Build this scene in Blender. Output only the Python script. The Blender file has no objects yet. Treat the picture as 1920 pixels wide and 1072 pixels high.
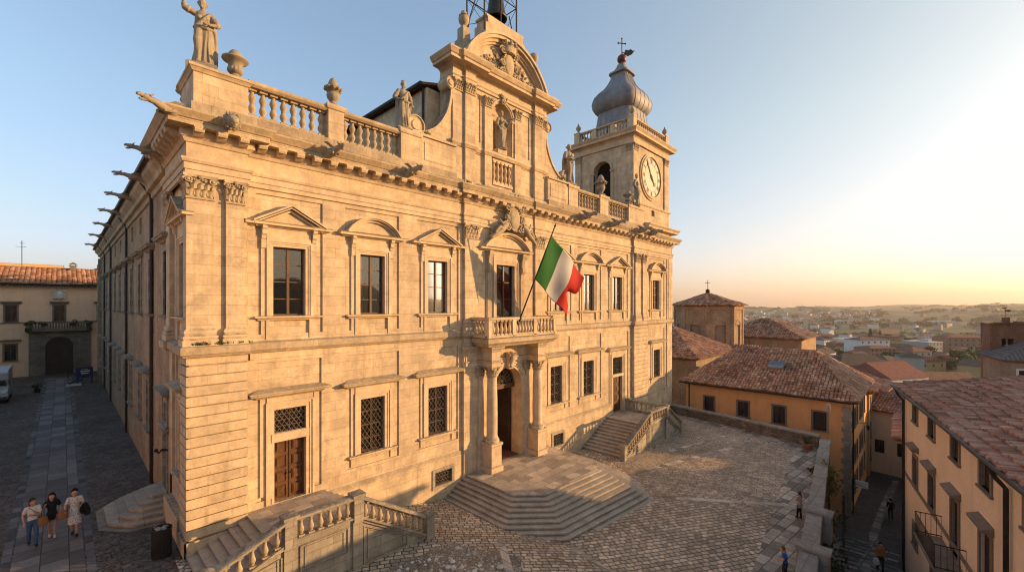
import bpy, bmesh, math, random
from mathutils import Vector, Matrix
R = math.radians
random.seed(11)
S = bpy.context.scene
COL = S.collection

# ---------------------------------------------------------------- mesh helper
class MB:
    def __init__(s):
        s.v = []; s.f = []; s.m = []; s.sm = []
    def add(s, vs, fs, mat=0, smooth=False):
        o = len(s.v); s.v.extend([tuple(p) for p in vs])
        for f in fs:
            s.f.append([i + o for i in f]); s.m.append(mat); s.sm.append(smooth)
    def quad(s, a, b, c, d, mat=0):
        s.add([a, b, c, d], [(0, 1, 2, 3)], mat)
    def box(s, x0, x1, y0, y1, z0, z1, mat=0):
        s.add([(x0,y0,z0),(x1,y0,z0),(x1,y1,z0),(x0,y1,z0),(x0,y0,z1),(x1,y0,z1),(x1,y1,z1),(x0,y1,z1)],
              [(0,3,2,1),(4,5,6,7),(0,1,5,4),(1,2,6,5),(2,3,7,6),(3,0,4,7)], mat)
    def obox(s, c, ux, uy, uz, mat=0):      # oriented box: centre and three half vectors
        c, ux, uy, uz = map(Vector, (c, ux, uy, uz)); vs = []
        for k in (-1, 1):
            for a, b in ((-1,-1),(1,-1),(1,1),(-1,1)):
                vs.append(c + ux*a + uy*b + uz*k)
        s.add(vs, [(0,3,2,1),(4,5,6,7),(0,1,5,4),(1,2,6,5),(2,3,7,6),(3,0,4,7)], mat)
    def prism(s, poly, T, a, b, mat=0):      # 2-D outline (u, v) extruded from w=a to w=b; T(u, v, w) gives the point
        n = len(poly)
        vs = [T(u, v, a) for u, v in poly] + [T(u, v, b) for u, v in poly]
        fs = [tuple(range(n-1, -1, -1)), tuple(range(n, 2*n))] + [(i, (i+1) % n, n+(i+1) % n, n+i) for i in range(n)]
        s.add(vs, fs, mat)
    def tube(s, pts, rad, n=8, mat=0, caps=True, smooth=True, squash=1.0):
        pts = [Vector(p) for p in pts]; k = len(pts)
        if not hasattr(rad, '__len__'): rad = [rad]*k
        vs = []; ref = None
        for i, p in enumerate(pts):
            d = (pts[min(i+1, k-1)] - pts[max(i-1, 0)])
            d = d.normalized() if d.length > 1e-9 else Vector((0, 0, 1))
            if ref is None:
                ref = Vector((1, 0, 0)) if abs(d.x) < .8 else Vector((0, 1, 0))
            u = (ref - d*ref.dot(d)).normalized(); w = d.cross(u); ref = u
            for j in range(n):
                a = 2*math.pi*j/n
                vs.append(p + (u*math.cos(a) + w*math.sin(a)*squash)*rad[i])
        fs = []
        for i in range(k-1):
            for j in range(n):
                fs.append((i*n+j, i*n+(j+1) % n, (i+1)*n+(j+1) % n, (i+1)*n+j))
        s.add(vs, fs, mat, smooth)
        if caps:
            s.add(vs[:n], [tuple(range(n-1, -1, -1))], mat); s.add(vs[-n:], [tuple(range(n))], mat)
    def lathe(s, prof, c=(0, 0, 0), n=16, mat=0, smooth=True, sx=1.0, sy=1.0, rot=0.0, flute=0, fa=0.0):
        cx, cy, cz = c; vs = []
        for r, z in prof:
            for j in range(n):
                a = 2*math.pi*j/n + rot
                q = r*(1 + (fa*math.cos(flute*a) if flute else 0))
                vs.append((cx + q*math.cos(a)*sx, cy + q*math.sin(a)*sy, cz + z))
        k = len(prof); fs = []
        for i in range(k-1):
            for j in range(n):
                fs.append((i*n+j, i*n+(j+1) % n, (i+1)*n+(j+1) % n, (i+1)*n+j))
        fs.append(tuple(range(n-1, -1, -1))); fs.append(tuple(range((k-1)*n, k*n)))
        s.add(vs, fs, mat, smooth)
    def ball(s, c, r, n=10, m=7, mat=0, sx=1., sy=1., sz=1., jit=0.0):
        vs = []
        for i in range(m+1):
            t = math.pi*i/m
            for j in range(n):
                a = 2*math.pi*j/n
                q = r*(1 + random.uniform(-jit, jit))
                vs.append((c[0]+q*math.sin(t)*math.cos(a)*sx, c[1]+q*math.sin(t)*math.sin(a)*sy, c[2]-q*math.cos(t)*sz))
        fs = []
        for i in range(m):
            for j in range(n):
                fs.append((i*n+j, i*n+(j+1) % n, (i+1)*n+(j+1) % n, (i+1)*n+j))
        s.add(vs, fs, mat, True)
    def sweep(s, prof, path, closed=False, mat=0, caps=True):   # profile (out, z) along a plan path (x, y); out = right of travel
        n = len(path); k = len(prof); P = [Vector(p) for p in path]; vs = []
        for i in range(n):
            pa = P[i-1] if (i > 0 or closed) else None
            pb = P[(i+1) % n] if (i < n-1 or closed) else None
            na = nb = None
            if pa is not None:
                d = (P[i]-pa).normalized(); na = Vector((d.y, -d.x))
            if pb is not None:
                d = (pb-P[i]).normalized(); nb = Vector((d.y, -d.x))
            if na is None: m = nb
            elif nb is None: m = na
            else:
                m = na + nb
                m = m / max(0.25, m.dot(na)) if m.length > 1e-6 else na
            for o, z in prof:
                vs.append((P[i].x + m.x*o, P[i].y + m.y*o, z))
        fs = []
        for i in range(n if closed else n-1):
            a = i*k; b = ((i+1) % n)*k
            for j in range(k-1):
                fs.append((a+j, b+j, b+j+1, a+j+1))
        if caps and not closed:
            fs.append(tuple(range(k-1, -1, -1))); fs.append(tuple(range((n-1)*k, n*k)))
        s.add(vs, fs, mat)
    def relief(s, u0, u1, v0, v1, rects, T, base=0.0, back=-0.4, mat=0):   # stepped wall: rects (u0, u1, v0, v1, depth or None for a hole)
        def uniq(l):
            l = sorted(l); o = [l[0]]
            for q in l[1:]:
                if q - o[-1] > 1e-5: o.append(q)
            return o
        cl = lambda q, a, b: min(max(q, a), b)
        US = uniq([u0, u1] + [cl(q, u0, u1) for r in rects for q in r[:2]])
        VS = uniq([v0, v1] + [cl(q, v0, v1) for r in rects for q in r[2:4]])
        nu, nv = len(US)-1, len(VS)-1
        D = [[base]*nv for _ in range(nu)]
        for r in rects:
            for i in range(nu):
                mu = (US[i]+US[i+1])/2
                if not (r[0] < mu < r[1]): continue
                for j in range(nv):
                    if r[2] < (VS[j]+VS[j+1])/2 < r[3]: D[i][j] = r[4]
        for j in range(nv):
            i = 0
            while i < nu:
                d = D[i][j]; e = i
                while e+1 < nu and D[e+1][j] == d: e += 1
                if d is not None:
                    s.quad(T(US[i], VS[j], d), T(US[e+1], VS[j], d), T(US[e+1], VS[j+1], d), T(US[i], VS[j+1], d), mat)
                i = e+1
        dd = lambda q: back if q is None else q
        for i in range(nu-1):
            for j in range(nv):
                a, b = D[i][j], D[i+1][j]
                if a != b:
                    a, b = dd(a), dd(b)
                    s.quad(T(US[i+1], VS[j], a), T(US[i+1], VS[j], b), T(US[i+1], VS[j+1], b), T(US[i+1], VS[j+1], a), mat)
        for i in range(nu):
            for j in range(nv-1):
                a, b = D[i][j], D[i][j+1]
                if a != b:
                    a, b = dd(a), dd(b)
                    s.quad(T(US[i], VS[j+1], a), T(US[i+1], VS[j+1], a), T(US[i+1], VS[j+1], b), T(US[i], VS[j+1], b), mat)
    def moved(s, M):
        o = MB(); o.v = [tuple(M @ Vector(p)) for p in s.v]; o.f = [list(f) for f in s.f]; o.m = list(s.m); o.sm = list(s.sm); return o
    def join(s, o, M=None):
        vs = o.v if M is None else [tuple(M @ Vector(p)) for p in o.v]
        b = len(s.v); s.v.extend(vs); s.f.extend([[i+b for i in f] for f in o.f]); s.m.extend(o.m); s.sm.extend(o.sm)
    def mesh(s, name, mats, fix=True):
        me = bpy.data.meshes.new(name); me.from_pydata(s.v, [], s.f)
        for m in (mats if isinstance(mats, (list, tuple)) else [mats]): me.materials.append(m)
        me.polygons.foreach_set('material_index', s.m); me.polygons.foreach_set('use_smooth', s.sm)
        if fix:
            bm = bmesh.new(); bm.from_mesh(me); bmesh.ops.recalc_face_normals(bm, faces=bm.faces); bm.to_mesh(me); bm.free()
        me.update()
        if any(s.sm): me.set_sharp_from_angle(angle=R(42))
        return me
    def build(s, name, mats, parent=None, fix=True):
        return link(bpy.data.objects.new(name, s.mesh(name, mats, fix)), parent)

def link(o, parent=None):
    COL.objects.link(o)
    if parent is not None:
        o.parent = parent
        o.matrix_parent_inverse = WINV.get(parent.name, Matrix.Identity(4))
    return o
WINV = {}
def thing(name, label, cat, loc=(0, 0, 0), group=None, rz=0.0, local=False):
    """Empty at the thing's base. local=False: its parts are modelled in world coordinates."""
    o = bpy.data.objects.new(name, None); COL.objects.link(o)
    o.location = loc; o.rotation_euler = (0, 0, rz); o.empty_display_size = .3
    if not local:
        WINV[o.name] = (Matrix.Translation(loc) @ Matrix.Rotation(rz, 4, 'Z')).inverted()
    return tag(o, label, cat, group)
def tag(o, label=None, cat=None, group=None, kind=None):
    if label: o['label'] = label
    if cat: o['category'] = cat
    if group: o['group'] = group
    if kind: o['kind'] = kind
    return o
def copy_to(o, parent, M):       # a copy sharing mesh data, placed by matrix M in world space (parent modelled in world coords)
    c = o.copy(); COL.objects.link(c); c.parent = parent
    c.matrix_parent_inverse = WINV.get(parent.name, Matrix.Identity(4)) if parent else Matrix.Identity(4)
    c.matrix_basis = M
    return c
def copy_part(o, parent, M):     # a part with its sub-parts
    c = copy_to(o, parent, M)
    for ch in o.children:
        d = ch.copy(); COL.objects.link(d); d.parent = c; d.matrix_parent_inverse = Matrix.Identity(4); d.matrix_basis = ch.matrix_basis.copy()
    return c
def TR(x, y, z, rz=0.0, sx=1, sy=1, sz=1):
    return Matrix.Translation((x, y, z)) @ Matrix.Rotation(rz, 4, 'Z') @ Matrix.Diagonal((sx, sy, sz, 1))
FR = lambda u, v, d: (u, 0.3-d, v)           # front of the palace: u = x, v = z, d = outward
SD = lambda u, v, d: (0.3-d, u, v)           # its flank: u = y

# camera frame, for placing distant things at a bearing and a distance
CAM = Vector((-3.2, -19.97, 9.5)); FW = Vector((.7206, .6934)); RT = Vector((.6934, -.7206))
def at(px, py, dep):
    u = (px-960)/811.; v = (571-py)/811.
    return Vector((CAM.x + dep*(FW.x+u*RT.x), CAM.y + dep*(FW.y+u*RT.y), CAM.z + dep*v))

# ---------------------------------------------------------------- materials
class NT:
    def __init__(s, name):
        s.mat = bpy.data.materials.new(name); s.mat.use_nodes = True; s.t = s.mat.node_tree
        s.p = s.t.nodes['Principled BSDF']
    def n(s, ty, **k):
        o = s.t.nodes.new(ty)
        for a, b in k.items():
            if a.startswith('i_'):
                key = a[2:]; o.inputs[int(key) if key.isdigit() else key].default_value = b
            else: setattr(o, a, b)
        return o
    def l(s, a, b): s.t.links.new(a, b)
    def math(s, op, a, b=None, c=None, clamp=False):
        o = s.n('ShaderNodeMath', operation=op, use_clamp=clamp)
        for i, q in enumerate((a, b, c)):
            if q is None: continue
            if isinstance(q, (int, float)): o.inputs[i].default_value = q
            else: s.l(q, o.inputs[i])
        return o.outputs[0]
    def mix(s, f, a, b, mode='MIX'):
        o = s.n('ShaderNodeMix', data_type='RGBA', blend_type=mode)
        for i, q in ((0, f), (6, a), (7, b)):
            if isinstance(q, (int, float)): o.inputs[i].default_value = q
            elif isinstance(q, (tuple, list)): o.inputs[i].default_value = (*q, 1) if len(q) == 3 else q
            else: s.l(q, o.inputs[i])
        return o.outputs[2]
    def ramp(s, f, stops, interp='LINEAR'):
        o = s.n('ShaderNodeValToRGB'); r = o.color_ramp; r.interpolation = interp
        while len(r.elements) < len(stops): r.elements.new(.5)
        for e, (p, c) in zip(r.elements, stops):
            e.position = p; e.color = (*c, 1) if isinstance(c, (tuple, list)) else (c, c, c, 1)
        s.l(f, o.inputs[0]); return o.outputs[0]
    def maprange(s, f, a, b, c=0., d=1.):
        o = s.n('ShaderNodeMapRange', i_1=a, i_2=b, i_3=c, i_4=d); s.l(f, o.inputs[0]); return o.outputs[0]
    def coord(s): return s.n('ShaderNodeTexCoord').outputs['Object']
    def noise(s, vec, scale, detail=4, rough=.55, dist=0.):
        o = s.n('ShaderNodeTexNoise', i_Scale=scale, i_Detail=detail, i_Roughness=rough, i_Distortion=dist); s.l(vec, o.inputs['Vector']); return o.outputs['Fac']
    def mapping(s, vec, sc=(1, 1, 1), rot=(0, 0, 0), loc=(0, 0, 0)):
        o = s.n('ShaderNodeMapping', i_Scale=sc, i_Rotation=rot, i_Location=loc); s.l(vec, o.inputs['Vector']); return o.outputs[0]
    def walluv(s):
        tc = s.n('ShaderNodeTexCoord'); a = s.n('ShaderNodeSeparateXYZ'); b = s.n('ShaderNodeSeparateXYZ')
        s.l(tc.outputs['Object'], a.inputs[0]); s.l(tc.outputs['Normal'], b.inputs[0])
        ax, ay, az = [s.math('ABSOLUTE', b.outputs[i]) for i in range(3)]
        side = s.math('GREATER_THAN', ax, ay); flat = s.math('GREATER_THAN', az, .75)
        def sel(f, p, q):   # f ? q : p
            return s.math('ADD', s.math('MULTIPLY', p, s.math('SUBTRACT', 1., f)), s.math('MULTIPLY', q, f))
        u = sel(flat, sel(side, a.outputs[0], a.outputs[1]), a.outputs[0])
        v = sel(flat, a.outputs[2], a.outputs[1])
        c = s.n('ShaderNodeCombineXYZ'); s.l(u, c.inputs[0]); s.l(v, c.inputs[1])
        return c.outputs[0], tc.outputs['Object'], b.outputs[2]
    def brick(s, uv, bw, bh, mortar, c1=(0, 0, 0), c2=(1, 1, 1), off=.5, smooth=.1):
        o = s.n('ShaderNodeTexBrick', offset=off); o.inputs['Scale'].default_value = 1.
        o.inputs['Brick Width'].default_value = bw; o.inputs['Row Height'].default_value = bh; o.inputs['Mortar Size'].default_value = mortar
        o.inputs['Mortar Smooth'].default_value = smooth
        o.inputs['Color1'].default_value = (*c1, 1); o.inputs['Color2'].default_value = (*c2, 1); o.inputs['Mortar'].default_value = (.5, .5, .5, 1)
        s.l(uv, o.inputs['Vector']); return o.outputs['Color'], o.outputs['Fac']
    def bump(s, h, dist=.02, strength=.6, prev=None):
        o = s.n('ShaderNodeBump', i_Strength=strength, i_Distance=dist); s.l(h, o.inputs['Height'])
        if prev is not None: s.l(prev, o.inputs['Normal'])
        return o.outputs[0]
    def done(s, col, rough=.85, nrm=None, spec=.25):
        if isinstance(col, (tuple, list)): s.p.inputs['Base Color'].default_value = (*col, 1)
        else: s.l(col, s.p.inputs['Base Color'])
        if isinstance(rough, (int, float)): s.p.inputs['Roughness'].default_value = rough
        else: s.l(rough, s.p.inputs['Roughness'])
        s.p.inputs['Specular IOR Level'].default_value = spec
        if nrm is not None: s.l(nrm, s.p.inputs['Normal'])
        return s.mat

def stone(name, c, c2, block=None, mortar=.008, mdark=.55, bump=.02, lichen=.75, streak=.5, grain=.10, warp=0.0, big=.30, pores=.6, lic=(.10, .092, .075), boff=0.0):
    """weathered masonry: block joints, patches, streaks, pits and dark growth on the tops of ledges"""
    t = NT(name); uv, ob, nz = t.walluv()
    n1 = t.noise(ob, .45, 5, .6); n2 = t.noise(ob, 9., 4, .65); n3 = t.noise(ob, 1.7, 5, .62, .4)
    col = t.mix(t.ramp(n1, [(.32, 0.), (.68, 1.)]), c, c2)
    h = t.math('MULTIPLY', n2, .35)
    if block:
        if warp:
            w = t.n('ShaderNodeTexNoise', i_Scale=1.1, i_Detail=2); t.l(ob, w.inputs['Vector'])
            vm = t.n('ShaderNodeVectorMath', operation='SCALE', i_Scale=warp); t.l(w.outputs['Color'], vm.inputs[0])
            va = t.n('ShaderNodeVectorMath', operation='ADD'); t.l(uv, va.inputs[0]); t.l(vm.outputs[0], va.inputs[1]); uv = va.outputs[0]
        if boff: uv = t.mapping(uv, loc=(0, boff, 0))
        bc, bf = t.brick(uv, block[0], block[1], mortar)
        sh = t.math('MULTIPLY_ADD', bc, big, 1-big*.5)
        col = t.mix(1., col, sh, 'MULTIPLY')
        col = t.mix(t.math('MULTIPLY', bf, .8), col, tuple(q*mdark for q in c))
        h = t.math('SUBTRACT', h, t.math('MULTIPLY', bf, 1.2))
    col = t.mix(1., col, t.maprange(n2, .25, .75, 1-grain, 1+grain), 'MULTIPLY')
    col = t.mix(1., col, t.maprange(n3, .3, .7, .74, 1.17), 'MULTIPLY')
    gr = t.noise(ob, .9, 7, .68, .8); col = t.mix(t.math('MULTIPLY', t.maprange(gr, .56, .70, 0., 1.), streak*.75), col, (.25, .215, .165))
    if streak:
        st = t.noise(t.mapping(ob, (2.6, 2.6, .22)), 1.0, 5, .65)
        msk = t.math('MULTIPLY', t.maprange(st, .54, .74, 0., 1.), streak)
        col = t.mix(msk, col, tuple(q*.42+.02 for q in c))
        s2 = t.noise(t.mapping(ob, (6.5, 6.5, .32), loc=(3, 1, 7)), 1.0, 4, .7); col = t.mix(t.math('MULTIPLY', t.maprange(s2, .60, .72, 0., 1.), streak*.7), col, (.20, .165, .12))
    wz = t.noise(t.mapping(ob, (.55, .55, .17), loc=(5, 2, 1)), 1.0, 6, .66, .6); col = t.mix(t.math('MULTIPLY', t.maprange(wz, .51, .64, 0., 1.), streak*.7), col, tuple(q*.52+.06 for q in c)); col = t.mix(t.math('MULTIPLY', t.maprange(wz, .36, .46, 1., 0.), streak*.45), col, tuple(min(.75, q*1.22) for q in c))
    if pores:
        v = t.noise(ob, 26., 3, .7); pm = t.maprange(v, .63, .70, 0., 1.); pm = t.math('MULTIPLY', pm, t.maprange(n3, .42, .62, 0., pores))
        col = t.mix(pm, col, tuple(q*.38 for q in c)); h = t.math('SUBTRACT', h, t.math('MULTIPLY', pm, .6))
    if lichen:
        ln = t.noise(ob, 5., 5, .7)
        lm = t.math('MULTIPLY', t.maprange(nz, .35, .8, 0., 1.), t.maprange(ln, .34, .6, 0., lichen))
        col = t.mix(lm, col, lic)
    return t.done(col, .88, t.bump(h, bump, .7))

def brickwork(name, c1, c2, cm, bw=.27, bh=.075, streak=.5, mort=.008):
    t = NT(name); uv, ob, nz = t.walluv()
    bc, bf = t.brick(uv, bw, bh, mort)
    n0 = t.noise(ob, .5, 5, .6); n1 = t.noise(ob, 3.2, 4, .6); n2 = t.noise(ob, 16., 3)
    col = t.mix(bc, c1, c2); col = t.mix(1., col, t.maprange(n0, .3, .7, .62, 1.3), 'MULTIPLY'); col = t.mix(1., col, t.maprange(n1, .3, .7, .8, 1.18), 'MULTIPLY')
    col = t.mix(t.math('MULTIPLY', bf, .85), col, cm)
    st = t.noise(t.mapping(ob, (1.5, 1.5, .16)), 1.0, 5, .65)
    col = t.mix(t.math('MULTIPLY', t.maprange(st, .5, .72, 0., 1.), streak), col, tuple(q*.45 for q in c1))
    h = t.math('SUBTRACT', t.math('MULTIPLY', n2, .5), bf)
    return t.done(col, .9, t.bump(h, .012, .8))

def plaster(name, c, c2, stain=.35):
    t = NT(name); ob = t.coord()
    n1 = t.noise(ob, .6, 6, .62, .3); n2 = t.noise(ob, 7., 5, .6); st = t.noise(t.mapping(ob, (1.6, 1.6, .14)), 1.0, 5, .65)
    n3 = t.noise(ob, 1.6, 6, .7, .5)
    col = t.mix(t.ramp(n1, [(.35, 0.), (.65, 1.)]), c, c2); col = t.mix(1., col, t.maprange(n2, .3, .7, .93, 1.07), 'MULTIPLY')
    col = t.mix(t.math('MULTIPLY', t.maprange(st, .52, .74, 0., 1.), stain), col, tuple(q*.5 for q in c))
    col = t.mix(t.math('MULTIPLY', t.maprange(n3, .60, .72, 0., 1.), stain*.8), col, tuple(q*.72+.02 for q in c2))
    return t.done(col, .9, t.bump(t.math('ADD', n2, t.math('MULTIPLY', n1, .5)), .01, .5))

def tiles(name, cols, moss=.35):
    """fired roof tiles: every tile its own tone"""
    t = NT(name); g = t.n('ShaderNodeNewGeometry'); ob = t.coord()
    k = [(i/(len(cols)-1), c) for i, c in enumerate(cols)]
    col = t.ramp(g.outputs['Random Per Island'], k)
    n1 = t.noise(ob, 2.0, 5, .65); n2 = t.noise(ob, 18., 4, .6); n0 = t.noise(ob, .3, 4)
    col = t.mix(1., col, t.maprange(n2, .25, .75, .75, 1.2), 'MULTIPLY'); col = t.mix(1., col, t.maprange(n0, .3, .7, .8, 1.2), 'MULTIPLY')
    col = t.mix(t.maprange(n1, .5, .75, 0., moss), col, (.07, .062, .045))
    return t.done(col, .85, t.bump(n2, .01, .6))

def tilerows(name, c1, c2, w=.24, l=.38, axis=0):
    """tile courses for roofs too far away to resolve single tiles"""
    t = NT(name); ob = t.coord(); sp = t.n('ShaderNodeSeparateXYZ'); t.l(ob, sp.inputs[0])
    a = sp.outputs[axis]; wv = t.math('SINE', t.math('MULTIPLY', a, 2*math.pi/w))
    n1 = t.noise(ob, .8, 5, .65); n2 = t.noise(ob, 6., 4, .6)
    col = t.mix(t.ramp(n2, [(.3, 0.), (.7, 1.)]), c1, c2); col = t.mix(1., col, t.maprange(n1, .3, .7, .7, 1.2), 'MULTIPLY')
    col = t.mix(1., col, t.maprange(wv, -1, 1, .72, 1.1), 'MULTIPLY')
    return t.done(col, .88, t.bump(wv, .05, .8))

def plain(name, c, rough=.7, var=.12, metal=0., spec=.3, scale=6., bump=.006):
    t = NT(name); ob = t.coord(); n = t.noise(ob, scale, 5, .6); n1 = t.noise(ob, scale*.12, 3)
    col = t.mix(1., tuple(c), t.maprange(n, .25, .75, 1-var, 1+var), 'MULTIPLY'); col = t.mix(1., col, t.maprange(n1, .3, .7, 1-var, 1+var), 'MULTIPLY')
    t.p.inputs['Metallic'].default_value = metal
    return t.done(col, t.maprange(n, .3, .7, max(.05, rough-.08), min(1, rough+.08)), t.bump(n, bump, .5), spec)

def clearglass(name):
    t = NT(name); ob = t.coord(); n = t.noise(ob, 1.3, 3); gl = t.n('ShaderNodeBsdfGlossy'); gl.inputs['Roughness'].default_value = .03; tr = t.n('ShaderNodeBsdfTransparent'); tr.inputs[0].default_value = (.75, .74, .7, 1)
    fr = t.n('ShaderNodeFresnel', i_IOR=1.7); b = t.bump(n, .03, .05); t.l(b, gl.inputs['Normal']); t.l(b, fr.inputs['Normal']); mx = t.n('ShaderNodeMixShader'); t.l(t.math('MULTIPLY_ADD', fr.outputs[0], 1.35, .03), mx.inputs[0])
    t.l(tr.outputs[0], mx.inputs[1]); t.l(gl.outputs[0], mx.inputs[2]); t.l(mx.outputs[0], t.t.nodes['Material Output'].inputs['Surface']); return t.mat
def glassmat(name, c=(.012, .012, .014), ior=1.75, rough=.035):
    t = NT(name); ob = t.coord(); n = t.noise(ob, 1.1, 2); t.p.inputs['IOR'].default_value = ior
    return t.done(c, rough, t.bump(n, .02, .12), .5)

M = {}
M['stone'] = stone('limestone_ashlar', (.63, .48, .31), (.53, .40, .255), (1.05, .45), .006, .66, .02, .8, .6, .11, .0, .2)
M['rustic'] = stone('rusticated_courses', (.63, .48, .31), (.53, .40, .255), (1.35, .385), .004, .6, .025, .8, .6, .13, .0, .22, .8, boff=-.245)
M['trim'] = stone('limestone_trim', (.65, .495, .325), (.55, .42, .275), None, 0, 0, .015, .85, .38, .10)
M['orn'] = stone('carved_limestone', (.50, .39, .25), (.38, .295, .19), None, 0, 0, .015, .8, .5, .14)
M['ledge'] = stone('weathered_limestone', (.54, .415, .265), (.40, .305, .195), (1.4, .9), .006, .6, .03, .8, .55, .2, .0, .2, 1., (.22, .19, .145))
M['rough'] = stone('pitted_parapet_stone', (.46, .36, .24), (.30, .235, .155), (1.6, .7), .008, .55, .03, .8, .6, .25, .0, .25, 1., (.16, .14, .11))
M['plinth'] = stone('grey_plinth_stone', (.40, .345, .265), (.27, .235, .185), (1.0, .42), .012, .45, .03, .8, .6, .16, .05, .35, .9)
M['statue'] = stone('statue_stone', (.42, .35, .255), (.27, .225, .165), None, 0, 0, .01, .55, .55, .13)
M['brick'] = brickwork('old_brick', (.345, .215, .12), (.44, .295, .175), (.42, .33, .22))
M['brickpale'] = brickwork('pale_brick', (.36, .26, .17), (.28, .20, .13), (.31, .25, .18), streak=.3)
M['brickred'] = brickwork('red_brick', (.17, .075, .038), (.235, .115, .065), (.22, .16, .11))
M['rubble'] = stone('rubble_wall', (.26, .20, .14), (.16, .125, .09), (.42, .17), .03, .4, .05, .5, .5, .2, .16, .8, .9)
M['wallcap'] = stone('wall_capping', (.36, .32, .27), (.27, .24, .2), (1.3, .9), .015, .4, .03, .6, .3, .18, .03, .3, 1., (.17, .155, .13))
M['step'] = stone('worn_step_stone', (.46, .39, .305), (.36, .305, .24), (1.5, 5.), .012, .4, .02, .2, .2, .14, .0, .25, .7, (.19, .17, .145))
M['porch'] = stone('porch_flagstone', (.46, .37, .28), (.36, .295, .225), (.95, .62), .012, .4, .02, 0, 0, .12, .05, .65, .7)
M['lead'] = plain('lead_sheet', (.25, .235, .235), .62, .3, .1, .35, 2.2)
M['wood'] = plain('dark_door_wood', (.12, .052, .02), .5, .35, 0, .35, 9.)
M['frame'] = plain('window_wood', (.12, .06, .032), .5, .25, 0, .35, 12.)
M['shutter'] = plain('shutter_paint', (.045, .026, .022), .6, .25, 0, .3, 10.)
M['iron'] = plain('dark_iron', (.03, .028, .027), .55, .3, .5, .4, 20.)
M['grille'] = plain('rusty_grille_iron', (.20, .15, .10), .6, .3, .2, .4, 20.)
M['bronze'] = plain('bell_bronze', (.07, .06, .045), .45, .3, .7, .5, 12.)
M['gutter'] = plain('gutter_copper', (.035, .03, .028), .5, .3, .4, .4, 8.)
M['glass'] = glassmat('window_glass')
M['clear'] = clearglass('old_window_glass')
M['curtain'] = plain('net_curtain', (.16, .145, .12), .9, .1, 0, .1, 14.)
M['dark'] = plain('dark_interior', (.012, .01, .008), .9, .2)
M['dirt'] = plain('hall_floor', (.16, .07, .045), .6, .2)
# light of the evening
SUNX, SUNZ, SUNE, SUNC = 1.15, .28, 2.85, (1.0, .59, .26)
AIR, DUST, OZ, SKYS, EXPO, HAZE, SKYG, SKYK = 1.0, 2.0, 2.1, .13, 1.36, .00013, .76, .94
# ================================================================= THE PALACE
pal = thing('palazzo', 'large golden limestone palace with carved gable, balustraded parapet and columned portal', 'palace', (21, 20, 0))
PIC = 17.3                                   # axis of the portal and gable

def arc(c, r, a0, a1, n): return [(c[0]+r*math.cos(R(a0+(a1-a0)*i/n)), c[1]+r*math.sin(R(a0+(a1-a0)*i/n))) for i in range(n+1)]
def spandrel(mb, T, uc, vs, r, d, back, n=20, vt=None):
    """wall above a round arch whose bounding box was left open in a relief, with the soffit of the arch"""
    vt = vs + r if vt is None else vt
    p = arc((uc, vs), r, 180, 0, n)
    for (a, b), (c, e) in zip(p, p[1:]):
        mb.quad(T(a, b, d), T(c, e, d), T(c, vt, d), T(a, vt, d))
        mb.quad(T(a, b, d), T(c, e, d), T(c, e, back), T(a, b, back))
def ring(mb, T, uc, vs, r0, r1, d0, d1, a0=180, a1=0, n=24, mat=0):
    p, q = arc((uc, vs), r0, a0, a1, n), arc((uc, vs), r1, a0, a1, n)
    for i in range(n):
        mb.prism([p[i], p[i+1], q[i+1], q[i]], T, d0, d1, mat)

# ---- front wall: stepped masonry with the window openings left out
UPW = [(3.75, 1.34), (7.71, 1.34), (11.75, 1.35), (23.05, 1.5), (27.13, 1.57), (31.67, 1.64), (39.4, 1.58)]
LOW = [(7.72, 1.31, 2.1, 4.8), (11.75, 1.33, 2.1, 4.8), (22.75, 1.45, 2.05, 4.85), (27.05, 1.5, 2.05, 4.85), (39.55, 1.45, 2.05, 4.85)]
DOORS = [(3.78, 1.32, .96, 3.56, 3.95, 4.96), (31.7, 1.68, -.22, 3.0, 3.25, 4.75)]
rc = []
for x0, x1 in ((2.4, 5.18), (6.25, 9.2), (10.3, 13.25), (21.5, 24.6), (25.4, 28.9), (29.9, 33.5), (37.6, 41.3)):
    rc.append((x0, x1, 8.24, 14.17, -.075))
for x0, x1, z0 in ((2.4, 5.13, 1.2), (6.3, 9.2, 1.5), (10.3, 13.2, 1.5), (21.3, 24.4, 1.5), (25.3, 28.9, 1.5), (29.8, 33.6, -.22), (37.6, 41.3, 1.5)):
    rc.append((x0, x1, z0, 7.05, -.07))
rc.append((0, 43, -3, .62, .09))                                     # plinth course
rc += [(13.5, 14.72, -3, 7.5, .2), (20.0, 21.2, -3, 7.5, .2)]
rc += [(13.6, 14.66, 7.9, 14.4, .2), (20.06, 21.12, 7.9, 14.4, .2)]    # pilasters of the middle bay
rc += [(14.66, 20.06, 7.9, 14.4, .06)]
def pier(x0, x1, first):
    o = [(x0, x1, -3, 7.62, .22), (x0, x1, 7.62, 14.4, .17)]
    z = 7.16; 
    o.append((x0, x1+.06, 7.22, 7.62, .3))
    while z > .95:
        o.append((x0, x1-.02, z-.345, z, .3)); z -= .385
    o.append((x0, x1+.12, -3, z-.02, .37))
    w = (x1-x0)/2.05
    o += [(x0+.18*w if not first else x0, x0+.88*w, 7.9, 13.55, .3), (x0+1.28*w, x0+1.9*w, 7.9, 13.55, .3)]
    return o
rc += pier(0, 2.05, True) + pier(34.2, 36.95, False)
rc += [(41.75, 43, -3, 14.4, .08), (42.0, 43, 8, 14.4, .14)]
for xc, w in UPW: rc.append((xc-w/2-.1, xc+w/2+.1, 8.92, 12.1, None))
for xc, w, a, b in LOW: rc.append((xc-w/2-.1, xc+w/2+.1, a-.08, b+.1, None))
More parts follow.
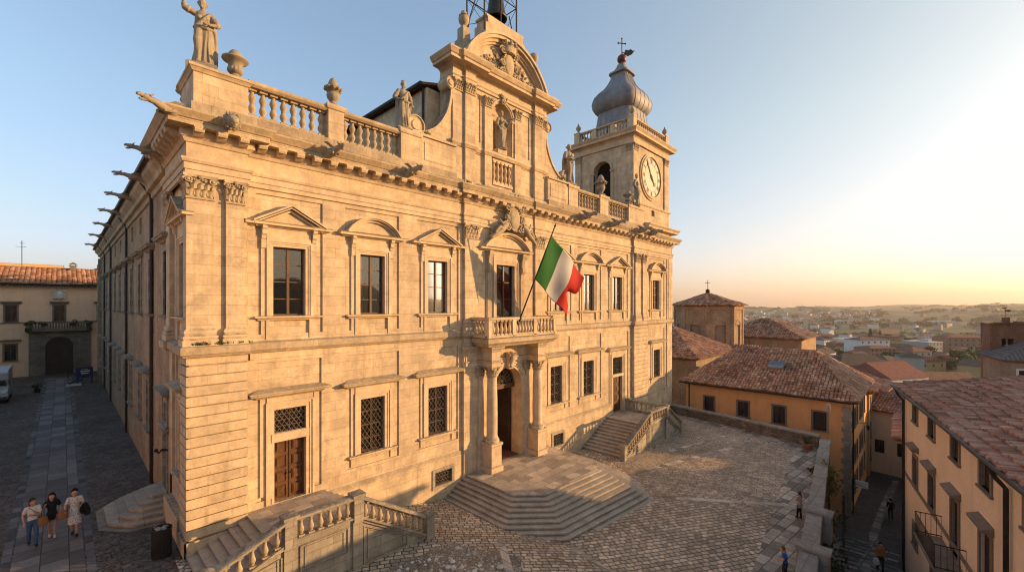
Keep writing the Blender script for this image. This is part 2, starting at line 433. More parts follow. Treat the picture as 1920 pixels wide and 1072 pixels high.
for xc, w, a, b, c, d in DOORS: rc.append((xc-w/2-.1, xc+w/2+.1, a, d+.1, None))
rc.append((17.17-.95, 17.17+.95, 7.75, 12.22, None))
rc += [(11.35, 12.75, -.85, .0, None), (22.1, 23.5, -1.15, -.2, None)]      # cellar windows
rc.append((PIC-1.75, PIC+1.75, -.9, 6.3, None))                         # portal, closed in by the porch wall
mb = MB()
for a_, b_ in ((2.05, 34.2), (36.95, 43)): mb.relief(a_, b_, -3, 16.5, rc, FR)
mb.quad((43, .22, -3), (43, 12, -3), (43, 12, 16.5), (43, .22, 16.5))
mb.quad((43, 12, -3), (11, 12, -3), (11, 12, 16.5), (43, 12, 16.5))
# front bay of the flank, in the same stone
rs = [(0, 4.75, -1, 1.0, .36), (.0, 1.5, -1, 7.62, .22)]
z = 7.16; rs.append((0, 1.35, 7.22, 7.62, .3))
while z > .95:
    rs.append((0, 1.3, z-.345, z, .3)); z -= .385
rs += [(0, 1.3, -1, z-.02, .37), (0, 4.75, 7.62, 14.4, .1), (0, .6, 7.9, 13.55, .3), (3.85, 4.75, 7.62, 13.55, .27), (3.95, 4.65, 2, 7.5, .16)]
rs += [(1.6, 3.7, 5.75, 7.3, .0)]
rs += [(1.05, 2.45, 8.92, 12.1, None), (1.5, 2.6, 2.5, 5.4, None)]
mb.relief(0, 4.75, -1, 16.5, rs, SD, base=.06)
mb.quad((0.24, 4.75, -1), (.42, 4.75, -1), (.42, 4.75, 16.5), (.24, 4.75, 16.5))
front = mb.build('front_wall', M['stone'], pal)
for a_, b_, f_ in ((0, 2.05, True), (34.2, 36.95, False)):
    pb = MB(); pr_ = pier(a_, b_, f_)+[(b_+.13, b_+.2, -3, 16.5, -.02)]+([] if f_ else [(a_-.1, a_, -3, 16.5, -.02)])
    pb.relief(a_ if f_ else a_-.1, b_+.2, -3, 16.5, [(b_, b_+.2, -3, 16.5, -.02)]+pr_, FR); pb.build('corner_pier', M['rustic'], pal)

# ---- belt course, plinth moulding
mb = MB()
belt = [(-.02, 7.5), (.10, 7.5), (.16, 7.6), (.20, 7.62), (.20, 7.9), (-.02, 7.98)]
fp = [(.24, 4.75), (.24, 4.7), (0, 4.7), (0, 4.7-.8), (.12, 3.9), (.12, 1.35), (0, 1.35), (0, 0), (2.07, 0), (2.07, .3), (13.5, .3), (13.5, .1), (14.75, .1)]
mb.sweep(belt, fp)
mb.sweep(belt, [(19.95, .1), (21.2, .1), (21.2, .3), (34.2, .3), (34.2, 0), (37.0, 0), (37.0, .3), (43, .3), (43, 9)])
mb.sweep([(-.02, .6), (.12, .6), (.12, .68), (.02, .78), (-.02, .78)], [(2.2, .3), (2.85, .3)])
for a, b in ((4.75, 13.5), (21.2, 30.6), (32.9, 34.2), (37.1, 43)):
    mb.sweep([(-.02, .56), (.13, .56), (.13, .66), (.0, .8), (-.02, .8)], [(a, .3), (b, .3)])
mb.build('belt_course', M['ledge'], pal)

# ---- entablature with its bracketed cornice
ent = [(-.05, 14.38), (.04, 14.38), (.04, 14.58), (.08, 14.58), (.08, 14.82), (.13, 14.84), (.17, 14.93), (.17, 15.0), (0, 15.02), (0, 15.6), (.05, 15.6), (.12, 15.72), (.15, 15.74), (.15, 15.76), (.2, 15.77), (.2, 16.06)]
cor = [(.2, 16.06), (.62, 16.06), (.62, 16.27), (.67, 16.28), (.70, 16.33), (.80, 16.46), (.83, 16.5), (.83, 16.56), (-.05, 16.64)]
ep = [(.24, 4.75), (0, 4.75), (0, 0), (2.05, 0), (2.05, .25), (13.55, .25), (13.55, .1), (14.72, .1), (14.72, .2), (20.0, .2), (20.0, .1), (21.2, .1), (21.2, .25), (34.2, .25), (34.2, .02), (36.95, .02), (36.95, .25), (43.05, .25), (43.05, 10)]
mb = MB(); mb.sweep(ent, ep); mb.build('entablature', M['trim'], pal)
mb = MB(); mb.sweep(cor, ep); mb.build('cornice', M['ledge'], pal)
md = MB(); md.prism([(0, 0), (.41, 0), (.42, -.09), (.37, -.17), (.28, -.16), (.2, -.22), (.08, -.28), (0, -.28)], lambda u, v, w: (w, -u, v), -.155, .155)
md.prism([(0, .001), (.43, .001), (.43, -.035), (0, -.035)], lambda u, v, w: (w, -u, v), -.185, .185)
mme = md.mesh('modillion', M['trim'])
def inst(me, name, parent, Mx):
    o = bpy.data.objects.new(name, me); COL.objects.link(o); o.parent = parent
    o.matrix_parent_inverse = WINV.get(parent.name, Matrix.Identity(4)); o.matrix_basis = Mx
    return o
def ppos(x):       # plane of the entablature along the front
    for a, b in zip(ep[2:-1], ep[3:-1]):
        if a[1] == b[1] and a[0] <= x <= b[0]: return a[1]
    return .25
x = .32
while x < 42.6:
    if not (22.0 < x < 22.3): inst(mme, 'modillion', pal, TR(x, ppos(x)-.19, 16.055))
    x += .735
for y in (.35, 1.05, 1.75, 2.45, 3.15, 3.85, 4.5): inst(mme, 'modillion', pal, TR(-.19, y, 16.055, R(-90)))

# ---- capitals
def leaf(mb, base, up, out, side, h, w, curl=.09):
    base, up, out, side = map(Vector, (base, up, out, side)); rows = []
    for k in range(6):
        t = k/5; ww = w*(.75+.5*math.sin(t*2.4))*(1-.55*max(0, t-.7)/.3)
        o = .02 + curl*(t**3)*1.3; zz = h*(t - .22*max(0, t-.72)/.28)
        rows.append([base+up*zz+out*(o-.012)-side*ww/2, base+up*zz+out*(o+.022)-side*ww*.2, base+up*zz+out*(o+.035), base+up*zz+out*(o+.022)+side*ww*.2, base+up*zz+out*(o-.012)+side*ww/2])
    vs = [p for r in rows for p in r]
    mb.add(vs, [(i*5+j, i*5+j+1, (i+1)*5+j+1, (i+1)*5+j) for i in range(5) for j in range(4)])
def spiral(mb, c, u, v, w, r, turns=1.6, th=.035, n=18):
    c, u, v, w = map(Vector, (c, u, v, w)); pts = []; rad = []
    for i in range(n+1):
        t = i/n; a = 2*math.pi*turns*t; q = r*(1-.8*t)
        pts.append(c + u*q*math.cos(a) + v*q*math.sin(a) + w*(.03*t)); rad.append(th*(1-.4*t))
    mb.tube(pts, rad, 5)
    mb.ball(c+w*.03, th*1.5, 6, 4)
def capital_mesh(w, h, sides=False):
    mb = MB(); d = .1
    mb.box(-w/2-.03, w/2+.03, -.06, .12, -.05, .03)                     # astragal
    mb.prism([(-w/2+.02, 0.03), (w/2-.02, .03), (w/2+.04, h*.86), (-w/2-.04, h*.86)], lambda u, v, q: (u, q, v), -.01, .12)
    X, Y, Z = Vector((1, 0, 0)), Vector((0, 1, 0)), Vector((0, 0, 1))
    n = 4
    for i in range(n): leaf(mb, (-w/2+(i+.5)*w/n, -.01, .04), Z, -Y, X, h*.42, w/n*.95)
    for i in range(n-1): leaf(mb, (-w/2+(i+1)*w/n, -.005, .10), Z, -Y, X, h*.66, w/n*.8)
    for s in (-1, 1):
        leaf(mb, (s*(w/2), .06, .04), Z, X*s, Y, h*.45, .16)
        leaf(mb, (s*(w/2-.02), -.01, .1), Z, (X*s*.7-Y*.7), (X*.7+Y*s*.7), h*.62, .14)
        spiral(mb, (s*(w/2-.02), -.09, h*.74), X*s, Z, -Y, h*.15)
        spiral(mb, (s*w*.17, -.04, h*.76), X*-s, Z, -Y, h*.09, 1.3, .022)
        mb.tube([(s*w*.3, -.03, h*.5), (s*w*.38, -.06, h*.66), (s*(w/2-.03), -.09, h*.86)], [.03, .03, .035], 5)
    mb.prism([(-w/2-.10, -.15), (-w/2-.02, -.11), (-w*.2, -.075), (w*.2, -.075), (w/2+.02, -.11), (w/2+.10, -.15), (w/2+.10, .14), (-w/2-.10, .14)], lambda u, v, q: (u, v, q), h*.88, h)
    mb.ball((0, -.1, h*.9), h*.09, 7, 5, 0, 1, .6, 1, .1)
    return mb
def colcap_mesh(r, h):
    mb = MB(); mb.lathe([(r*1.1, -.06), (r*1.12, -.02), (r*.98, .0), (r*.95, h*.3), (r*1.05, h*.7), (r*1.2, h*.87)], n=18)
    for row, (z0, hh, n, off) in enumerate(((.02, h*.42, 8, 0), (.06, h*.66, 8, .5))):
        for i in range(n):
            a = 2*math.pi*(i+off)/n; o = Vector((math.cos(a), math.sin(a), 0)); sd = Vector((-math.sin(a), math.cos(a), 0))
            leaf(mb, o*r*.97+Vector((0, 0, z0)), (0, 0, 1), o, sd, hh, r*.62, .1)
    for a in (45, 135, 225, 315):
        o = Vector((math.cos(R(a)), math.sin(R(a)), 0)); sd = Vector((-o.y, o.x, 0))
        spiral(mb, o*r*1.28+Vector((0, 0, h*.74)), o, (0, 0, 1), sd, h*.16); spiral(mb, o*r*1.28+Vector((0, 0, h*.74)), o, (0, 0, 1), -sd, h*.16)
    q = r*1.42
    mb.prism([(-q, -q), (-q*.3, -q*.86), (q*.3, -q*.86), (q, -q), (q*.86, -q*.3), (q*.86, q*.3), (q, q), (q*.3, q*.86), (-q*.3, q*.86), (-q, q), (-q*.86, q*.3), (-q*.86, -q*.3)], lambda u, v, w: (u, v, w), h*.88, h)
    return mb
capm = capital_mesh(.68, .86).mesh('capital', M['orn'])
for x, y, sx in ((.44, 0, 1.25), (1.6, 0, .92), (14.13, .1, 1.42), (20.59, .1, 1.42), (34.95, 0, 1.2), (36.25, 0, 1.0)):
    inst(capm, 'capital', pal, TR(x, y, 13.55, 0, sx, 1, 1))
for y, sx in ((.3, .85), (4.3, 1.15)): inst(capm, 'capital', pal, TR(0.02, y, 13.55, R(-90), sx, 1, 1))
bprof = [(-.02, 7.93), (.13, 7.93), (.13, 8.16), (.09, 8.18), (.12, 8.24), (.12, 8.3), (.05, 8.36), (.08, 8.42), (.08, 8.5), (.02, 8.58), (-.02, 8.6)]
for x0, x1, yf in ((1.28, 1.9, 0), (13.6, 14.66, .1), (20.06, 21.12, .1), (34.2+.24, 34.2+1.18, 0), (34.2+1.72, 34.2+2.55, 0)):
    pb = MB(); pb.sweep(bprof, [(x0, yf+.14), (x0, yf), (x1, yf), (x1, yf+.14)]); pb.build('pilaster_base', M['trim'], pal)
for q in ([(.12, .6), (0, .6), (0, 0), (.88, 0), (.88, .14)], [(.2, 4.72), (.03, 4.72), (.03, 3.88), (.2, 3.88)]):
    pb = MB(); pb.sweep(bprof, q); pb.build('pilaster_base', M['trim'], pal)

# ---- windows: wooden casement with its panes, stone surround, sill and pediment
LT = lambda u, v, d: (u, -d, v)
def casement(w, h, rows, y=.2, bar=.045):
    mb = MB(); f = .07
    mb.box(-w/2-.02, -w/2+f, y, y+.09, 0, h); mb.box(w/2-f, w/2+.02, y, y+.09, 0, h)
    mb.box(-w/2+f, w/2-f, y, y+.09, h-f, h); mb.box(-w/2+f, w/2-f, y, y+.09, 0, f*1.3)
    mb.box(-.055, .055, y-.02, y+.08, f*1.3, h-f)
    for s in (-1, 1):
        a, b = (-w/2+f, -.055) if s < 0 else (.055, w/2-f)
        for k in range(1, rows): mb.box(a, b, y+.015, y+.07, h*k/rows-bar/2, h*k/rows+bar/2)
    return mb
def panes(w, h, y=.245):
    mb = MB(); mb.quad((-w/2, y, 0), (w/2, y, 0), (w/2, y, h), (-w/2, y, h)); return mb
def surround(w, h, fw=.27, top=True, side=True):
    mb = MB(); a = w/2; r = [(-a-fw, a+fw, 0, h+fw, .11), (-a-fw+.07, a+fw-.07, 0, h+fw-.07, .075), (-a-fw*.45, a+fw*.45, 0, h+fw*.45, .045)]
    if side:
        for s in (-1, 1):
            q = sorted((s*(a+fw), s*(a+fw+.2))); r.append((q[0], q[1], 0, h+.28, .05)); r.append((q[0], q[1], h-.1, h+.28, .1))
            r.append((q[0], q[1], -.98, -.12, .05)); q = sorted((s*(a+fw-.12), s*(a+fw+.02))); r.append((q[0], q[1], -.98, -.12, .09))
    if top: r.append((-a-fw+.02, a+fw-.02, h+fw, h+.86, .07))
    r.append((-a, a, 0, h, None))
    mb.relief(-a-fw-.3, a+fw+.3, -1, h+1, r, LT, base=None, back=-.2)
    if side:
        for s in (-1, 1):
            c = s*(a+fw+.1)
            mb.prism([(0, h+.86), (.26, h+.86), (.27, h+.74), (.2, h+.66), (.2, h+.5), (.12, h+.42), (.1, h+.3), (.0, h+.28)], lambda u, v, q: (q, -u, v), c-.09, c+.09)
    return mb
def sillm(w, ov=.5):
    mb = MB(); mb.sweep([(0, -.17), (.1, -.17), (.13, -.1), (.22, -.08), (.24, -.06), (.24, 0), (0, .025)], [(-w/2-ov, .03), (-w/2-ov, 0), (w/2+ov, 0), (w/2+ov, .03)]); return mb
def pedtri(w, z, rise=.78, half=None):
    mb = MB(); a = half or w/2+.78
    for d, t0, t1, dx in ((.42, -.02, .07, .06), (.36, .07, .13, 0), (.22, .13, .22, -.08)):
        k = rise/a
        mb.prism([(-a-dx, z+.16-t0), (0, z+.16+rise-t0+k*dx), (a+dx, z+.16-t0), (a+dx, z+.16-t1), (0, z+.16+rise-t1+k*dx), (-a-dx, z+.16-t1)], LT, .0, d)
    mb.sweep([(.0, z-.06), (.14, z-.06), (.2, z), (.34, z+.01), (.34, z+.1), (.40, z+.14), (0, z+.15)], [(-a, .03), (-a, 0), (a, 0), (a, .03)])
    mb.prism([(-a+.2, z+.15), (a-.2, z+.15), (0, z+rise)], LT, 0, .1)
    return mb
def pedarc(w, z, rise=.82, half=None):
    mb = MB(); a = half or w/2+.78; r = (a*a+rise*rise)/(2*rise); an = math.degrees(math.asin(min(1, a/r)))
    c = (0, z+.16+rise-r)
    for d, o0, o1 in ((.42, .03, -.05), (.36, -.05, -.11), (.22, -.11, -.22)):
        ring(mb, LT, c[0], c[1], r+o1, r+o0, 0, d, 90+an, 90-an, 18)
    mb.sweep([(.0, z-.06), (.14, z-.06), (.2, z), (.34, z+.01), (.34, z+.1), (.40, z+.14), (0, z+.15)], [(-a, .03), (-a, 0), (a, 0), (a, .03)])
    p = arc(c, r-.15, 90+an*.9, 90-an*.9, 14); mb.prism(p, LT, 0, .1)
    return mb
def make_window(kind):
    w, h = 1.34, 3.0
    o = casement(w, h, 4).build('window', M['frame'], pal); o.matrix_parent_inverse = WINV[pal.name]
    panes(w, h).build('pane', M['clear'], o)
    cb = MB(); n = 26
    for s in (-1, 1):
        vs = []
        for i in range(n+1):
            t_ = i/n; x_ = s*(w*.5-.06-t_*w*.40); vs += [(x_, .40+.035*math.sin(t_*26), .1), (x_+s*.06*math.sin(t_*5), .40+.035*math.sin(t_*26+.4), h-.05)]
        cb.add(vs, [(2*i, 2*i+2, 2*i+3, 2*i+1) for i in range(n)], 0, True)
    cb.build('curtain', M['curtain'], o)
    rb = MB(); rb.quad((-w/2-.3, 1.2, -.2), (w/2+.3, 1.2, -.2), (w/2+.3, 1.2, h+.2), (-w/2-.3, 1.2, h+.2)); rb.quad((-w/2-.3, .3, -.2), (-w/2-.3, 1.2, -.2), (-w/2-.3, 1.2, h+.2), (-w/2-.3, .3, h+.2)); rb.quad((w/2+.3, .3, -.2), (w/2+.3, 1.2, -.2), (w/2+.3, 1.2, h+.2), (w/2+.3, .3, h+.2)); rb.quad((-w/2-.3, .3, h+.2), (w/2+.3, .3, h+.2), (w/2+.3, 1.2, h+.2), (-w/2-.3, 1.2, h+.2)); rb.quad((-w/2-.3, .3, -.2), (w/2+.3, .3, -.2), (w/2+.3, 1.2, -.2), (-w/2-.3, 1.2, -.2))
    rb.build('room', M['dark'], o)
    surround(w, h).build('window_surround', M['trim'], o); sillm(w).build('sill', M['trim'], o)
    (pedtri if kind else pedarc)(w, h+.86).build('pediment', M['ledge'] if 0 else M['trim'], o)
    return o
wt, wa = make_window(1), make_window(0)
done_ = set()
for i, (xc, w) in enumerate(UPW):
    p = wt if i in (0, 2, 3, 5) else wa; mx = TR(xc, .3+(.055), 9.0, 0, w/1.34, 1, 1)
    if p.name not in done_: p.matrix_basis = mx; done_.add(p.name)
    else: p = copy_part(p, pal, mx)
    if i in (0, 2, 3, 5):
        for q in [q for q in p.children if q.name.startswith('curtain')]: bpy.data.objects.remove(q)
copy_part(wt, pal, TR(.2, 1.75, 9.0, R(-90), 1.02, 1, 1))             # the same window round the corner, on the flank
# balcony door
o = casement(1.7, 4.5, 4, .2).build('balcony_door', M['frame'], pal); mx = TR(17.17, .24, 7.6); o.matrix_basis = mx
panes(1.7, 4.5).build('pane', M['glass'], o); surround(1.7, 4.5, .3, True, False).build('window_surround', M['trim'], o)
pedarc(1.7, 5.4, 1.0, 2.1).build('pediment', M['trim'], o)
mb = MB()
for s in (-1, 1):
    c = s*1.55
    mb.box(c-.17, c+.17, -.12, .1, 0, 3.6); mb.box(c-.24, c+.24, -.07, .1, 0, 5.35)
    mb.prism([(0, 5.34), (.34, 5.34), (.36, 5.1), (.26, 4.9), (.24, 4.5), (.3, 4.3), (.26, 4.05), (.14, 3.95), (.12, 3.6), (0, 3.55)], lambda u, v, q: (q, -u, v), c-.15, c+.15)
    spiral(mb, (c-.17, -.22, 5.05), (0, -1, 0), (0, 0, 1), (-1, 0, 0), .14, 1.6, .03); spiral(mb, (c+.17, -.22, 5.05), (0, -1, 0), (0, 0, 1), (1, 0, 0), .14, 1.6, .03)
mb.build('bracket', M['orn'], o)

# ---- lower windows with lattice grilles
def lattice(w, h, y=.1, st=.235, asp=1.5):
    mb = MB(); k = asp
    n = int((h/k + w)/st)+2
    def clip(u0, v0, u1, v1):
        t0, t1 = 0., 1.; du, dv = u1-u0, v1-v0
        for p, q in ((-du, u0+w/2), (du, w/2-u0), (-dv, v0), (dv, h-v0)):
            if p == 0:
                if q < 0: return None
            else:
                t = q/p
                if p < 0: t0 = max(t0, t)
                else: t1 = min(t1, t)
        return None if t0 >= t1 else (u0+t0*du, v0+t0*dv, u0+t1*du, v0+t1*dv)
    for i in range(-n, n+1):
        for s in (-1, 1):
            c = clip(-w + i*st, -k*w*0, -w+i*st+s*h/k, h)
            if c: mb.tube([(c[0], y+(.012*s), c[1]), (c[2], y+(.012*s), c[3])], .015, 4, 0, False, False)
    for kk in range(1, 4): mb.tube([(-w/2, y+.03, h*kk/4), (w/2, y+.03, h*kk/4)], .016, 4, 0, False, False)
    mb.tube([(0, y+.03, 0), (0, y+.03, h)], .018, 4, 0, False, False)
    return mb
def hood(mb, w, z, ov=.62, out=.42):
    mb.sweep([(0, z-.1), (.1, z-.1), (.2, z+.0), (out-.06, z+.02), (out-.04, z+.1), (out, z+.12), (out, z+.17), (0, z+.3)], [(-w/2-ov, .03), (-w/2-ov, 0), (w/2+ov, 0), (w/2+ov, .03)])
def make_low(w, h):
    o = casement(w, h, 4, .2).build('window', M['wood'], pal)
    panes(w, h).build('pane', M['glass'], o); lattice(w, h).build('window_grille', M['grille'], o)
    mb = surround(w, h, .33, False, False); mb.box(-w/2-.3, w/2+.3, -.07, .03, h+.33, h+.72)
    for s in (-1, 1): mb.box(s*(w/2+.42)-.09, s*(w/2+.42)+.09, -.04, .03, -.55, h+.66)
    mb.build('window_surround', M['trim'], o); sillm(w, .42).build('sill', M['trim'], o)
    mb = MB(); hood(mb, w, h+.74); mb.build('window_hood', M['ledge'], o)
    return o
lw = make_low(1.31, 2.72)
for i, (xc, w, a, b) in enumerate(LOW):
    mx = TR(xc, .35, a, 0, w/1.31, 1, (b-a)/2.72)
    if i == 0: lw.matrix_basis = mx
    else: copy_part(lw, pal, mx)
copy_part(lw, pal, TR(.2, 2.05, 2.6, R(-90), .7, 1, 1))
for xc, w, z0, h in ((12.05, 1.2, -.8, .75), (22.8, 1.2, -1.1, .85)):
    mb = MB(); mb.relief(-w/2-.25, w/2+.25, -.25, h+.25, [(-w/2-.18, w/2+.18, -.2, h+.18, .05), (-w/2, w/2, 0, h, None)], LT, base=None, back=-.3)
    o = mb.build('cellar_window', M['plinth'], pal); o.matrix_basis = TR(xc, .21, z0)
    lattice(w, h, .08, .2, 1.2).build('window_grille', M['grille'], o)
    mb = MB(); mb.quad((-w/2-.05, .2, -.05), (w/2+.05, .2, -.05), (w/2+.05, .2, h+.05), (-w/2-.05, .2, h+.05)); mb.build('pane', M['dark'], o)

# ---- the two side doors
def door_leaf(w, h, rows, y=.22):
    mb = MB(); r = []
    for s in (-1, 1):
        a, b = (-w/2, -.02) if s < 0 else (.02, w/2)
        for k in range(rows):
            z0, z1 = h*k/rows+.09, h*(k+1)/rows-.05
            r += [(a+.09, b-.09, z0, z1, -.035), (a+.14, b-.14, z0+.05, z1-.05, .0), (a+.18, b-.18, z0+.09, z1-.09, .025)]
    r.append((-.02, .02, 0, h, -.03)); mb.relief(-w/2, w/2, 0, h, r, lambda u, v, d: (u, y-d, v), base=0, back=-.1)
    return mb
for k, (xc, w, a, b, c, d) in enumerate(DOORS):
    o = door_leaf(w, b-a, 4).build('door', M['wood'], pal); o.matrix_basis = TR(xc, .35, a)
    mb = MB(); mb.ball((.1, .17, 1.1), .04, 8, 6); mb.ball((-.1, .17, 1.1), .04, 8, 6); mb.build('door_knob', M['bronze'], o)
    mb = MB(); q = w/2; F = .34
    mb.relief(-q-F-.3, q+F+.3, -.2, d-a+.9, [(-q-F, q+F, 0, d-a+F, .12), (-q-F+.08, q+F-.08, 0, d-a+F-.08, .08), (-q-F*.45, q+F*.45, 0, d-a+F*.45, .05), (-q-.12, q+.12, b-a+.02, c-a-.02, .1), (-q, q, 0, b-a, None), (-q, q, c-a, d-a, None)], LT, base=None, back=-.22)
    mb.box(-q-.3, q+.3, -.07, .03, d-a+F, d-a+F+.32)
    for s in (-1, 1): mb.box(s*(q+.45)-.1, s*(q+.45)+.1, -.045, .03, .4, d-a+F+.25)
    mb.build('door_surround', M['trim'], o)
    mb = MB(); hood(mb, w, d-a+F+.32, .6); mb.build('door_hood', M['ledge'], o)
    g = lattice(w, d-c, .08, .2, 1.45).build('window_grille', M['grille'], o); g.location = (0, 0, c-a)
    p = panes(w, d-c, .2).build('pane', M['glass'], o); p.location = (0, 0, c-a)
# ---- portal: porch wall with arch, columns on pedestals, entablature, balcony
mb = MB(); r0 = 1.27; spr = 4.12; YW = .12
PT = lambda u, v, d: (u, YW-d, v)
mb.relief(14.3, 20.3, -.95, 6.9, [(14.62, 15.62, -.95, 5.4, .1), (19.0, 20.0, -.95, 5.4, .1), (PIC-r0-.42, PIC-r0, -.95, spr, .07), (PIC+r0, PIC+r0+.42, -.95, spr, .07), (PIC-r0, PIC+r0, -.95, spr+r0, None), (PIC-r0-.5, PIC-r0, spr-.16, spr, .12), (PIC+r0, PIC+r0+.5, spr-.16, spr, .12), (14.3, 20.3, 5.55, 6.9, .04)], PT, back=-1.1)
spandrel(mb, PT, PIC, spr, r0, 0, -1.1)
for a, b, d in ((r0, r0+.16, .05), (r0+.16, r0+.32, .09), (r0+.32, r0+.42, .13)): ring(mb, PT, PIC, spr, a, b, 0, d)
mb.prism([(PIC-.2, spr+r0-.1), (PIC+.2, spr+r0-.1), (PIC+.3, spr+r0+1.0), (PIC-.3, spr+r0+1.0)], PT, 0, .3)
spiral(mb, (PIC-.31, YW-.32, spr+r0+.75), (0, -1, 0), (0, 0, 1), (-1, 0, 0), .2, 1.6, .05); spiral(mb, (PIC+.31, YW-.32, spr+r0+.75), (0, -1, 0), (0, 0, 1), (1, 0, 0), .2, 1.6, .05)
mb.tube([(PIC, YW-.3, spr+r0+.95), (PIC, YW-.5, spr+r0+.75), (PIC, YW-.42, spr+r0+.5), (PIC, YW-.3, spr+r0+.2), (PIC, YW-.38, spr+r0-.02)], [.12, .17, .14, .1, .13], 8)
for x in (14.55, 14.3, 20.05, 20.3): pass
mb.build('portal_wall', M['trim'], pal)
cc = colcap_mesh(.3, .62).mesh('capital', M['orn'])
CX0 = (15.2, 19.5)
for x in CX0:
    o = MB(); o.lathe([(.44, 1.06), (.44, 1.12), (.46, 1.17), (.44, 1.23), (.38, 1.27), (.40, 1.32), (.37, 1.37), (.335, 1.42), (.33, 1.5), (.34, 2.6), (.325, 3.8), (.29, 5.0), (.29, 5.06)], (x, -.55, 0), 24)
    c = o.build('column', M['trim'], pal); q = inst(cc, 'capital', c, TR(x, -.55, 5.1))
    q.matrix_parent_inverse = Matrix.Identity(4)
    o = MB(); prof = [(.5, -.75), (.5, -.42), (.46, -.38), (.42, -.34), (.42, .82), (.46, .86), (.49, .92), (.49, 1.0), (.44, 1.06)]
    o.sweep([(q_-.42, z_) for q_, z_ in prof], [(x-.42, -.97), (x+.42, -.97), (x+.42, .1), (x-.42, .1)], True)
    o.box(x-.44, x+.44, -.99, .1, .99, 1.05)
    o.build('column_pedestal', M['trim'], pal)
    # pilaster behind the column
    o = MB(); 
    o.sweep([(0, -.75), (.08, -.75), (.08, .9), (.12, .96), (.1, 1.06), (.05, 1.2), (0, 1.3)], [(x-.62, .2), (x-.62, .02), (x+.62-.2, .02), (x+.42, .2)])
    o.build('pilaster_base', M['trim'], pal)
for x in (14.75, 19.05): inst(capm, 'capital', pal, TR(x, .0, 5.1, 0, .8, 1, .72))
# entablature blocks over the columns and the balcony slab
mb = MB(); pe = [(-.02, 5.72), (.03, 5.72), (.03, 5.95), (.08, 6.0), (.1, 6.06), (0, 6.08), (0, 6.6), (.06, 6.66), (.14, 6.8), (.2, 6.84), (.2, 6.95), (-.02, 6.95)]
for x in CX0: mb.sweep(pe, [(x-.36, .12), (x-.36, -.92), (x+.36, -.92), (x+.36, .12)])
mb.sweep(pe, [(CX0[0]+.36, .04), (CX0[1]-.36, .04)], caps=False)
for x in (14.35,): mb.sweep(pe, [(13.62, .12), (13.62, .06), (CX0[0]-.36, .06)])
mb.sweep(pe, [(CX0[1]+.36, .06), (21.0, .06), (21.0, .12)])
mb.build('portal_entablature', M['trim'], pal)
mb = MB(); BX0, BX1, BY = 14.02, 20.55, -1.5
mb.sweep([(-.3, 6.96), (-.22, 6.96), (-.16, 7.06), (-.04, 7.16), (0, 7.2), (0, 7.42), (-.06, 7.47), (-.5, 7.5)], [(BX0, .35), (BX0, BY), (BX1, BY), (BX1, .35)])
mb.quad((BX0+.2, .3, 7.49), (BX1-.2, .3, 7.49), (BX1-.2, BY+.2, 7.49), (BX0+.2, BY+.2, 7.49))
mb.quad((BX0+.2, .3, 6.97), (BX1-.2, .3, 6.97), (BX1-.2, BY+.2, 6.97), (BX0+.2, BY+.2, 6.97))
for x in CX0:      # consoles carrying the slab
    mb.prism([(0, 6.95), (1.25, 6.95), (1.2, 6.8), (.95, 6.62), (.85, 6.4), (.3, 6.2), (0, 6.2)], lambda u, v, q: (q, .1-u, v), x-.3, x+.3)
mb.build('balcony_slab', M['ledge'], pal)

def baluster_mesh(h, r=.105, double=False):
    if double:
        p = [(.9, 0), (.9, .07), (.55, .1), (.5, .16), (.85, .27), (.95, .33), (.7, .42), (.5, .48), (.62, .5), (.5, .52), (.7, .58), (.95, .67), (.85, .73), (.5, .84), (.55, .9), (.9, .93), (.9, 1)]
    else:
        p = [(.95, 0), (.95, .08), (.6, .11), (.55, .14), (.72, .2), (.98, .3), (1.0, .36), (.85, .46), (.6, .6), (.5, .74), (.55, .8), (.72, .83), (.55, .86), (.62, .9), (.95, .93), (.95, 1)]
    mb = MB(); mb.lathe([(r*a*1.05, z*h) for a, z in p[2:-2]], n=10)
    for z0, z1 in ((0, .09), (.92, 1)): mb.box(-r, r, -r, r, z0*h, z1*h)
    return mb
RAIL = lambda z, w, h: [(-w, z), (w*.8, z), (w, z+.04), (w, z+h-.05), (w*.75, z+h), (-w*.75, z+h), (-w, z+h-.05)]
def rail_run(mb, a, b, w, h):
    """one straight run of handrail or kerb between points a and b (bottom centre), any slope"""
    a, b = Vector(a), Vector(b); d = (b-a); hd = Vector((d.x, d.y, 0)).normalized(); s = Vector((hd.y, -hd.x, 0))
    pr = [(-w*.8, 0), (w*.8, 0), (w, h*.25), (w, h*.75), (w*.75, h), (-w*.75, h), (-w, h*.75), (-w, h*.25)]
    vs = [a+s*u+Vector((0, 0, v)) for u, v in pr] + [b+s*u+Vector((0, 0, v)) for u, v in pr]; n = 8
    mb.add(vs, [tuple(range(n-1, -1, -1)), tuple(range(n, 2*n))] + [(i, (i+1) % n, n+(i+1) % n, n+i) for i in range(n)])
def post(mb, x, y, z0, z1, hw, cap=.05):
    mb.box(x-hw, x+hw, y-hw, y+hw, z0, z1-.14)
    mb.sweep([(0, z1-.14), (cap, z1-.12), (cap*1.3, z1-.05), (cap*1.3, z1), (-hw*.95, z1+.04)], [(x-hw, y-hw), (x+hw, y-hw), (x+hw, y+hw), (x-hw, y+hw)], True)
def balrun(me, parent, a, b, n, z=0.0, rz=0.0, name='baluster'):
    a, b = Vector(a), Vector(b)
    for i in range(n):
        p = a.lerp(b, (i+.5)/n); o = inst(me, name, parent, TR(p.x, p.y, p.z, rz))
        if parent is not pal and parent.parent is not None: o.matrix_parent_inverse = Matrix.Identity(4)

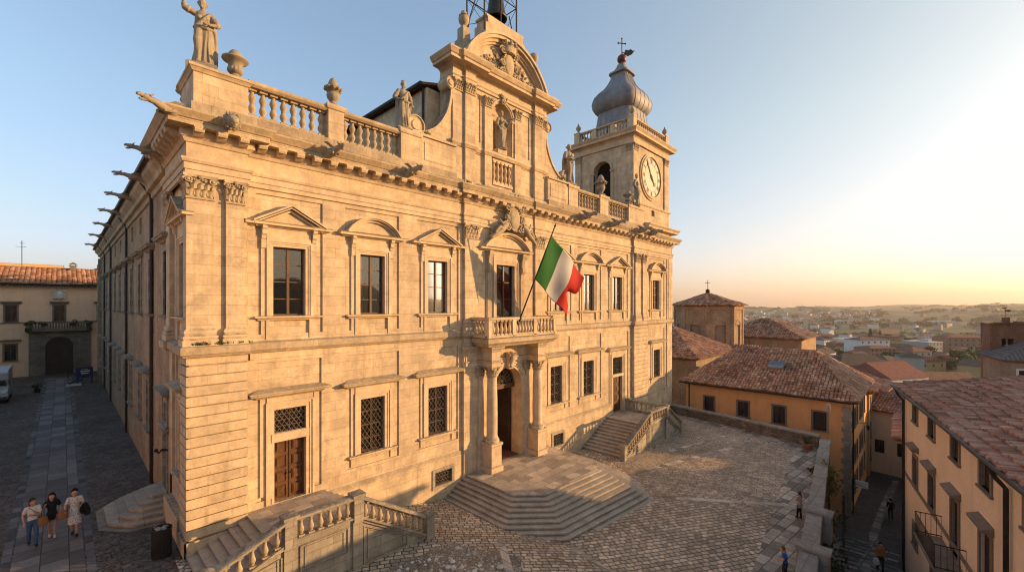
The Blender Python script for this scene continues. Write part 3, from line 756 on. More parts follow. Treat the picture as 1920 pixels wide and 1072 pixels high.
# balcony balustrade
mb = MB(); zB, zT = 7.5, 8.74; YB = BY+.2; xa, xb = BX0+.22, BX1-.22
for x in (xa, xa+2.05, xb-2.05, xb): post(mb, x, YB, zB, zT-.02, .15, .02)
for x in (xa, xb): mb.box(x-.13, x+.13, .0, .25, zB, zT-.1)
for a, b in (((xa, .2, 0), (xa, YB, 0)), ((xa, YB, 0), (xb, YB, 0)), ((xb, YB, 0), (xb, .2, 0))):
    a, b = Vector(a), Vector(b); rail_run(mb, a+Vector((0, 0, zB)), b+Vector((0, 0, zB)), .15, .16); rail_run(mb, a+Vector((0, 0, zT-.17)), b+Vector((0, 0, zT-.17)), .19, .17)
bb = mb.build('balcony_balustrade', M['trim'], pal)
bm1 = baluster_mesh(zT-zB-.33, .115).mesh('baluster', M['trim'])
for x0, x1, n in ((xa+.15, xa+1.9, 5), (xa+2.2, xb-2.2, 6), (xb-1.9, xb-.15, 5)): balrun(bm1, bb, (x0, YB, zB+.16), (x1, YB, zB+.16), n)
for x in (xa, xb): balrun(bm1, bb, (x, YB+.15, zB+.16), (x, .0, zB+.16), 4)

# fanlight, half-open door, hall behind
mb = MB(); yv = YW+.75; FT = lambda u, v, d: (u, yv-d, v)
mb.box(PIC-r0, PIC+r0, yv-.12, yv+.08, spr-.28, spr+.02); mb.box(PIC-r0, PIC+r0, yv-.18, yv+.02, spr-.06, spr+.0)
ring(mb, FT, PIC, spr, r0-.1, r0, -.05, .06)
o = mb.build('fanlight', M['wood'], pal)
mb = MB()
for k in range(1, 10):
    a = R(18*k); mb.tube([(PIC+.2*math.cos(a), yv-.05, spr+.2*math.sin(a)), (PIC+(r0-.06)*math.cos(a), yv-.05, spr+(r0-.06)*math.sin(a))], .018, 5, 0, False)
    for q in (.55, .95): mb.tube([(PIC+q*math.cos(R(18*k-18+18*j/4)), yv-.05, spr+q*math.sin(R(18*k-18+18*j/4))) for j in range(5)], .013, 4, 0, False)
mb.tube([(PIC+.2*math.cos(R(180*j/10)), yv-.05, spr+.2*math.sin(R(180*j/10))) for j in range(11)], .02, 5, 0, False)
mb.build('window_grille', M['grille'], o)
mb = MB(); p = arc((PIC, spr), r0, 0, 180, 16); mb.add([(a, yv+.04, b) for a, b in p], [tuple(range(len(p)))]); mb.build('pane', M['glass'], o)
o = door_leaf(1.25, spr-.28+.72, 5, 0).build('portal_door', M['shutter'], pal)
o.matrix_basis = Matrix.Translation((PIC+r0-.05, yv+.2, -.72)) @ Matrix.Rotation(R(205), 4, 'Z') @ Matrix.Translation((.62, 0, 0)) if 0 else Matrix.Translation((PIC+r0-.05, yv+.12, -.72)) @ Matrix.Rotation(R(97), 4, 'Z') @ Matrix.Translation((.64, 0, 0))
mb = MB(); mb.ball((-.45, -.06, 1.5), .06, 8, 6); mb.build('door_knob', M['bronze'], o)
mb = MB()
mb.box(PIC-r0-.6, PIC+r0+.6, .26, 7.0, -.76, -.718); 
o = mb.build('hall_floor', M['dirt'], pal)
mb = MB(); mb.quad((PIC-r0-.3, 1.1, -.72), (PIC-r0-.3, 7, -.72), (PIC-r0-.3, 7, 5), (PIC-r0-.3, 1.1, 5)); mb.quad((PIC-r0-.3, 7, -.72), (PIC+r0+.6, 7, -.72), (PIC+r0+.6, 7, 5), (PIC-r0-.3, 7, 5))
mb.quad((PIC+r0+.3, 1.1, -.72), (PIC+r0+.3, 7, -.72), (PIC+r0+.3, 7, 5), (PIC+r0+.3, 1.1, 5)); mb.quad((PIC-r0-.3, 1.1, 5), (PIC+r0+.6, 1.1, 5), (PIC+r0+.6, 7, 5), (PIC-r0-.3, 7, 5))
mb.box(PIC-2.2, PIC+.75, 3.3, 3.5, -.72, 4.6); mb.box(PIC-.9, PIC-.1, 3.27, 3.3, -.72, 2.2)
mb.build('hall_wall', plaster('hall_plaster', (.5, .38, .22), (.42, .3, .18)), pal)
# shield and figures above the balcony door
def shield(mb, c, w, h, d=.22):
    cx, cy, cz = c
    p = [(cx+w*.5*math.cos(R(a))*(1.0 if math.sin(R(a)) > -.2 else .93), cz+h*.5*math.sin(R(a))) for a in range(0, 360, 15)]
    T = lambda u, v, q: (u, cy-q, v)
    mb.prism(p, T, 0, d*.7)
    mb.ball((cx, cy-d*.7, cz), .5, 14, 8, 0, w*.8, .22, h*.8)
    for s in (-1, 1):
        for zz, r in ((.42, .16), (-.05, .13), (-.38, .15)):
            spiral(mb, (cx+s*w*.56, cy-d*.8, cz+h*zz), (s, 0, 0), (0, 0, 1), (0, -1, 0), w*r*1.5, 1.5, .055*w)
    for k in range(24):
        a = R(15*k); mb.ball((cx+w*.5*math.cos(a), cy-d*.85, cz+h*.5*math.sin(a)), .055*w, 6, 4)
def crown(mb, c, w, h):
    cx, cy, cz = c
    mb.lathe([(w*.42, 0), (w*.46, h*.2), (w*.42, h*.3), (w*.5, h*.62), (w*.3, h*.75), (.02, h*.85)], c, 14, sy=.6)
    for k in range(10):
        a = 2*math.pi*k/10; mb.ball((cx+w*.5*math.cos(a), cy+w*.3*math.sin(a), cz+h*.75), w*.09, 6, 4, 0, 1, 1, 1.6)
def foliage_relief(mb, x0, x1, z0, zf, y, n, r=.16):
    for i in range(n):
        u = random.random(); x = x0+(x1-x0)*u; z = z0 + random.random()*zf(u)
        a = random.uniform(0, 6.28); q = r*random.uniform(.6, 1.25)
        mb.ball((x, y-.02-random.random()*.06, z), q*.55, 6, 4, 0, 1, .9, 1, .25)
        if i % 2 == 0: spiral(mb, (x, y-.1, z), (math.cos(a), 0, math.sin(a)), (-math.sin(a), 0, math.cos(a)), (0, -1, 0), q*.8, 1.3, .03, 9)
mb = MB(); cx = 17.55
shield(mb, (cx, .05, 15.15), 1.25, 1.65, .45); crown(mb, (cx, -.15, 15.95), 1.1, .85)
for s in (-1, 1):           # reclining figures either side
    q = lambda u, v, w=0: (cx+s*u, .0-w, v)
    mb.tube([q(.75, 14.75, .25), q(1.0, 14.6, .3), q(1.3, 14.25, .3), q(1.75, 13.95, .3), q(2.1, 13.7, .25)], [.2, .25, .2, .16, .1], 9)
    mb.tube([q(.85, 14.85, .3), q(.72, 15.0, .3)], [.1, .08], 8); mb.ball(q(.78, 15.2, .3), .16, 9, 7, 0, 1, 1, 1.15)
    mb.tube([q(.95, 14.85, .35), q(1.3, 14.7, .42), q(1.5, 14.95, .35)], [.09, .07, .05], 7)
    mb.tube([q(1.2, 14.3, .35), q(1.5, 14.45, .4), q(1.85, 14.05, .35)], [.15, .13, .08], 8)
    foliage_relief(mb, cx+s*.7, cx+s*1.9, 13.95, lambda u: .9*(1-u)+.2, .05, 14, .17)
mb.build('coat_of_arms', M['orn'], pal)

# ---- gargoyles
def gargoyle(L, lion=False):
    mb = MB()
    if lion:
        mb.ball((0, -.18, 0), .2, 12, 8, 0, 1, 1.1, 1.1, .06); mb.ball((0, -.4, -.06), .12, 9, 6, 0, 1, 1, .8)
        mb.tube([(-.08, -.42, -.16), (0, -.5, -.2), (.08, -.42, -.16)], .035, 6)
        for k in range(14):
            a = 2*math.pi*k/14; mb.ball((.21*math.cos(a), -.14, .22*math.sin(a)), .075, 6, 4, 0, 1, 1.2, 1, .2)
        for s in (-1, 1): mb.ball((s*.15, -.22, .2), .05, 6, 4); mb.ball((s*.07, -.36, .05), .03, 6, 4)
        return mb
    mb.tube([(0, .25, -.12), (0, -.1, -.06), (0, -L*.45, 0), (0, -L*.7, .07), (0, -L*.85, .06)], [.21, .2, .16, .12, .11], 10)
    mb.ball((0, -L*.92, .08), .14, 10, 7, 0, .95, 1.25, .9, .05)
    mb.tube([(0, -L*.95, .1), (0, -L*1.1, .11), (0, -L*1.18, .07)], [.1, .075, .05], 8)      # upper jaw
    mb.tube([(0, -L*.93, 0), (0, -L*1.06, -.06), (0, -L*1.12, -.06)], [.07, .05, .035], 7)    # lower jaw
    for s in (-1, 1):
        mb.tube([(s*.09, -L*.86, .16), (s*.14, -L*.78, .27)], [.05, .012], 6)
        mb.tube([(s*.16, -.1, .0), (s*.22, -L*.3, -.12), (s*.16, -L*.5, -.17)], [.08, .07, .05], 7)
        mb.add([(s*.1, -.1, .12), (s*.34, .05, .34), (s*.3, -L*.25, .3), (s*.12, -L*.45, .1)], [(0, 1, 2, 3)])
        mb.ball((s*.08, -L*.98, .15), .03, 6, 4)
    return mb
gm = gargoyle(1.15).mesh('gargoyle', M['statue']); gl = gargoyle(1, True).mesh('gargoyle', M['statue']); gs = gargoyle(.8).mesh('gargoyle', M['statue'])
inst(gm, 'gargoyle', pal, TR(-.35, -.45, 16.4, R(-58), .95, 1.0, .9))
inst(gl, 'gargoyle', pal, TR(1.27, -.75, 16.45, 0, 1.15, 1.15, 1.2))
for x in (5.2, 9.3): inst(gs, 'gargoyle', pal, TR(x, -.55, 16.42, R(12), 1, 1, 1))
for x in (25.0, 29.3, 34.0, 36.2): inst(gs, 'gargoyle', pal, TR(x, -.6, 16.42, R(8), 1.1, 1.3, 1.1))
for y in (3.8, 9.2, 15.0, 21.6, 29.0, 37.6, 47.4): inst(gm, 'gargoyle', pal, TR(-.4 if y > 4.75 else -.5, y, 15.98+.004*y, R(-90), .75, .82 if y > 8 else .7, .75))

# ---- parapet
mb = MB()
mb.box(.16, 12.9, .02, .9, 16.6, 17.2); mb.box(21.5, 36.3, .02, .9, 16.6, 17.2); mb.box(.16, 1.0, .9, 4.6, 16.6, 17.2)
mb.box(12.9, 21.5, .14, 1.0, 16.6, 17.0)
mb.build('parapet_base', M['rough'], pal)
mb = MB()
mb.box(.24, 2.08, .1, 2.5, 17.2, 18.36)
mb.sweep([(0, 18.36), (.05, 18.38), (.12, 18.5), (.16, 18.52), (.16, 18.62), (-.5, 18.68)], [(.24, .1), (2.08, .1), (2.08, 2.5), (.24, 2.5)], True)
mb.quad((.5, .4, 18.67), (1.8, .4, 18.67), (1.8, 2.2, 18.67), (.5, 2.2, 18.67)); mb.build('corner_pedestal', M['stone'], pal)
for x0, x1 in ((5.36, 6.1), (9.2, 10.4), (24.0, 25.2), (28.45, 29.75), (33.3, 36.3)):
    mb = MB(); mb.box(x0, x1, .08, .84, 17.2, 18.6); mb.sweep([(0, 18.6), (.06, 18.62), (.1, 18.72), (.1, 18.84), (-.3, 18.9)], [(x0, .08), (x1, .08), (x1, .84), (x0, .84)], True)
    mb.quad((x0+.2, .3, 18.89), (x1-.2, .3, 18.89), (x1-.2, .6, 18.89), (x0+.2, .6, 18.89)); mb.build('parapet_pier', M['stone'], pal)
for a, b in ((10.4, 12.9), (21.5, 24.0)):
    mb = MB(); mb.box(a, b, .14, .8, 17.2, 18.78); mb.box(a, b, .02, .9, 18.78, 18.92); mb.relief(a+.1, b-.1, 17.25, 18.75, [(a+.3, b-.3, 17.5, 18.5, .03)], lambda u, v, d: (u, .135-d, v), base=.0, back=-.01); mb.build('parapet_wall', M['stone'], pal)
mb = MB(); mb.box(.3, 1.0, 3.4, 4.2, 17.2, 18.2); mb.build('parapet_pier', M['stone'], pal)
runs = ((2.1, 5.36, 8), (6.1, 9.2, 8), (25.2, 28.45, 8), (29.75, 33.3, 8))
for a, b, n in runs:
    mb = MB(); mb.box(a, b, .2, .72, 17.2, 17.32); mb.sweep([(-.05, 18.5), (.0, 18.5), (.08, 18.58), (.1, 18.62), (.1, 18.72), (-.1, 18.78), (-.4, 18.78)], [(a, .18), (b, .18)], caps=False)
    mb.quad((a, .74, 18.5), (b, .74, 18.5), (b, .74, 18.78), (a, .74, 18.78)); mb.quad((a, .2, 18.5), (b, .2, 18.5), (b, .74, 18.5), (a, .74, 18.5)); mb.quad((a, .5, 18.78), (b, .5, 18.78), (b, .74, 18.78), (a, .74, 18.78))
    pr = mb.build('parapet_balustrade', M['ledge'], pal)
    if a < 3: bm2 = baluster_mesh(1.18, .15, True).mesh('baluster', M['orn'])
    balrun(bm2, pr, (a, .45, 17.32), (b, .45, 17.32), n)
# flank parapet
mb = MB(); mb.box(.3, .7, 4.2, 54, 16.6, 17.0); mb.build('flank_parapet', M['ledge'], pal)
# ---- gable
GY = .4; GT = lambda u, v, d: (u, GY-d, v)
GL, GR = 12.85, 21.55; NX, NR, NS = 17.03, .9, 21.88
mb = MB()
mb.relief(GL, GR, 16.6, 23.4, [
    (GL, GL+.85, 16.6, 22.99, .06), (13.7, 14.5, 16.6, 22.99, .2), (20.1, 20.95, 16.6, 22.99, .2), (20.95, GR, 16.6, 22.99, .06),
    (14.72, 15.1, 19.7, 22.7, -.07), (18.98, 19.75, 19.7, 22.7, -.07), (15.35, 15.95, 16.6, 22.75, .14), (18.12, 18.72, 16.6, 22.75, .14),
    (NX-NR, NX+NR, 19.45, NS+NR, None), (16.1, 17.95, 17.4, 18.9, -.3), (14.6, 15.25, 17.2, 18.95, -.05), (18.85, 20.0, 17.2, 18.95, -.05)], GT, back=-.5)
spandrel(mb, GT, NX, NS, NR, 0, -.25)
ring(mb, GT, NX, NS, NR, NR+.1, 0, .05); ring(mb, GT, NX, NS, NR+.1, NR+.22, 0, .1)
for s in (-1, 1):
    mb.box(NX+s*(NR+.11)-.11, NX+s*(NR+.11)+.11, GY-.06, GY+.1, 19.45, NS-.12); mb.box(NX+s*(NR+.12)-.16, NX+s*(NR+.12)+.16, GY-.12, GY+.1, NS-.14, NS)
mb.box(GL+.004, GR-.004, GY+.01+.5, 1.6, 16.6, 24.3); mb.box(GL+.003, GL+.1, GY-.05, GY+.5, 16.6, 24.2); mb.box(GR-.1, GR-.003, GY-.05, GY+.5, 16.6, 24.2)
# volutes either side
def volute(s):
    x0 = GL if s < 0 else GR; L = 2.75
    p = [(x0, 19.0)]
    for k in range(13):
        a = R(90*k/12); p.append((x0+s*(L-(L-.12)*math.sin(a))*1.0, 19.1+3.25*(1-math.cos(a))**1.0))
    p.append((x0, 22.35))
    mb.prism(p, lambda u, v, q: (u, q, v), GY+.02, GY+.5)
    o = [(u, v) for u, v in p[1:-1]]
    inn = []
    for k, (a, b) in enumerate(o):
        p_, q_ = o[max(0, k-1)], o[min(len(o)-1, k+1)]; dx, dz = q_[0]-p_[0], q_[1]-p_[1]; l_ = math.hypot(dx, dz); nx, nz = dz/l_, -dx/l_
        if nx*(x0-a) + nz*(-1) < 0: nx, nz = -nx, -nz
        inn.append((a+nx*.15, b+nz*.15))
    mb.prism(o+inn[::-1], lambda u, v, q: (u, q, v), GY-.06, GY+.56)
    cx = x0+s*(L-.25); T = lambda u, v, q: (u, GY+.2-q, v)
    mb.lathe([(.01, -.2), (.55, -.2), (.58, -.1), (.58, .25), (.5, .3), (.46, .22), (.3, .2), (.26, .28), (.1, .3), (.01, .3)], (0, 0, 0), 20)
    n = len(mb.v)-10*20
    for i in range(n, len(mb.v)):
        x, y, z = mb.v[i]; mb.v[i] = (cx+x, GY+.25-z, 19.42+y)
    cx = x0+s*.16
    mb.lathe([(.01, -.55), (.36, -.55), (.4, -.4), (.36, .1), (.4, .28), (.34, .36), (.3, .28), (.2, .26), (.16, .34), (.01, .36)], (0, 0, 0), 18)
    n = len(mb.v)-10*18
    for i in range(n, len(mb.v)):
        x, y, z = mb.v[i]; mb.v[i] = (cx+x, GY+.2-z, 22.6+y)
volute(-1); volute(1)
gab = mb.build('gable_wall', M['stone'], pal)
mb = MB()
gp = [(GL, 1.5), (GL, GY-.06), (13.7, GY-.06), (13.7, GY-.2), (14.5, GY-.2), (14.5, GY), (15.35, GY), (15.35, GY-.14), (18.72, GY-.14), (18.72, GY), (20.1, GY), (20.1, GY-.2), (20.95, GY-.2), (20.95, GY-.06), (GR, GY-.06), (GR, 1.5)]
mb.sweep([(-.02, 19.0), (.06, 19.02), (.14, 19.14), (.16, 19.16), (.16, 19.3), (-.02, 19.38)], gp[:7]+[(NX-NR, GY), (NX-NR, GY+.2)]); mb.sweep([(-.02, 19.0), (.06, 19.02), (.14, 19.14), (.16, 19.16), (.16, 19.3), (-.02, 19.38)], gp[6:8]+gp[8:])
mb.sweep([(-.02, 16.62), (.1, 16.62), (.1, 16.98), (.03, 17.06), (-.02, 17.08)], gp[1:-1])
gp2 = [(GL, 1.5), (GL, GY-.08), (13.7, GY-.08), (13.7, GY-.24), (14.5, GY-.24), (14.5, GY-.06), (20.1, GY-.06), (20.1, GY-.24), (20.95, GY-.24), (20.95, GY-.08), (GR, GY-.08), (GR, 1.5)]
mb.sweep([(-.02, 22.98), (.04, 23.0), (.04, 23.14), (.1, 23.2), (.1, 23.28), (0, 23.3), (0, 23.62), (.08, 23.68), (.2, 23.78), (.22, 23.8), (.62, 23.82), (.62, 23.98), (.7, 24.02), (.82, 24.2), (.84, 24.24), (.84, 24.3), (-.02, 24.4)], gp2)
mb.box(GL, GR, GY-.02, 1.5, 24.2, 24.39)
mb.build('gable_cornice', M['trim'], pal)
# segmental pediment with arms
mb = MB(); AC, hw, rise, zb = 17.3, 3.95, 2.75, 24.36; RA = (hw*hw+rise*rise)/(2*rise); ca = zb+rise-RA; an = math.degrees(math.acos((zb-ca)/RA))
for r0_, r1_, d in ((RA-.16, RA, .62), (RA-.34, RA-.16, .5), (RA-.5, RA-.34, .3), (RA-.62, RA-.5, .18)):
    ring(mb, GT, AC, ca, r0_, r1_, -.9, d, 90+an, 90-an, 32)
p = arc((AC, ca), RA-.55, 90+an*.97, 90-an*.97, 28); mb.prism(p, GT, -.85, .02)
T2 = lambda u, v, d: (u, GY-d, v)
mb.prism([(15.3, 26.6), (15.3, 27.35), (15.5, 27.4), (15.5, 27.75), (15.38, 27.8), (15.38, 27.92), (18.85, 27.92), (18.85, 27.8), (18.75, 27.75), (18.75, 27.4), (18.95, 27.35), (18.95, 26.6)], T2, -.8, .28)
mb.build('arched_pediment', M['trim'], pal)
mb = MB(); shield(mb, (17.35, GY-.08, 25.35), 1.15, 1.75, .4); crown(mb, (17.35, GY-.35, 26.05), 1.25, .75)
foliage_relief(mb, 14.6, 16.8, 24.45, lambda u: .35+1.35*u, GY-.02, 60, .17); foliage_relief(mb, 17.9, 20.3, 24.45, lambda u: .35+1.35*(1-u), GY-.02, 60, .17)
mb.build('gable_coat_of_arms', M['orn'], pal)
gcm = capital_mesh(.66, .62).mesh('capital', M['orn'])
for x, y, sx in ((13.28, GY-.06, .9), (14.1, GY-.2, 1.1), (20.52, GY-.2, 1.15), (21.25, GY-.06, .8)): inst(gcm, 'capital', pal, TR(x, y, 22.38, 0, sx, 1, 1))
for x in (15.65, 18.42): inst(gcm, 'capital', pal, TR(x, GY-.14, 22.14, 0, .85, 1, .95))
mb = MB(); mb.box(NX-.16, NX+.16, GY-.2, GY+.05, NS+NR-.08, NS+NR+.5); foliage_relief(mb, NX-.3, NX+.3, NS+NR, lambda u: .45, GY-.12, 12, .13); mb.build('keystone', M['orn'], pal)
# niche shell
mb = MB(); n = 24; vs = []; prof = [(1, 19.45), (1, NS)] + [(math.cos(R(10*k)), NS+NR*math.sin(R(10*k))) for k in range(1, 10)]
for q, z in prof:
    for j in range(n+1):
        a = math.pi*j/n; rr = NR*q*(1-.035*(abs(math.sin(a*6)) if z > NS-.02 else 0)); vs.append((NX-rr*math.cos(a), GY+.02+rr*.75*math.sin(a), z))
mb.add(vs, [(i*(n+1)+j, i*(n+1)+j+1, (i+1)*(n+1)+j+1, (i+1)*(n+1)+j) for i in range(len(prof)-1) for j in range(n)], 0, True)
mb.box(NX-NR-.05, NX+NR+.05, GY-.02, GY+.8, 19.3, 19.46); mb.box(NX-.42, NX+.42, GY-.05, GY+.5, 19.46, 19.8)
mb.build('niche', M['stone'], pal)
mb = MB(); mb.box(16.1, 17.95, GY-.1, GY+.25, 17.28, 17.45); mb.box(16.1, 17.95, GY-.06, GY+.25, 18.85, 18.98); o = mb.build('niche_balustrade', M['trim'], pal)
nb = baluster_mesh(1.4, .12, True).mesh('baluster', M['trim']); balrun(nb, o, (16.12, GY+.06, 17.45), (17.93, GY+.06, 17.45), 5)
# pinnacles on the gable's shoulders
mb = MB(); mb.box(13.55, 14.35, .25, 1.05, 24.35, 25.7)
mb.sweep([(0, 25.5), (-.02, 25.7), (-.1, 25.8), (-.12, 25.9), (-.12, 26.45), (-.2, 26.55)], [(13.55, .25), (14.35, .25), (14.35, 1.05), (13.55, 1.05)], True); mb.box(13.72, 14.18, .42, .88, 25.7, 26.5)
mb.lathe([(.24, 26.45), (.15, 26.57), (.14, 26.65), (.3, 26.85), (.34, 27.05), (.28, 27.2), (.32, 27.25), (.2, 27.35), (.17, 27.5), (.03, 27.6)], (13.95, .65, 0), 14)
mb.build('pinnacle', M['orn'], pal)
mb = MB(); mb.lathe([(.3, 26.3), (.3, 26.7), (.18, 26.8), (.15, 26.9), (.3, 27.05), (.36, 27.25), (.3, 27.45), (.1, 27.6)], (20.35, .55, 0), 14); mb.build('pinnacle', M['orn'], pal)

# ---- nave behind the gable
mb = MB(); mb.box(11.9, 22.7, 1.65, 34, 16.5, 22.5); mb.build('nave_wall', M['stone'], pal)
mb = MB(); mb.prism([(11.55, 22.55), (17.3, 24.1), (23.05, 22.55), (23.05, 22.7), (17.3, 24.28), (11.55, 22.7)], lambda u, v, q: (u, q, v), 1.62, 34.4); nr = mb.build('nave_roof', tilerows('nave_tiles', (.17, .085, .055), (.24, .13, .085), .26, .4, 1), pal)
mb = MB(); mb.tube([(11.48, 1.62, 22.6), (11.48, 34.4, 22.6)], .12, 8); mb.tube([(11.8, 1.9, 22.5), (11.8, 1.9, 16.6)], .07, 8); mb.build('gutter', M['gutter'], pal)
mb = MB(); mb.quad((.5, 1, 16.6), (42.5, 1, 16.6), (42.5, 12, 17.4), (.5, 12, 17.4)); mb.quad((.5, 12, 17.4), (42.5, 12, 17.4), (42.5, 12, 16), (.5, 12, 16)); mb.quad((.5, 12, 16.3), (12, 12, 18), (12, 54, 18), (.5, 54, 16.3)); mb.build('roof', tilerows('palace_roof_tiles', (.17, .085, .055), (.24, .13, .085)), pal)

# ---- brick flank along the lane
mb = MB(); fl = []
WY = [5.75, 10.75, 15.5, 20.2, 24.6, 29.2, 34.2, 40.2, 45.0, 50.5]; LY = [11.9, 15.6, 20.8, 25.0, 29.5, 34.5, 40.5, 45.5, 50.8]
for y in WY: fl += [(y-.55, y+.55, 9.0, 12.0, -.22), (y-.5, y+.5, 13.9, 14.9, -.06)]
for y in LY: fl.append((y-.5, y+.5, 2.55, 5.3, -.22))
fl += [(5.3, 6.8, .7, 5.2, None), (4.75, 54.5, -1, .8, .1)]
mb.relief(4.75, 54.3, -1, 15.2, fl, SD, base=.12, back=-.3)
mb.quad((.3, 54.3, -1), (12, 54.3, -1), (12, 54.3, 16.4), (.3, 54.3, 16.4))
mb.build('flank_wall', M['brick'], pal)
mb = MB(); mb.sweep([(-.05, 15.1), (.1, 15.15), (.14, 15.4), (.3, 15.46), (.34, 15.7), (.55, 15.95), (.6, 16.2), (.66, 16.4), (-.05, 16.5)], [(.3, 54.5), (.18, 54.5), (.18, 4.75)]); mb.build('flank_cornice', M['ledge'], pal)
mb = MB(); y = 5.0
while y < 54: mb.box(-.02, .2, y, y+.16, 15.47, 15.68); y += .42
mb.build('dentil_course', M['brickpale'], pal)
mb = MB(); mb.tube([(-.52, 5.2, 16.32), (-.52, 54.4, 16.32)], .13, 8); mb.build('gutter', M['gutter'], pal)
dm = MB(); dm.tube([(-.35, 0, 16.2), (-.3, 0, 15.9), (.06, -.1, 15.3), (.08, -.1, 14.9), (.08, -.1, .0)], .075, 8)
for z in (2, 5, 8, 11, 14): dm.box(.0, .17, -.2, 0, z, z+.06)
dme = dm.mesh('downpipe', M['gutter'])
for y in (10.0, 23.1, 38.2, 47.2): inst(dme, 'downpipe', pal, TR(0, y, 0))
fw = MB(); w, h = 1.1, 3.0
fw.relief(-w/2-.4, w/2+.4, -.2, h+.6, [(-w/2-.22, w/2+.22, 0, h+.22, .07), (-w/2-.2, w/2+.2, h+.22, h+.5, .04), (-w/2, w/2, 0, h, None)], LT, base=None, back=-.3)
hood(fw, w, h+.52, .5, .4); fw.sweep([(0, -.14), (.12, -.14), (.2, -.05), (.2, 0), (0, .03)], [(-w/2-.35, .03), (-w/2-.35, 0), (w/2+.35, 0), (w/2+.35, .03)])
fo = fw.build('window', M['plinth'], pal); panes(1.1, 3.0, .2).build('pane', M['glass'], fo)
for i, y in enumerate(WY):
    mx = TR(.18, y, 9.0, R(-90))
    if i == 0: fo.matrix_basis = mx
    else: copy_part(fo, pal, mx)
for y in LY: copy_part(fo, pal, TR(.18, y, 2.55, R(-90), .9, 1, .9))
# side door up the steps, window above it
o = door_leaf(.95, 2.5, 3).build('door', M['wood'], pal); o.matrix_basis = TR(.2, 6.05, .92, R(-90))
mb = MB(); mb.relief(-.9, .9, -.2, 4.6, [(-.75, .75, -.2, 4.35, .08), (-.6, .6, 0, 4.2, .04), (-.48, .48, 0, 2.5, None), (-.42, .42, 3.05, 3.95, None)], LT, base=None, back=-.22); hood(mb, .95, 4.4, .45, .35); hood(mb, .95, 2.72, .3, .2)
mb.build('door_surround', M['plinth'], o)
mb = MB(); mb.quad((-.45, .2, 3), (.45, .2, 3), (.45, .2, 4), (-.45, .2, 4)); mb.build('pane', M['glass'], o)
mb = MB(); mb.box(-.12, .32, 54.1, 55.1, -1, 15.2)
for k in range(18): mb.box(-.2, .3, 54.05+.1*(k % 2), 55.15, .2+.8*k, .85+.8*k)
mb.build('quoin_strip', M['plinth'], pal)
mb = MB(); mb.tube([(.12, 4.95, 2.9), (-.12, 4.95, 2.95), (-.2, 4.9, 2.85), (-.28, 4.95, 2.95)], .05, 8); mb.ball((-.3, 4.95, 2.98), .08, 8, 6); mb.build('wall_lamp', M['iron'], pal)

# ================================================================= CLOCK TOWER
tow = thing('clock_tower', 'square stone clock tower with lead onion dome at the right end of the palace', 'tower', (38.3, 3.5, 16.6))
X0, X1, Y0, Y1 = 34.6, 42.1, .35, 7.0; xm, ym = (X0+X1)/2, (Y0+Y1)/2
TT = lambda u, v, d: (u, Y0-d, v); TS = lambda u, v, d: (X0-d, u, v)
mb = MB()
mb.relief(X0-.12, X1+.12, 16.5, 25.9, [(X0-.12, X0+.9, 16.5, 24.99, .12), (X1-.9, X1+.12, 16.5, 24.99, .12), (X0-.12, X1+.12, 16.5, 19.3, .16), (38.1, 38.75, 18.45, 19.05, None)], TT, back=-.5)
mb.relief(Y0-.12, Y1, 16.5, 25.9, [(Y0-.12, Y0+.7, 16.5, 24.99, .12), (Y1-.7, Y1, 16.5, 24.99, .12), (Y0-.12, Y1, 16.5, 19.3, .16), (2.75, 4.75, 19.6, 23.9+.0, None)], TS, back=-.7)
spandrel(mb, TS, 3.75, 22.9, 1.0, 0, -.7); ring(mb, TS, 3.75, 22.9, 1.0, 1.22, 0, .08)
for s in (-1, 1): mb.box(X0-.1, X0+.2, 3.75+s*1.12-.12, 3.75+s*1.12+.12, 19.6, 22.75); mb.box(X0-.16, X0+.2, 3.75+s*1.14-.2, 3.75+s*1.14+.2, 22.72, 22.92)
mb.quad((X1, Y0, 16.5), (X1, Y1, 16.5), (X1, Y1, 25.9), (X1, Y0, 25.9)); mb.quad((X0, Y1, 16.5), (X1, Y1, 16.5), (X1, Y1, 25.9), (X0, Y1, 25.9))
mb.build('wall', M['stone'], tow)
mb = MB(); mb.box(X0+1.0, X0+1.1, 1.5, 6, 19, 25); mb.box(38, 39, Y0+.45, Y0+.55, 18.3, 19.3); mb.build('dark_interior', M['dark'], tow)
mb = MB(); tp = [(X0-.12, Y0-.12), (X1+.12, Y0-.12), (X1+.12, Y1+.12), (X0-.12, Y1+.12)]
mb.sweep([(-.05, 25.0), (.05, 25.0), (.05, 25.2), (0, 25.22), (0, 25.55), (.1, 25.65), (.2, 25.72), (.5, 25.76), (.5, 25.95), (.66, 26.15), (.68, 26.22), (-.1, 26.34)], tp, True)
mb.build('cornice', M['trim'], tow); mb = MB()
mb.sweep([(-.05, 19.2), (.1, 19.22), (.16, 19.34), (.16, 19.42), (-.05, 19.5)], tp, True)
mb.build('cornice', M['trim'], tow); mb = MB()
mb.sweep([(-.05, 17.0), (.1, 17.0), (.5, 17.1), (.55, 17.3), (.7, 17.45), (.7, 17.52), (-.05, 17.65)], [(36.6, .24), (42.95, .24), (42.95, 8)])
mb.box(36.6, 42.9, .3, 8, 16.55, 17.05)
mb.build('cornice', M['trim'], tow)
tcm = capital_mesh(.7, .62).mesh('capital', M['orn'])
for x in (X0+.45, X1-.45): inst(tcm, 'capital', tow, TR(x, Y0-.12, 24.35, 0, 1.1, 1, 1))
for y in (Y0+.35, Y1-.35): inst(tcm, 'capital', tow, TR(X0-.12, y, 24.35, R(-90), .9, 1, 1))
mb = MB(); zt = 27.55
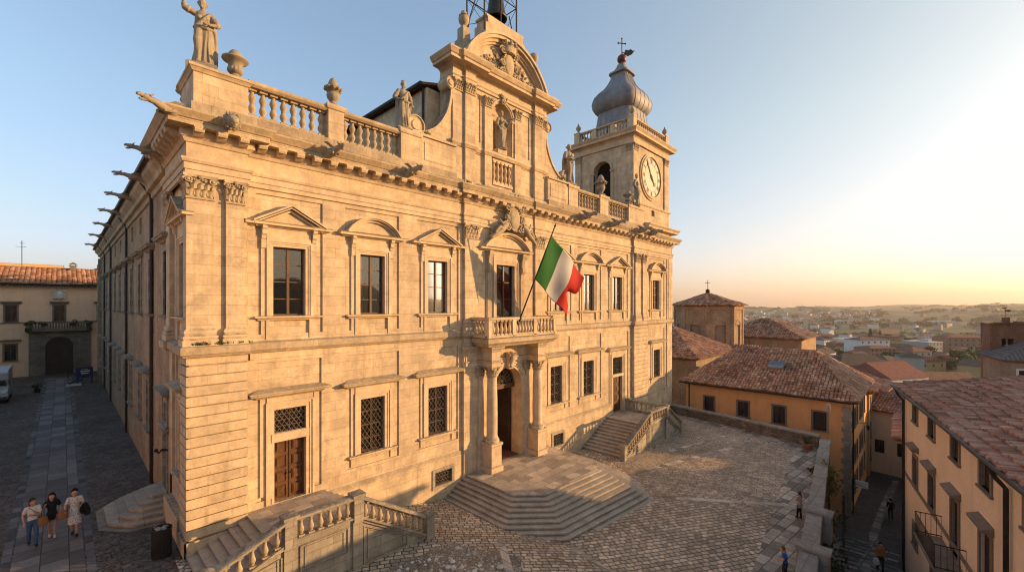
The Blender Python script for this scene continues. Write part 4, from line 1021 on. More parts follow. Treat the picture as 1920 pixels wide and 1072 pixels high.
for x in (X0, X1):
    for y in (Y0, Y1): post(mb, x+(.2 if x == X0 else -.2), y+(.2 if y == Y0 else -.2), 26.3, zt+.05, .32, .03)
tr = []
for a, b in (((X0+.2, Y0+.2), (X1-.2, Y0+.2)), ((X1-.2, Y0+.2), (X1-.2, Y1-.2)), ((X1-.2, Y1-.2), (X0+.2, Y1-.2)), ((X0+.2, Y1-.2), (X0+.2, Y0+.2))):
    rail_run(mb, (*a, 26.3), (*b, 26.3), .2, .14); rail_run(mb, (*a, zt-.16), (*b, zt-.16), .24, .16); tr.append((a, b))
for t in (.34, .67):
    mb.box(X0+.05, X0+.35, Y0+(Y1-Y0)*t-.28, Y0+(Y1-Y0)*t+.28, 26.3, zt-.1)
o = mb.build('tower_balustrade', M['trim'], tow)
tb = baluster_mesh(zt-.16-26.44, .11).mesh('baluster', M['trim'])
balrun(tb, o, (X0+.7, Y0+.2, 26.44), (X1-.7, Y0+.2, 26.44), 15)
for a, b in ((.75, 2.2), (2.9, 4.4), (5.1, 6.6)): balrun(tb, o, (X0+.2, a, 26.44), (X0+.2, b, 26.44), 4)
mb = MB()
um = MB(); um.lathe([(.2, 0), (.2, .08), (.1, .14), (.09, .22), (.24, .42), (.27, .6), (.2, .72), (.12, .8), (.08, .95), (.02, 1.08)], n=12); ume = um.mesh('finial', M['orn'])
for x, y in ((X0+.2, Y0+.2), (X1-.2, Y0+.2), (X0+.2, Y1-.2), (X1-.2, Y1-.2)): inst(ume, 'finial', tow, TR(x, y, zt+.05))
# lead dome: a square bell with soft arrises
mb = MB(); prof = [(3.05, 26.3), (3.0, 27.6), (2.75, 28.3), (2.58, 29.2), (2.52, 29.7), (2.8, 29.85), (3.1, 30.3), (3.2, 30.8), (3.05, 31.35), (2.55, 31.9), (1.95, 32.4), (1.5, 33.0), (1.18, 33.6), (1.1, 33.95), (1.38, 34.0), (1.38, 34.15), (1.0, 34.25), (.75, 34.6), (.55, 34.9), (.5, 35.1), (.1, 35.3)]
n = 40; vs = []
for r, z in prof:
    for j in range(n):
        a = 2*math.pi*(j+.5)/n; e = 5.; q = r*1.02/((abs(math.cos(a))**e+abs(math.sin(a))**e)**(1/e)); vs.append((xm+q*math.cos(a)*.84, ym+q*math.sin(a)*.78, z))
mb.add(vs, [(i*n+j, i*n+(j+1) % n, (i+1)*n+(j+1) % n, (i+1)*n+j) for i in range(len(prof)-1) for j in range(n)], 0, True)
for j in range(0, n, 2):        # standing seams
    pts = [Vector(vs[i*n+j]) for i in range(2, len(prof)-6)]; mb.tube(pts, .035, 4, 0, False)
mb.box(X0+.75, X0+1.0, 3.2, 3.9, 27.2, 27.9)
mb.build('dome', M['lead'], tow)
mb = MB(); mb.ball((xm, ym, 35.75), .5, 16, 10); mb.tube([(xm, ym, 35.2), (xm, ym, 35.4)], .3, 10); mb.build('orb', plain('orb_copper', (.14, .055, .035), .45, .2, .5), tow)
mb = MB(); mb.tube([(xm, ym, 36.1), (xm, ym, 37.9)], .05, 6); d = Vector((.8, -.6, 0)); c = Vector((xm, ym, 37.45))
mb.tube([c-d*.4, c+d*.4], .045, 6)
for q in (c-d*.4, c+d*.4, Vector((xm, ym, 37.95))): mb.ball(q, .1, 6, 5)
w0 = Vector((xm, ym, 36.45)); up = Vector((0, 0, 1))
mb.tube([w0, w0+d*1.0], .05, 6)
P = [w0+d*a+up*b for a, b in ((.25, -.1), (.7, -.3), (1.15, -.05), (1.45, .35), (1.2, .3), (1.0, .45), (.7, .3), (.4, .35))]
nrm = Vector((-d.y, d.x, 0))*.05; m = len(P); mb.add([p-nrm for p in P]+[p+nrm for p in P], [tuple(range(m-1, -1, -1)), tuple(range(m, 2*m))]+[(i, (i+1) % m, m+(i+1) % m, m+i) for i in range(m)])
mb.build('weathervane', M['iron'], tow)
# clock
CXk, CZk, CR = 38.2, 22.35, 2.05
mb = MB(); T = lambda u, v, q: (u, Y0-q, v)
mb.prism(arc((CXk, CZk), CR, 0, 360, 64)[:-1], T, 0, .1); o = mb.build('clock_face', plain('clock_enamel', (.40, .345, .265), .5, .08), tow)
mb = MB(); ring(mb, T, CXk, CZk, CR-.05, CR+.1, .02, .2, 360, 0, 64); ring(mb, T, CXk, CZk, CR+.1, CR+.28, .0, .12, 360, 0, 64); mb.build('clock_rim', M['trim'], o)
mb = MB(); ring(mb, T, CXk, CZk, CR-.16, CR-.13, .1, .115, 360, 0, 64); ring(mb, T, CXk, CZk, CR-.66, CR-.63, .1, .115, 360, 0, 64)
for k in range(60):
    a = R(6*k); mb.obox((CXk+(CR-.1)*math.cos(a), Y0-.11, CZk+(CR-.1)*math.sin(a)), (.05*math.cos(a), 0, .05*math.sin(a)), (-.012*math.sin(a), 0, .012*math.cos(a)), (0, .006, 0))
ROM = ['XII', 'I', 'II', 'III', 'IIII', 'V', 'VI', 'VII', 'VIII', 'IX', 'X', 'XI']
for k, tx in enumerate(ROM):
    th = R(90-30*k); up_ = Vector((math.cos(th), 0, math.sin(th))); rt = Vector((math.sin(th), 0, -math.cos(th))); c0 = Vector((CXk, Y0-.112, CZk))+up_*(CR-.40)
    W = {'I': .11, 'V': .24, 'X': .24}; tot = sum(W[c] for c in tx); xx = -tot/2; hh = .19
    def stroke(u0, v0, u1, v1, t):
        p, q = c0+rt*u0+up_*v0, c0+rt*u1+up_*v1; dd = (q-p); L = dd.length/2; dd.normalize(); s = Vector((-dd.z, 0, dd.x))
        mb.obox((p+q)/2, dd*L, s*t, (0, .006, 0))
    for ch in tx:
        m_ = xx+W[ch]/2
        if ch == 'I': stroke(m_, -hh, m_, hh, .04)
        elif ch == 'V': stroke(m_-.09, hh, m_, -hh, .045); stroke(m_+.09, hh, m_, -hh, .025)
        else: stroke(m_-.09, hh, m_+.09, -hh, .045); stroke(m_+.09, hh, m_-.09, -hh, .025)
        xx += W[ch]
mb.build('numerals', M['iron'], o)
def hand(ang, L, w):
    mb = MB(); a = R(90-ang); u = Vector((math.cos(a), 0, math.sin(a))); s = Vector((-u.z, 0, u.x)); c0 = Vector((CXk, Y0-.14, CZk))
    p = [(-.35, w*.8), (0, w), (L*.72, w*.7), (L*.8, w*2.0), (L, 0)]
    q = [c0+u*a_+s*b_ for a_, b_ in p]+[c0+u*a_-s*b_ for a_, b_ in p[-2::-1]]; n = len(q); k = Vector((0, .02, 0))
    mb.add([v-k for v in q]+[v+k for v in q], [tuple(range(n-1, -1, -1)), tuple(range(n, 2*n))]+[(i, (i+1) % n, n+(i+1) % n, n+i) for i in range(n)])
    mb.build('clock_hand', M['iron'], o)
hand(134, 1.1, .13); hand(328, 1.7, .1)
mb = MB(); mb.lathe([(.16, 0), (.16, .08), (.02, .12)], n=14); b = mb.build('clock_boss', M['iron'], o); b.location = (CXk, Y0-.1, CZk); b.rotation_euler = (R(90), 0, 0)

# ================================================================= BELL FRAME AND BELL
bf = thing('iron_bell_cage', 'open black iron lattice frame holding the bell above the gable', 'frame', (17.1, 1.0, 27.9))
mb = MB(); bx = (15.25, 18.2); by = (.2, 1.9); zt = 31.4
for x in bx:
    for y in by: mb.tube([(x, y, 26.9), (x, y, zt)], .055, 6)
for z0, z1 in ((27.9, 29.6), (29.6, 31.3)):
    for a, b in (((bx[0], by[0]), (bx[1], by[0])), ((bx[0], by[1]), (bx[1], by[1])), ((bx[0], by[0]), (bx[0], by[1])), ((bx[1], by[0]), (bx[1], by[1]))):
        mb.tube([(*a, z1), (*b, z1)], .035, 5); 
        if z0 > 28 or a[0] == b[0] or a[1] > 1: mb.tube([(*a, z0), (*b, z1)], .02, 4); mb.tube([(*b, z0), (*a, z1)], .02, 4)
for s, x in ((-1, bx[0]), (1, bx[1])): mb.tube([(x+s*.9, .9, 26.3), (x+s*.55, .9, 27.8), (x, .9, 29.4)], .04, 6)
mb.tube([(bx[0], 1.05, 31.0), (bx[1], 1.05, 31.0)], .08, 6); mb.tube([(16.7, by[0], 29.6), (16.7, by[0], 27.9)], .05, 6)
mb.build('lattice', M['iron'], bf)
BZ = .45
bell = thing('bell', 'large dark bronze bell hanging mouth down in the iron frame', 'bell', (17.1, 1.05, 28.3))
mb = MB(); mb.lathe([(.62, 28.3), (.74, 28.28), (.76, 28.36), (.66, 28.62), (.56, 29.0), (.5, 29.6), (.46, 30.1), (.38, 30.3), (.12, 30.42), (.12, 30.95), (.02, 30.95)], (17.1, 1.05, BZ), 28); mb.lathe([(.62, 28.3), (.52, 28.7), (.46, 29.3), (.4, 30.0), (.02, 30.2)], (17.1, 1.05, BZ), 28); mb.build('bell_body', M['bronze'], bell)
mb = MB(); mb.tube([(17.1, 1.05, 30.2+BZ), (17.13, 1.05, 28.3+BZ)], .04, 6); mb.ball((17.13, 1.05, 28.25+BZ), .13, 10, 7); mb.build('clapper', M['iron'], bell)

# ================================================================= URNS
def urn(name, label, x, y, z, k, h=1.15, s=1.0):
    mb = MB()
    if k == 0:   # bowl with a ball of fruit
        mb.lathe([(.4, 0), (.4, .08), (.33, .12), (.2, .17), (.15, .25), (.16, .3)], (0, 0, 0), 24); mb.lathe([(.16, .28), (.25, .34), (.29, .42), (.27, .5), (.25, .54)], (0, 0, 0), 28, flute=14, fa=.05); mb.lathe([(.24, .54), (.25, .62), (.28, .7), (.36, .78), (.46, .83), (.49, .87), (.48, .92), (.4, .93), (.3, .9)], (0, 0, 0), 28)
        b = MB(); b.lathe([(.28, .88), (.26, .95), (.24, 1.02), (.24, 1.1), (.2, 1.19), (.12, 1.26), (.02, 1.29)], n=16)
    else:        # vase with a flame or pine cone
        mb.lathe([(.3, 0), (.3, .08), (.16, .16), (.14, .24), (.26, .4), (.3, .55), (.27, .64), (.22, .7), (.34, .82), (.4, .88), (.38, .94), (.24, .98), (.2, 1.0)], (0, 0, 0), 24, flute=10, fa=.03)
        b = MB(); b.lathe([(.2, .98), (.24, 1.06), (.2, 1.2), (.12, 1.34), (.02, 1.42)], n=12)
        for q in range(26):
            t = random.random(); a = random.uniform(0, 6.3); rr = .22*(1-t*.8); b.ball((rr*math.cos(a), rr*math.sin(a), 1.04+.3*t), .055, 6, 4)
        for q in range(10):
            a = 2*math.pi*q/10; mb.ball((.36*math.cos(a), .36*math.sin(a), .86), .08, 6, 4, 0, 1, 1, 1.2, .2)
    o = thing(name, label, 'urn', (x, y, z), 'urns on the parapet', local=True); o.scale = (s, s, s)
    mb.build('vase', M['statue'], o); b.build('fruit' if k == 0 else 'flame', M['statue'], o)
urn('urn', 'broad bowl urn with a round ball beside the big corner statue', 1.72, .55, 18.67, 0, s=.98)
urn('urn', 'small bowl urn set back round the corner below the big statue', .62, 3.8, 18.2, 0, s=.8)
urn('urn', 'urn with pine cone top on the pier between the two left balustrades', 5.73, .45, 18.89, 1, s=.98)
urn('urn', 'urn with pine cone top on the pier in front of the belfry arch', 29.1, .45, 18.89, 1, s=1.3)
urn('urn', 'plain bowl urn at the foot of the clock, on the last parapet pier', 33.75, .4, 18.89, 0, s=1.05)
# ================================================================= FIGURES
def ell(mb, secs, n=36, folds=0, fa=.0, ph=0.0):
    """loft of ellipses (cx, cy, z, rx, ry, fold amount)"""
    vs = []
    for k, (cx, cy, z, rx, ry, f) in enumerate(secs):
        for j in range(n):
            a = 2*math.pi*j/n
            q = 1 + f*(.65*math.sin(folds*a+ph+z*1.7)+.35*math.sin((folds*1.6)*a+2.1-z*2.3))
            vs.append((cx+rx*q*math.cos(a), cy+ry*q*math.sin(a), z))
    m = len(secs); fs = [(i*n+j, i*n+(j+1) % n, (i+1)*n+(j+1) % n, (i+1)*n+j) for i in range(m-1) for j in range(n)]
    fs += [tuple(range(n-1, -1, -1)), tuple(range((m-1)*n, m*n))]
    mb.add(vs, fs, 0, True)
def fingers(mb, wrist, d, palm, r=1.0):
    """hand: palm, four bent fingers of unequal length and a thumb from the side"""
    w, d, p = Vector(wrist), Vector(d).normalized(), Vector(palm); p = (p-d*p.dot(d)).normalized(); s = d.cross(p)
    mb.tube([w, w+d*.04*r, w+d*.09*r], [.024*r, .036*r, .036*r], 8, squash=.6)
    for k, L in enumerate((.068, .08, .074, .056)):
        b = w+d*.085*r+s*(k-1.5)*.02*r
        mb.tube([b, b+d*L*.45*r+p*.004*r, b+d*L*.8*r+p*.022*r, b+d*L*.95*r+p*.038*r], [.0105*r, .01*r, .009*r, .0075*r], 6)
    b = w+d*.03*r-s*.03*r; mb.tube([b, b+d*.03*r-s*.022*r+p*.012*r, b+d*.06*r-s*.026*r+p*.028*r], [.013*r, .011*r, .009*r], 6)
def head(mb, c, face, k=1.0):
    c = Vector(c); f = Vector(face).normalized(); s = Vector((-f.y, f.x, 0)); u = Vector((0, 0, 1))
    mb.ball(c, .098*k, 14, 10, 0, 1, 1, 1.22); mb.ball(c+f*.02*k-u*.06*k, .07*k, 10, 7, 0, 1, 1, 1)
    mb.tube([c+f*.085*k+u*.03*k, c+f*.112*k-u*.015*k, c+f*.1*k-u*.022*k], [.010*k, .017*k, .013*k], 6)      # nose
    mb.tube([c+f*.084*k-u*.055*k-s*.022*k, c+f*.092*k-u*.056*k, c+f*.084*k-u*.055*k+s*.022*k], .009*k, 5)       # mouth
    mb.ball(c+f*.07*k-u*.095*k, .03*k, 7, 5)                                                                      # chin
    for q in (-1, 1):
        mb.ball(c+f*.082*k+s*q*.034*k+u*.012*k, .014*k, 6, 4)
        mb.tube([c+f*.09*k+s*q*.015*k+u*.033*k, c+f*.082*k+s*q*.055*k+u*.03*k], .009*k, 5)
        mb.ball(c+s*q*.098*k-u*.005*k, .026*k, 6, 5, 0, .6, .6, 1.2)
def remesh(o, vox, smooth=1):
    m = o.modifiers.new('Remesh', 'REMESH'); m.mode = 'VOXEL'; m.voxel_size = vox; m.use_smooth_shade = True
    if smooth: s = o.modifiers.new('Smooth', 'SMOOTH'); s.factor = .5; s.iterations = smooth
    return o

def statue(label, x, y, z, H, rz, arms, kind, plinth=(.45, .3), tilt=0.0):
    """robed stone figure, local unit = 1.75 m tall, facing local -y"""
    k = H/1.75; mb = MB(); hx = .05
    ell(mb, [(0, .02, 0, .27, .22, .10), (.0, .02, .12, .25, .20, .11), (.015, .01, .35, .215, .18, .11), (hx*.6, 0, .6, .2, .165, .09), (hx, 0, .82, .2, .16, .06), (hx, 0, .95, .185, .145, .03), (hx*.7, 0, 1.07, .15, .12, .02), (hx*.3, 0, 1.2, .17, .13, .02), (0, 0, 1.32, .185, .13, .015), (-.01, 0, 1.41, .175, .11, 0), (-.01, 0, 1.46, .1, .085, 0), (-.01, -.01, 1.5, .055, .055, 0), (-.01, -.02, 1.58, .055, .055, 0)], 44, 9, .1, tilt*3)
    mb.tube([(-.09, -.1, .95), (-.11, -.17, .62), (-.09, -.12, .3), (-.1, -.16, .06), (-.1, -.26, .03)], [.09, .095, .08, .06, .045], 10)     # free leg showing through the cloth
    for i in range(7):            # long folds
        a = random.uniform(-2.6, -.4); mb.tube([(hx+.17*math.cos(a), .16*math.sin(a), .95), (.2*math.cos(a+.1), .18*math.sin(a+.1), .5), (.26*math.cos(a+.15), .23*math.sin(a+.15), .04)], [.012, .028, .03], 6)
    mb.tube([(.15, -.08, 1.4), (.03, -.15, 1.2), (-.12, -.13, 1.02), (-.2, -.03, .98)], [.035, .045, .05, .045], 8)               # sash across the chest
    mb.tube([(-.19, -.06, 1.0), (-.05, -.16, .99), (.1, -.16, .97), (.24, -.05, 1.0), (.28, .0, .8), (.27, .03, .5)], [.045, .05, .05, .055, .05, .03], 8)
    mb.tube([(.13, .12, 1.38), (.2, .15, 1.0), (.22, .17, .5), (.2, .16, .06)], [.08, .1, .1, .11], 9); mb.tube([(-.12, .12, 1.38), (-.14, .16, 1.0), (-.12, .17, .5), (-.12, .17, .06)], [.08, .1, .1, .11], 9)
    if kind == 'f':
        for s in (-1, 1): mb.ball((s*.075, -.1, 1.26), .07, 10, 7)
    hc = Vector((-.01, -.035, 1.655)); fd = Vector((-.25, -1, -.05)); head(mb, hc, fd, 1.0)
    for i in range(26):
        a = random.uniform(0, 6.28); e = random.uniform(-.1, 1.4); d = Vector((math.cos(a)*math.cos(e), math.sin(a)*math.cos(e), math.sin(e)))
        if d.dot(fd.normalized()) < .45 or e > .8: mb.ball(hc+Vector((d.x*.1, d.y*.1, d.z*.125)), .03, 6, 4)
    if kind == 'f': mb.ball(hc+Vector((.02, .11, .03)), .055, 8, 6)
    if kind == 'b':
        for i in range(14): mb.ball(hc+Vector((random.uniform(-.06, .04), -.085+random.uniform(-.02, .02), -.1+random.uniform(-.05, .03))), .025, 6, 4)
    for s, el, wr, hd in arms:
        sh = Vector((s*.175, 0, 1.39)); el, wr = Vector(el), Vector(wr)
        mb.tube([Vector((s*.1, 0, 1.41)), sh, sh.lerp(el, .5), el], [.06, .085, .082, .07], 10); mb.tube([sh.lerp(el, .55), el, el.lerp(wr, .25)], [.1, .085, .07], 10)
        mb.tube([el, el.lerp(wr, .4), wr], [.052, .05, .034], 9); fingers(mb, wr, hd, (0, -1, -.2), 1.15)
    mb.ball((.02, -.02, .02), .3, 14, 6, 0, 1, .85, .22)
    o = thing('statue', label, 'statue', (x, y, z), local=True); o.rotation_euler = (0, 0, rz)
    pz = plinth[1]; f = mb.build('figure', M['statue'], o); f.scale = (k, k, k); f.location = (0, 0, pz); remesh(f, .0125, 1)
    if pz > .02:
        q = plinth[0]; p = MB(); p.box(-q, q, -q*.85, q*.85, 0, pz-.07); p.sweep([(0, pz-.07), (-.02, pz-.03), (-.04, pz), (-q*.8, pz+.005)], [(-q, -q*.85), (q, -q*.85), (q, q*.85), (-q, q*.85)], True)
        p.build('plinth', M['statue'], o)
    return o, k
statue('huge robed stone woman raising her right arm above the corner pedestal', .72, 1.0, 18.66, 2.62, R(-18), [(-1, (-.4, -.05, 1.47), (-.43, -.1, 1.78), (-.05, -.1, 1)), (1, (.33, -.06, 1.15), (.15, -.26, 1.03), (-1, -.2, 0))], 'f', (.52, .36), .3)
statue('stone man in a hip drape, one arm akimbo, before the brick nave', 9.55, .45, 18.89, 2.5, R(-10), [(-1, (-.33, .02, 1.12), (-.2, -.16, 1.0), (1, -.4, 0)), (1, (.3, .02, 1.13), (.3, -.12, .93), (.1, -.5, -1))], 'b', (.42, .1), 1.)
statue('pale robed saint standing in the shell niche of the gable', NX, GY+.1, 19.8, 2.45, R(-5), [(-1, (-.26, .0, 1.14), (-.22, -.15, .95), (.2, -.3, -1)), (1, (.31, -.1, 1.12), (.3, -.3, 1.24), (.2, -.6, .8))], 'f', (.34, .04), 2.)
statue('cloaked stone figure with folded hands right of the gable', 24.45, .45, 18.89, 3.0, R(-8), [(-1, (-.26, -.02, 1.13), (-.03, -.24, 1.08), (1, -.2, 0)), (1, (.27, -.02, 1.13), (.08, -.25, 1.05), (-1, -.2, .2))], 'b', (.5, .12), 3.)
statue('slim small stone figure right beside the clock face', 35.0, .3, 18.89, 3.0, R(20), [(-1, (-.3, .05, 1.12), (-.16, -.1, .98), (1, -.3, 0)), (1, (.28, .0, 1.14), (.22, -.15, .95), (0, -.5, -1))], 'f', (.45, .1), 4.)

skin = plain('skin', (.48, .27, .18), .55, .06)
CLOTH = {}
def cloth(c, pat=None):
    key = (c, pat)
    if key not in CLOTH:
        t = NT('cloth'); ob = t.coord(); n = t.noise(ob, 30., 3)
        col = t.mix(1., tuple(c), t.maprange(n, .3, .7, .85, 1.12), 'MULTIPLY')
        if pat:
            v = t.n('ShaderNodeTexVoronoi', i_Scale=16.); t.l(ob, v.inputs['Vector']); col = t.mix(t.math('LESS_THAN', v.outputs['Distance'], .32), col, pat)
        CLOTH[key] = t.done(col, .85, t.bump(n, .004, .5))
    return CLOTH[key]
def person(label, x, y, z, H, rz, pose, wear, group=None):
    """pose: joint positions (unit 1.70 m, facing -y); wear: list of garments"""
    k = H/1.70; o = thing('person', label, 'person', (x, y, z), group, rz, local=True); o.scale = (.88, .92, 1)
    J = dict(hipL=(.09, 0, .88), hipR=(-.09, 0, .88), knL=(.1, -.06, .48), knR=(-.1, .02, .48), anL=(.1, -.1, .08), anR=(-.1, .16, .1),
             shL=(.18, 0, 1.38), shR=(-.18, 0, 1.38), elL=(.25, .02, 1.12), elR=(-.25, .02, 1.12), wrL=(.24, -.1, .9), wrR=(-.24, -.1, .9), hdL=(0, -.2, -1), hdR=(0, -.2, -1), head=(0, -.03, 1.59), face=(0, -1, -.1), chest=(0, 0, 1.25), neck=(0, 0, 1.43))
    J.update(pose); V = {a: Vector(b) for a, b in J.items()}
    pel = (V['hipL']+V['hipR'])/2
    b = MB()
    b.tube([pel-Vector((0, 0, .05)), pel+Vector((0, 0, .08)), pel.lerp(V['chest'], .5), V['chest'], V['chest'].lerp(V['neck'], .55), V['neck']], [.125, .14, .115, .14, .12, .05], 14, squash=.75)
    b.tube([V['neck']-Vector((0, 0, .05)), V['neck'], V['head']-Vector((0, 0, .05))], [.06, .05, .048], 9); head(b, V['head'], V['face'], 1.0)
    for s in 'LR':
        b.tube([V['neck']-Vector((0, 0, .04)), V['sh'+s], V['sh'+s].lerp(V['el'+s], .45), V['el'+s]], [.05, .058, .046, .038], 9)
        b.tube([V['el'+s], V['el'+s].lerp(V['wr'+s], .35), V['wr'+s]], [.038, .038, .025], 9); fingers(b, V['wr'+s], V['hd'+s], (0.2 if s == 'R' else -.2, -.6, 0))
        b.tube([V['hip'+s], V['hip'+s].lerp(V['kn'+s], .4), V['kn'+s]], [.085, .078, .053], 10); b.tube([V['kn'+s], V['kn'+s].lerp(V['an'+s], .35), V['an'+s]], [.05, .054, .034], 10)
        f = V['an'+s]; b.tube([f+Vector((0, .05, -.045)), f+Vector((0, -.06, -.045)), f+Vector((0, -.15, -.06))], [.035, .038, .025], 8)
    bo = b.build('body', skin, o); bo.scale = (k, k, k); remesh(bo, .0115, 1)
    def put(nm, mb, mat, vox=.014):
        q = mb.build(nm, mat, o); q.scale = (k, k, k)
        if vox: remesh(q, vox, 1)
        return q
    for w in wear:
        g, c = w[0], w[1]; mb = MB()
        if g in ('shirt', 'blouse', 'dress'):
            lo = {'shirt': -.02, 'blouse': -.16, 'dress': -.42}[g]; fl = {'shirt': 1.0, 'blouse': 1.25, 'dress': 1.45}[g]
            mb.tube([pel+Vector((0, 0, lo)), pel+Vector((0, 0, .08)), pel.lerp(V['chest'], .5), V['chest'], V['chest'].lerp(V['neck'], .6), V['neck']-Vector((0, 0, .01))], [.15*fl, .155*(1+(fl-1)*.5), .135, .16, .14, .062], 16, squash=.78)
            for s in 'LR':
                t = w[2] if len(w) > 2 and not isinstance(w[2], tuple) else .55
                mb.tube([V['neck']-Vector((0, 0, .05)), V['sh'+s], V['sh'+s].lerp(V['el'+s], .55), V['el'+s] if t > .9 else V['sh'+s].lerp(V['el'+s], .7)], [.06, .075, .066, .062], 10)
                if t > .9: mb.tube([V['el'+s], V['wr'+s]], [.06, .042], 9)
        elif g in ('trousers', 'shorts'):
            e = 1.0 if g == 'trousers' else .0
            mb.tube([pel+Vector((0, 0, .1)), pel, pel-Vector((0, 0, .07))], [.15, .162, .13], 14, squash=.8)
            for s in 'LR':
                if e: mb.tube([V['hip'+s], V['kn'+s], V['kn'+s].lerp(V['an'+s], .5), V['an'+s]+Vector((0, 0, -.01))], [.1, .075, .07, .06], 10)
                else: mb.tube([V['hip'+s], V['hip'+s].lerp(V['kn'+s], .55)], [.105, .1], 10)
        elif g == 'shoes':
            for s in 'LR':
                f = V['an'+s]; q = MB(); q.tube([f+Vector((0, .07, -.04)), f+Vector((0, 0, -.025)), f+Vector((0, -.1, -.045)), f+Vector((0, -.17, -.055))], [.042, .05, .046, .028], 8); put('shoe', q, cloth(c), .012)
            continue
        elif g == 'hair':
            h = V['head']; f = V['face'].normalized()
            mb.ball(h-f*.02+Vector((0, 0, .035)), .112, 12, 8, 0, 1, 1, 1.12)
            if w[2] == 'long': mb.tube([h-f*.05+Vector((0, 0, .06)), h-f*.1-Vector((0, 0, .08)), h-f*.11-Vector((0, 0, .26))], [.1, .1, .055], 10, squash=.8); [mb.tube([h+Vector((s*.08, 0, .05)), h+Vector((s*.11, -.01, -.1)), h+Vector((s*.11, -.03, -.24))], [.04, .045, .025], 7) for s in (-1, 1)]
            if w[2] == 'tail': mb.tube([h-f*.11+Vector((0, 0, .03)), h-f*.16-Vector((0, 0, .05)), h-f*.13-Vector((0, 0, .2))], [.04, .045, .02], 8)
            n = len(mb.v)      # open the face
            mb.v = [tuple(Vector(p)-f*max(0, (Vector(p)-h).dot(f)-.03)*1.0 if (Vector(p)-h).z < .075 else p) for p in mb.v]
            put('hair', mb, cloth(c), .012); continue
        put(g, mb, cloth(c, w[2] if len(w) > 2 and isinstance(w[2], tuple) else (w[3] if len(w) > 3 else None)))
    return o, k, V
def bag(label, o, k, c, top, w=.3, h=.24, d=.1, strap=None, rz=0.0):
    """a carried bag: its own thing, placed in the carrier's frame"""
    Mx = Matrix.Translation(o.location) @ Matrix.Rotation(o.rotation_euler.z, 4, 'Z') @ Matrix.Diagonal((k, k, k, 1)); p = Mx @ Vector(top)
    b = thing('bag', label, 'bag', p, None, o.rotation_euler.z+rz, local=True); b.scale = (k, k, k)
    mb = MB(); mb.tube([(0, 0, -h), (0, 0, -h*.85), (0, 0, -h*.4), (0, 0, -.02)], [w*.46, w*.52, w*.5, w*.4], 14, squash=d/w*1.3)
    mb.build('bag_body', cloth(c), b)
    if strap: s = MB(); s.tube([Vector(q)-Vector(top) for q in strap], .012, 6); s.build('strap', cloth(c), b)
    return b
o, k, V = person('woman in white T-shirt and blue jeans, leftmost of three walkers', -4.02, 5.5, .01, 1.84, R(8), dict(elL=(.22, -.1, 1.12), wrL=(.0, -.2, 1.16), hdL=(-1, -.1, .3), elR=(-.27, .05, 1.13), wrR=(-.24, -.05, .92), knL=(.09, -.12, .48), anL=(.08, -.12, .09), anR=(-.09, .18, .13), face=(.5, -1, -.1)),
    [('trousers', (.05, .10, .2)), ('shirt', (.62, .58, .55)), ('hair', (.05, .028, .018), 'tail'), ('shoes', (.025, .022, .022))], 'three women walking on the flagstones')
bag('tan shoulder bag on the hip of the woman in blue jeans', o, k, (.28, .13, .05), (.24, -.06, .98), .3, .34, .12, [(.22, -.08, .98), (.05, -.14, 1.25), (-.1, -.06, 1.43)])
o, k, V = person('woman in black top and pink shorts with long dark hair', -3.5, 5.85, .01, 1.78, R(0), dict(elL=(.27, .04, 1.13), wrL=(.27, -.05, .93), elR=(-.24, -.04, 1.16), wrR=(-.22, -.2, 1.3), hdR=(.3, -.3, .9), knL=(.08, -.05, .48), anL=(.09, -.04, .08), anR=(-.07, .1, .1), face=(-.2, -1, -.15)),
    [('shorts', (.42, .19, .23)), ('blouse', (.012, .012, .016)), ('hair', (.018, .012, .01), 'long'), ('shoes', (.55, .52, .5))], 'three women walking on the flagstones')
bag('black handbag at the right side of the woman in pink shorts', o, k, (.012, .012, .014), (-.27, -.02, .92), .32, .3, .12, [(-.27, -.02, .92), (-.28, 0, 1.15), (-.2, 0, 1.4)])
o, k, V = person('woman in short white floral dress, rightmost of three walkers', -2.85, 5.35, .01, 1.9, R(-6), dict(elL=(.27, -.06, 1.15), wrL=(.2, -.22, 1.12), hdL=(-.3, -1, 0), elR=(-.28, -.04, 1.14), wrR=(-.26, -.2, 1.02), hdR=(0, -1, -.2), knL=(.07, -.08, .48), anL=(.06, -.06, .08), anR=(-.08, .16, .12)),
    [('dress', (.58, .54, .5), (.30, .22, .2)), ('hair', (.012, .01, .01), 'short'), ('shoes', (.03, .025, .022))], 'three women walking on the flagstones')
Mx = Matrix.Translation(o.location) @ Matrix.Rotation(o.rotation_euler.z, 4, 'Z'); j = thing('jacket', 'black jacket draped over the arm of the woman in floral dress', 'jacket', Mx @ Vector((.26*k, -.14*k, 1.14*k)), local=True)
mb = MB(); mb.tube([(0, 0, .05), (.02, -.02, -.05), (.06, 0, -.25), (.1, .02, -.48)], [.07, .11, .13, .1], 10, squash=.6); mb.tube([(-.05, -.04, .0), (-.08, -.05, -.2), (-.05, -.04, -.36)], [.06, .07, .05], 8); q = mb.build('jacket_body', cloth((.012, .012, .015)), j); remesh(q, .015)
bag('tan bag hugged by the woman in the floral dress', o, k, (.26, .12, .05), (-.28, -.2, 1.1), .26, .3, .12)
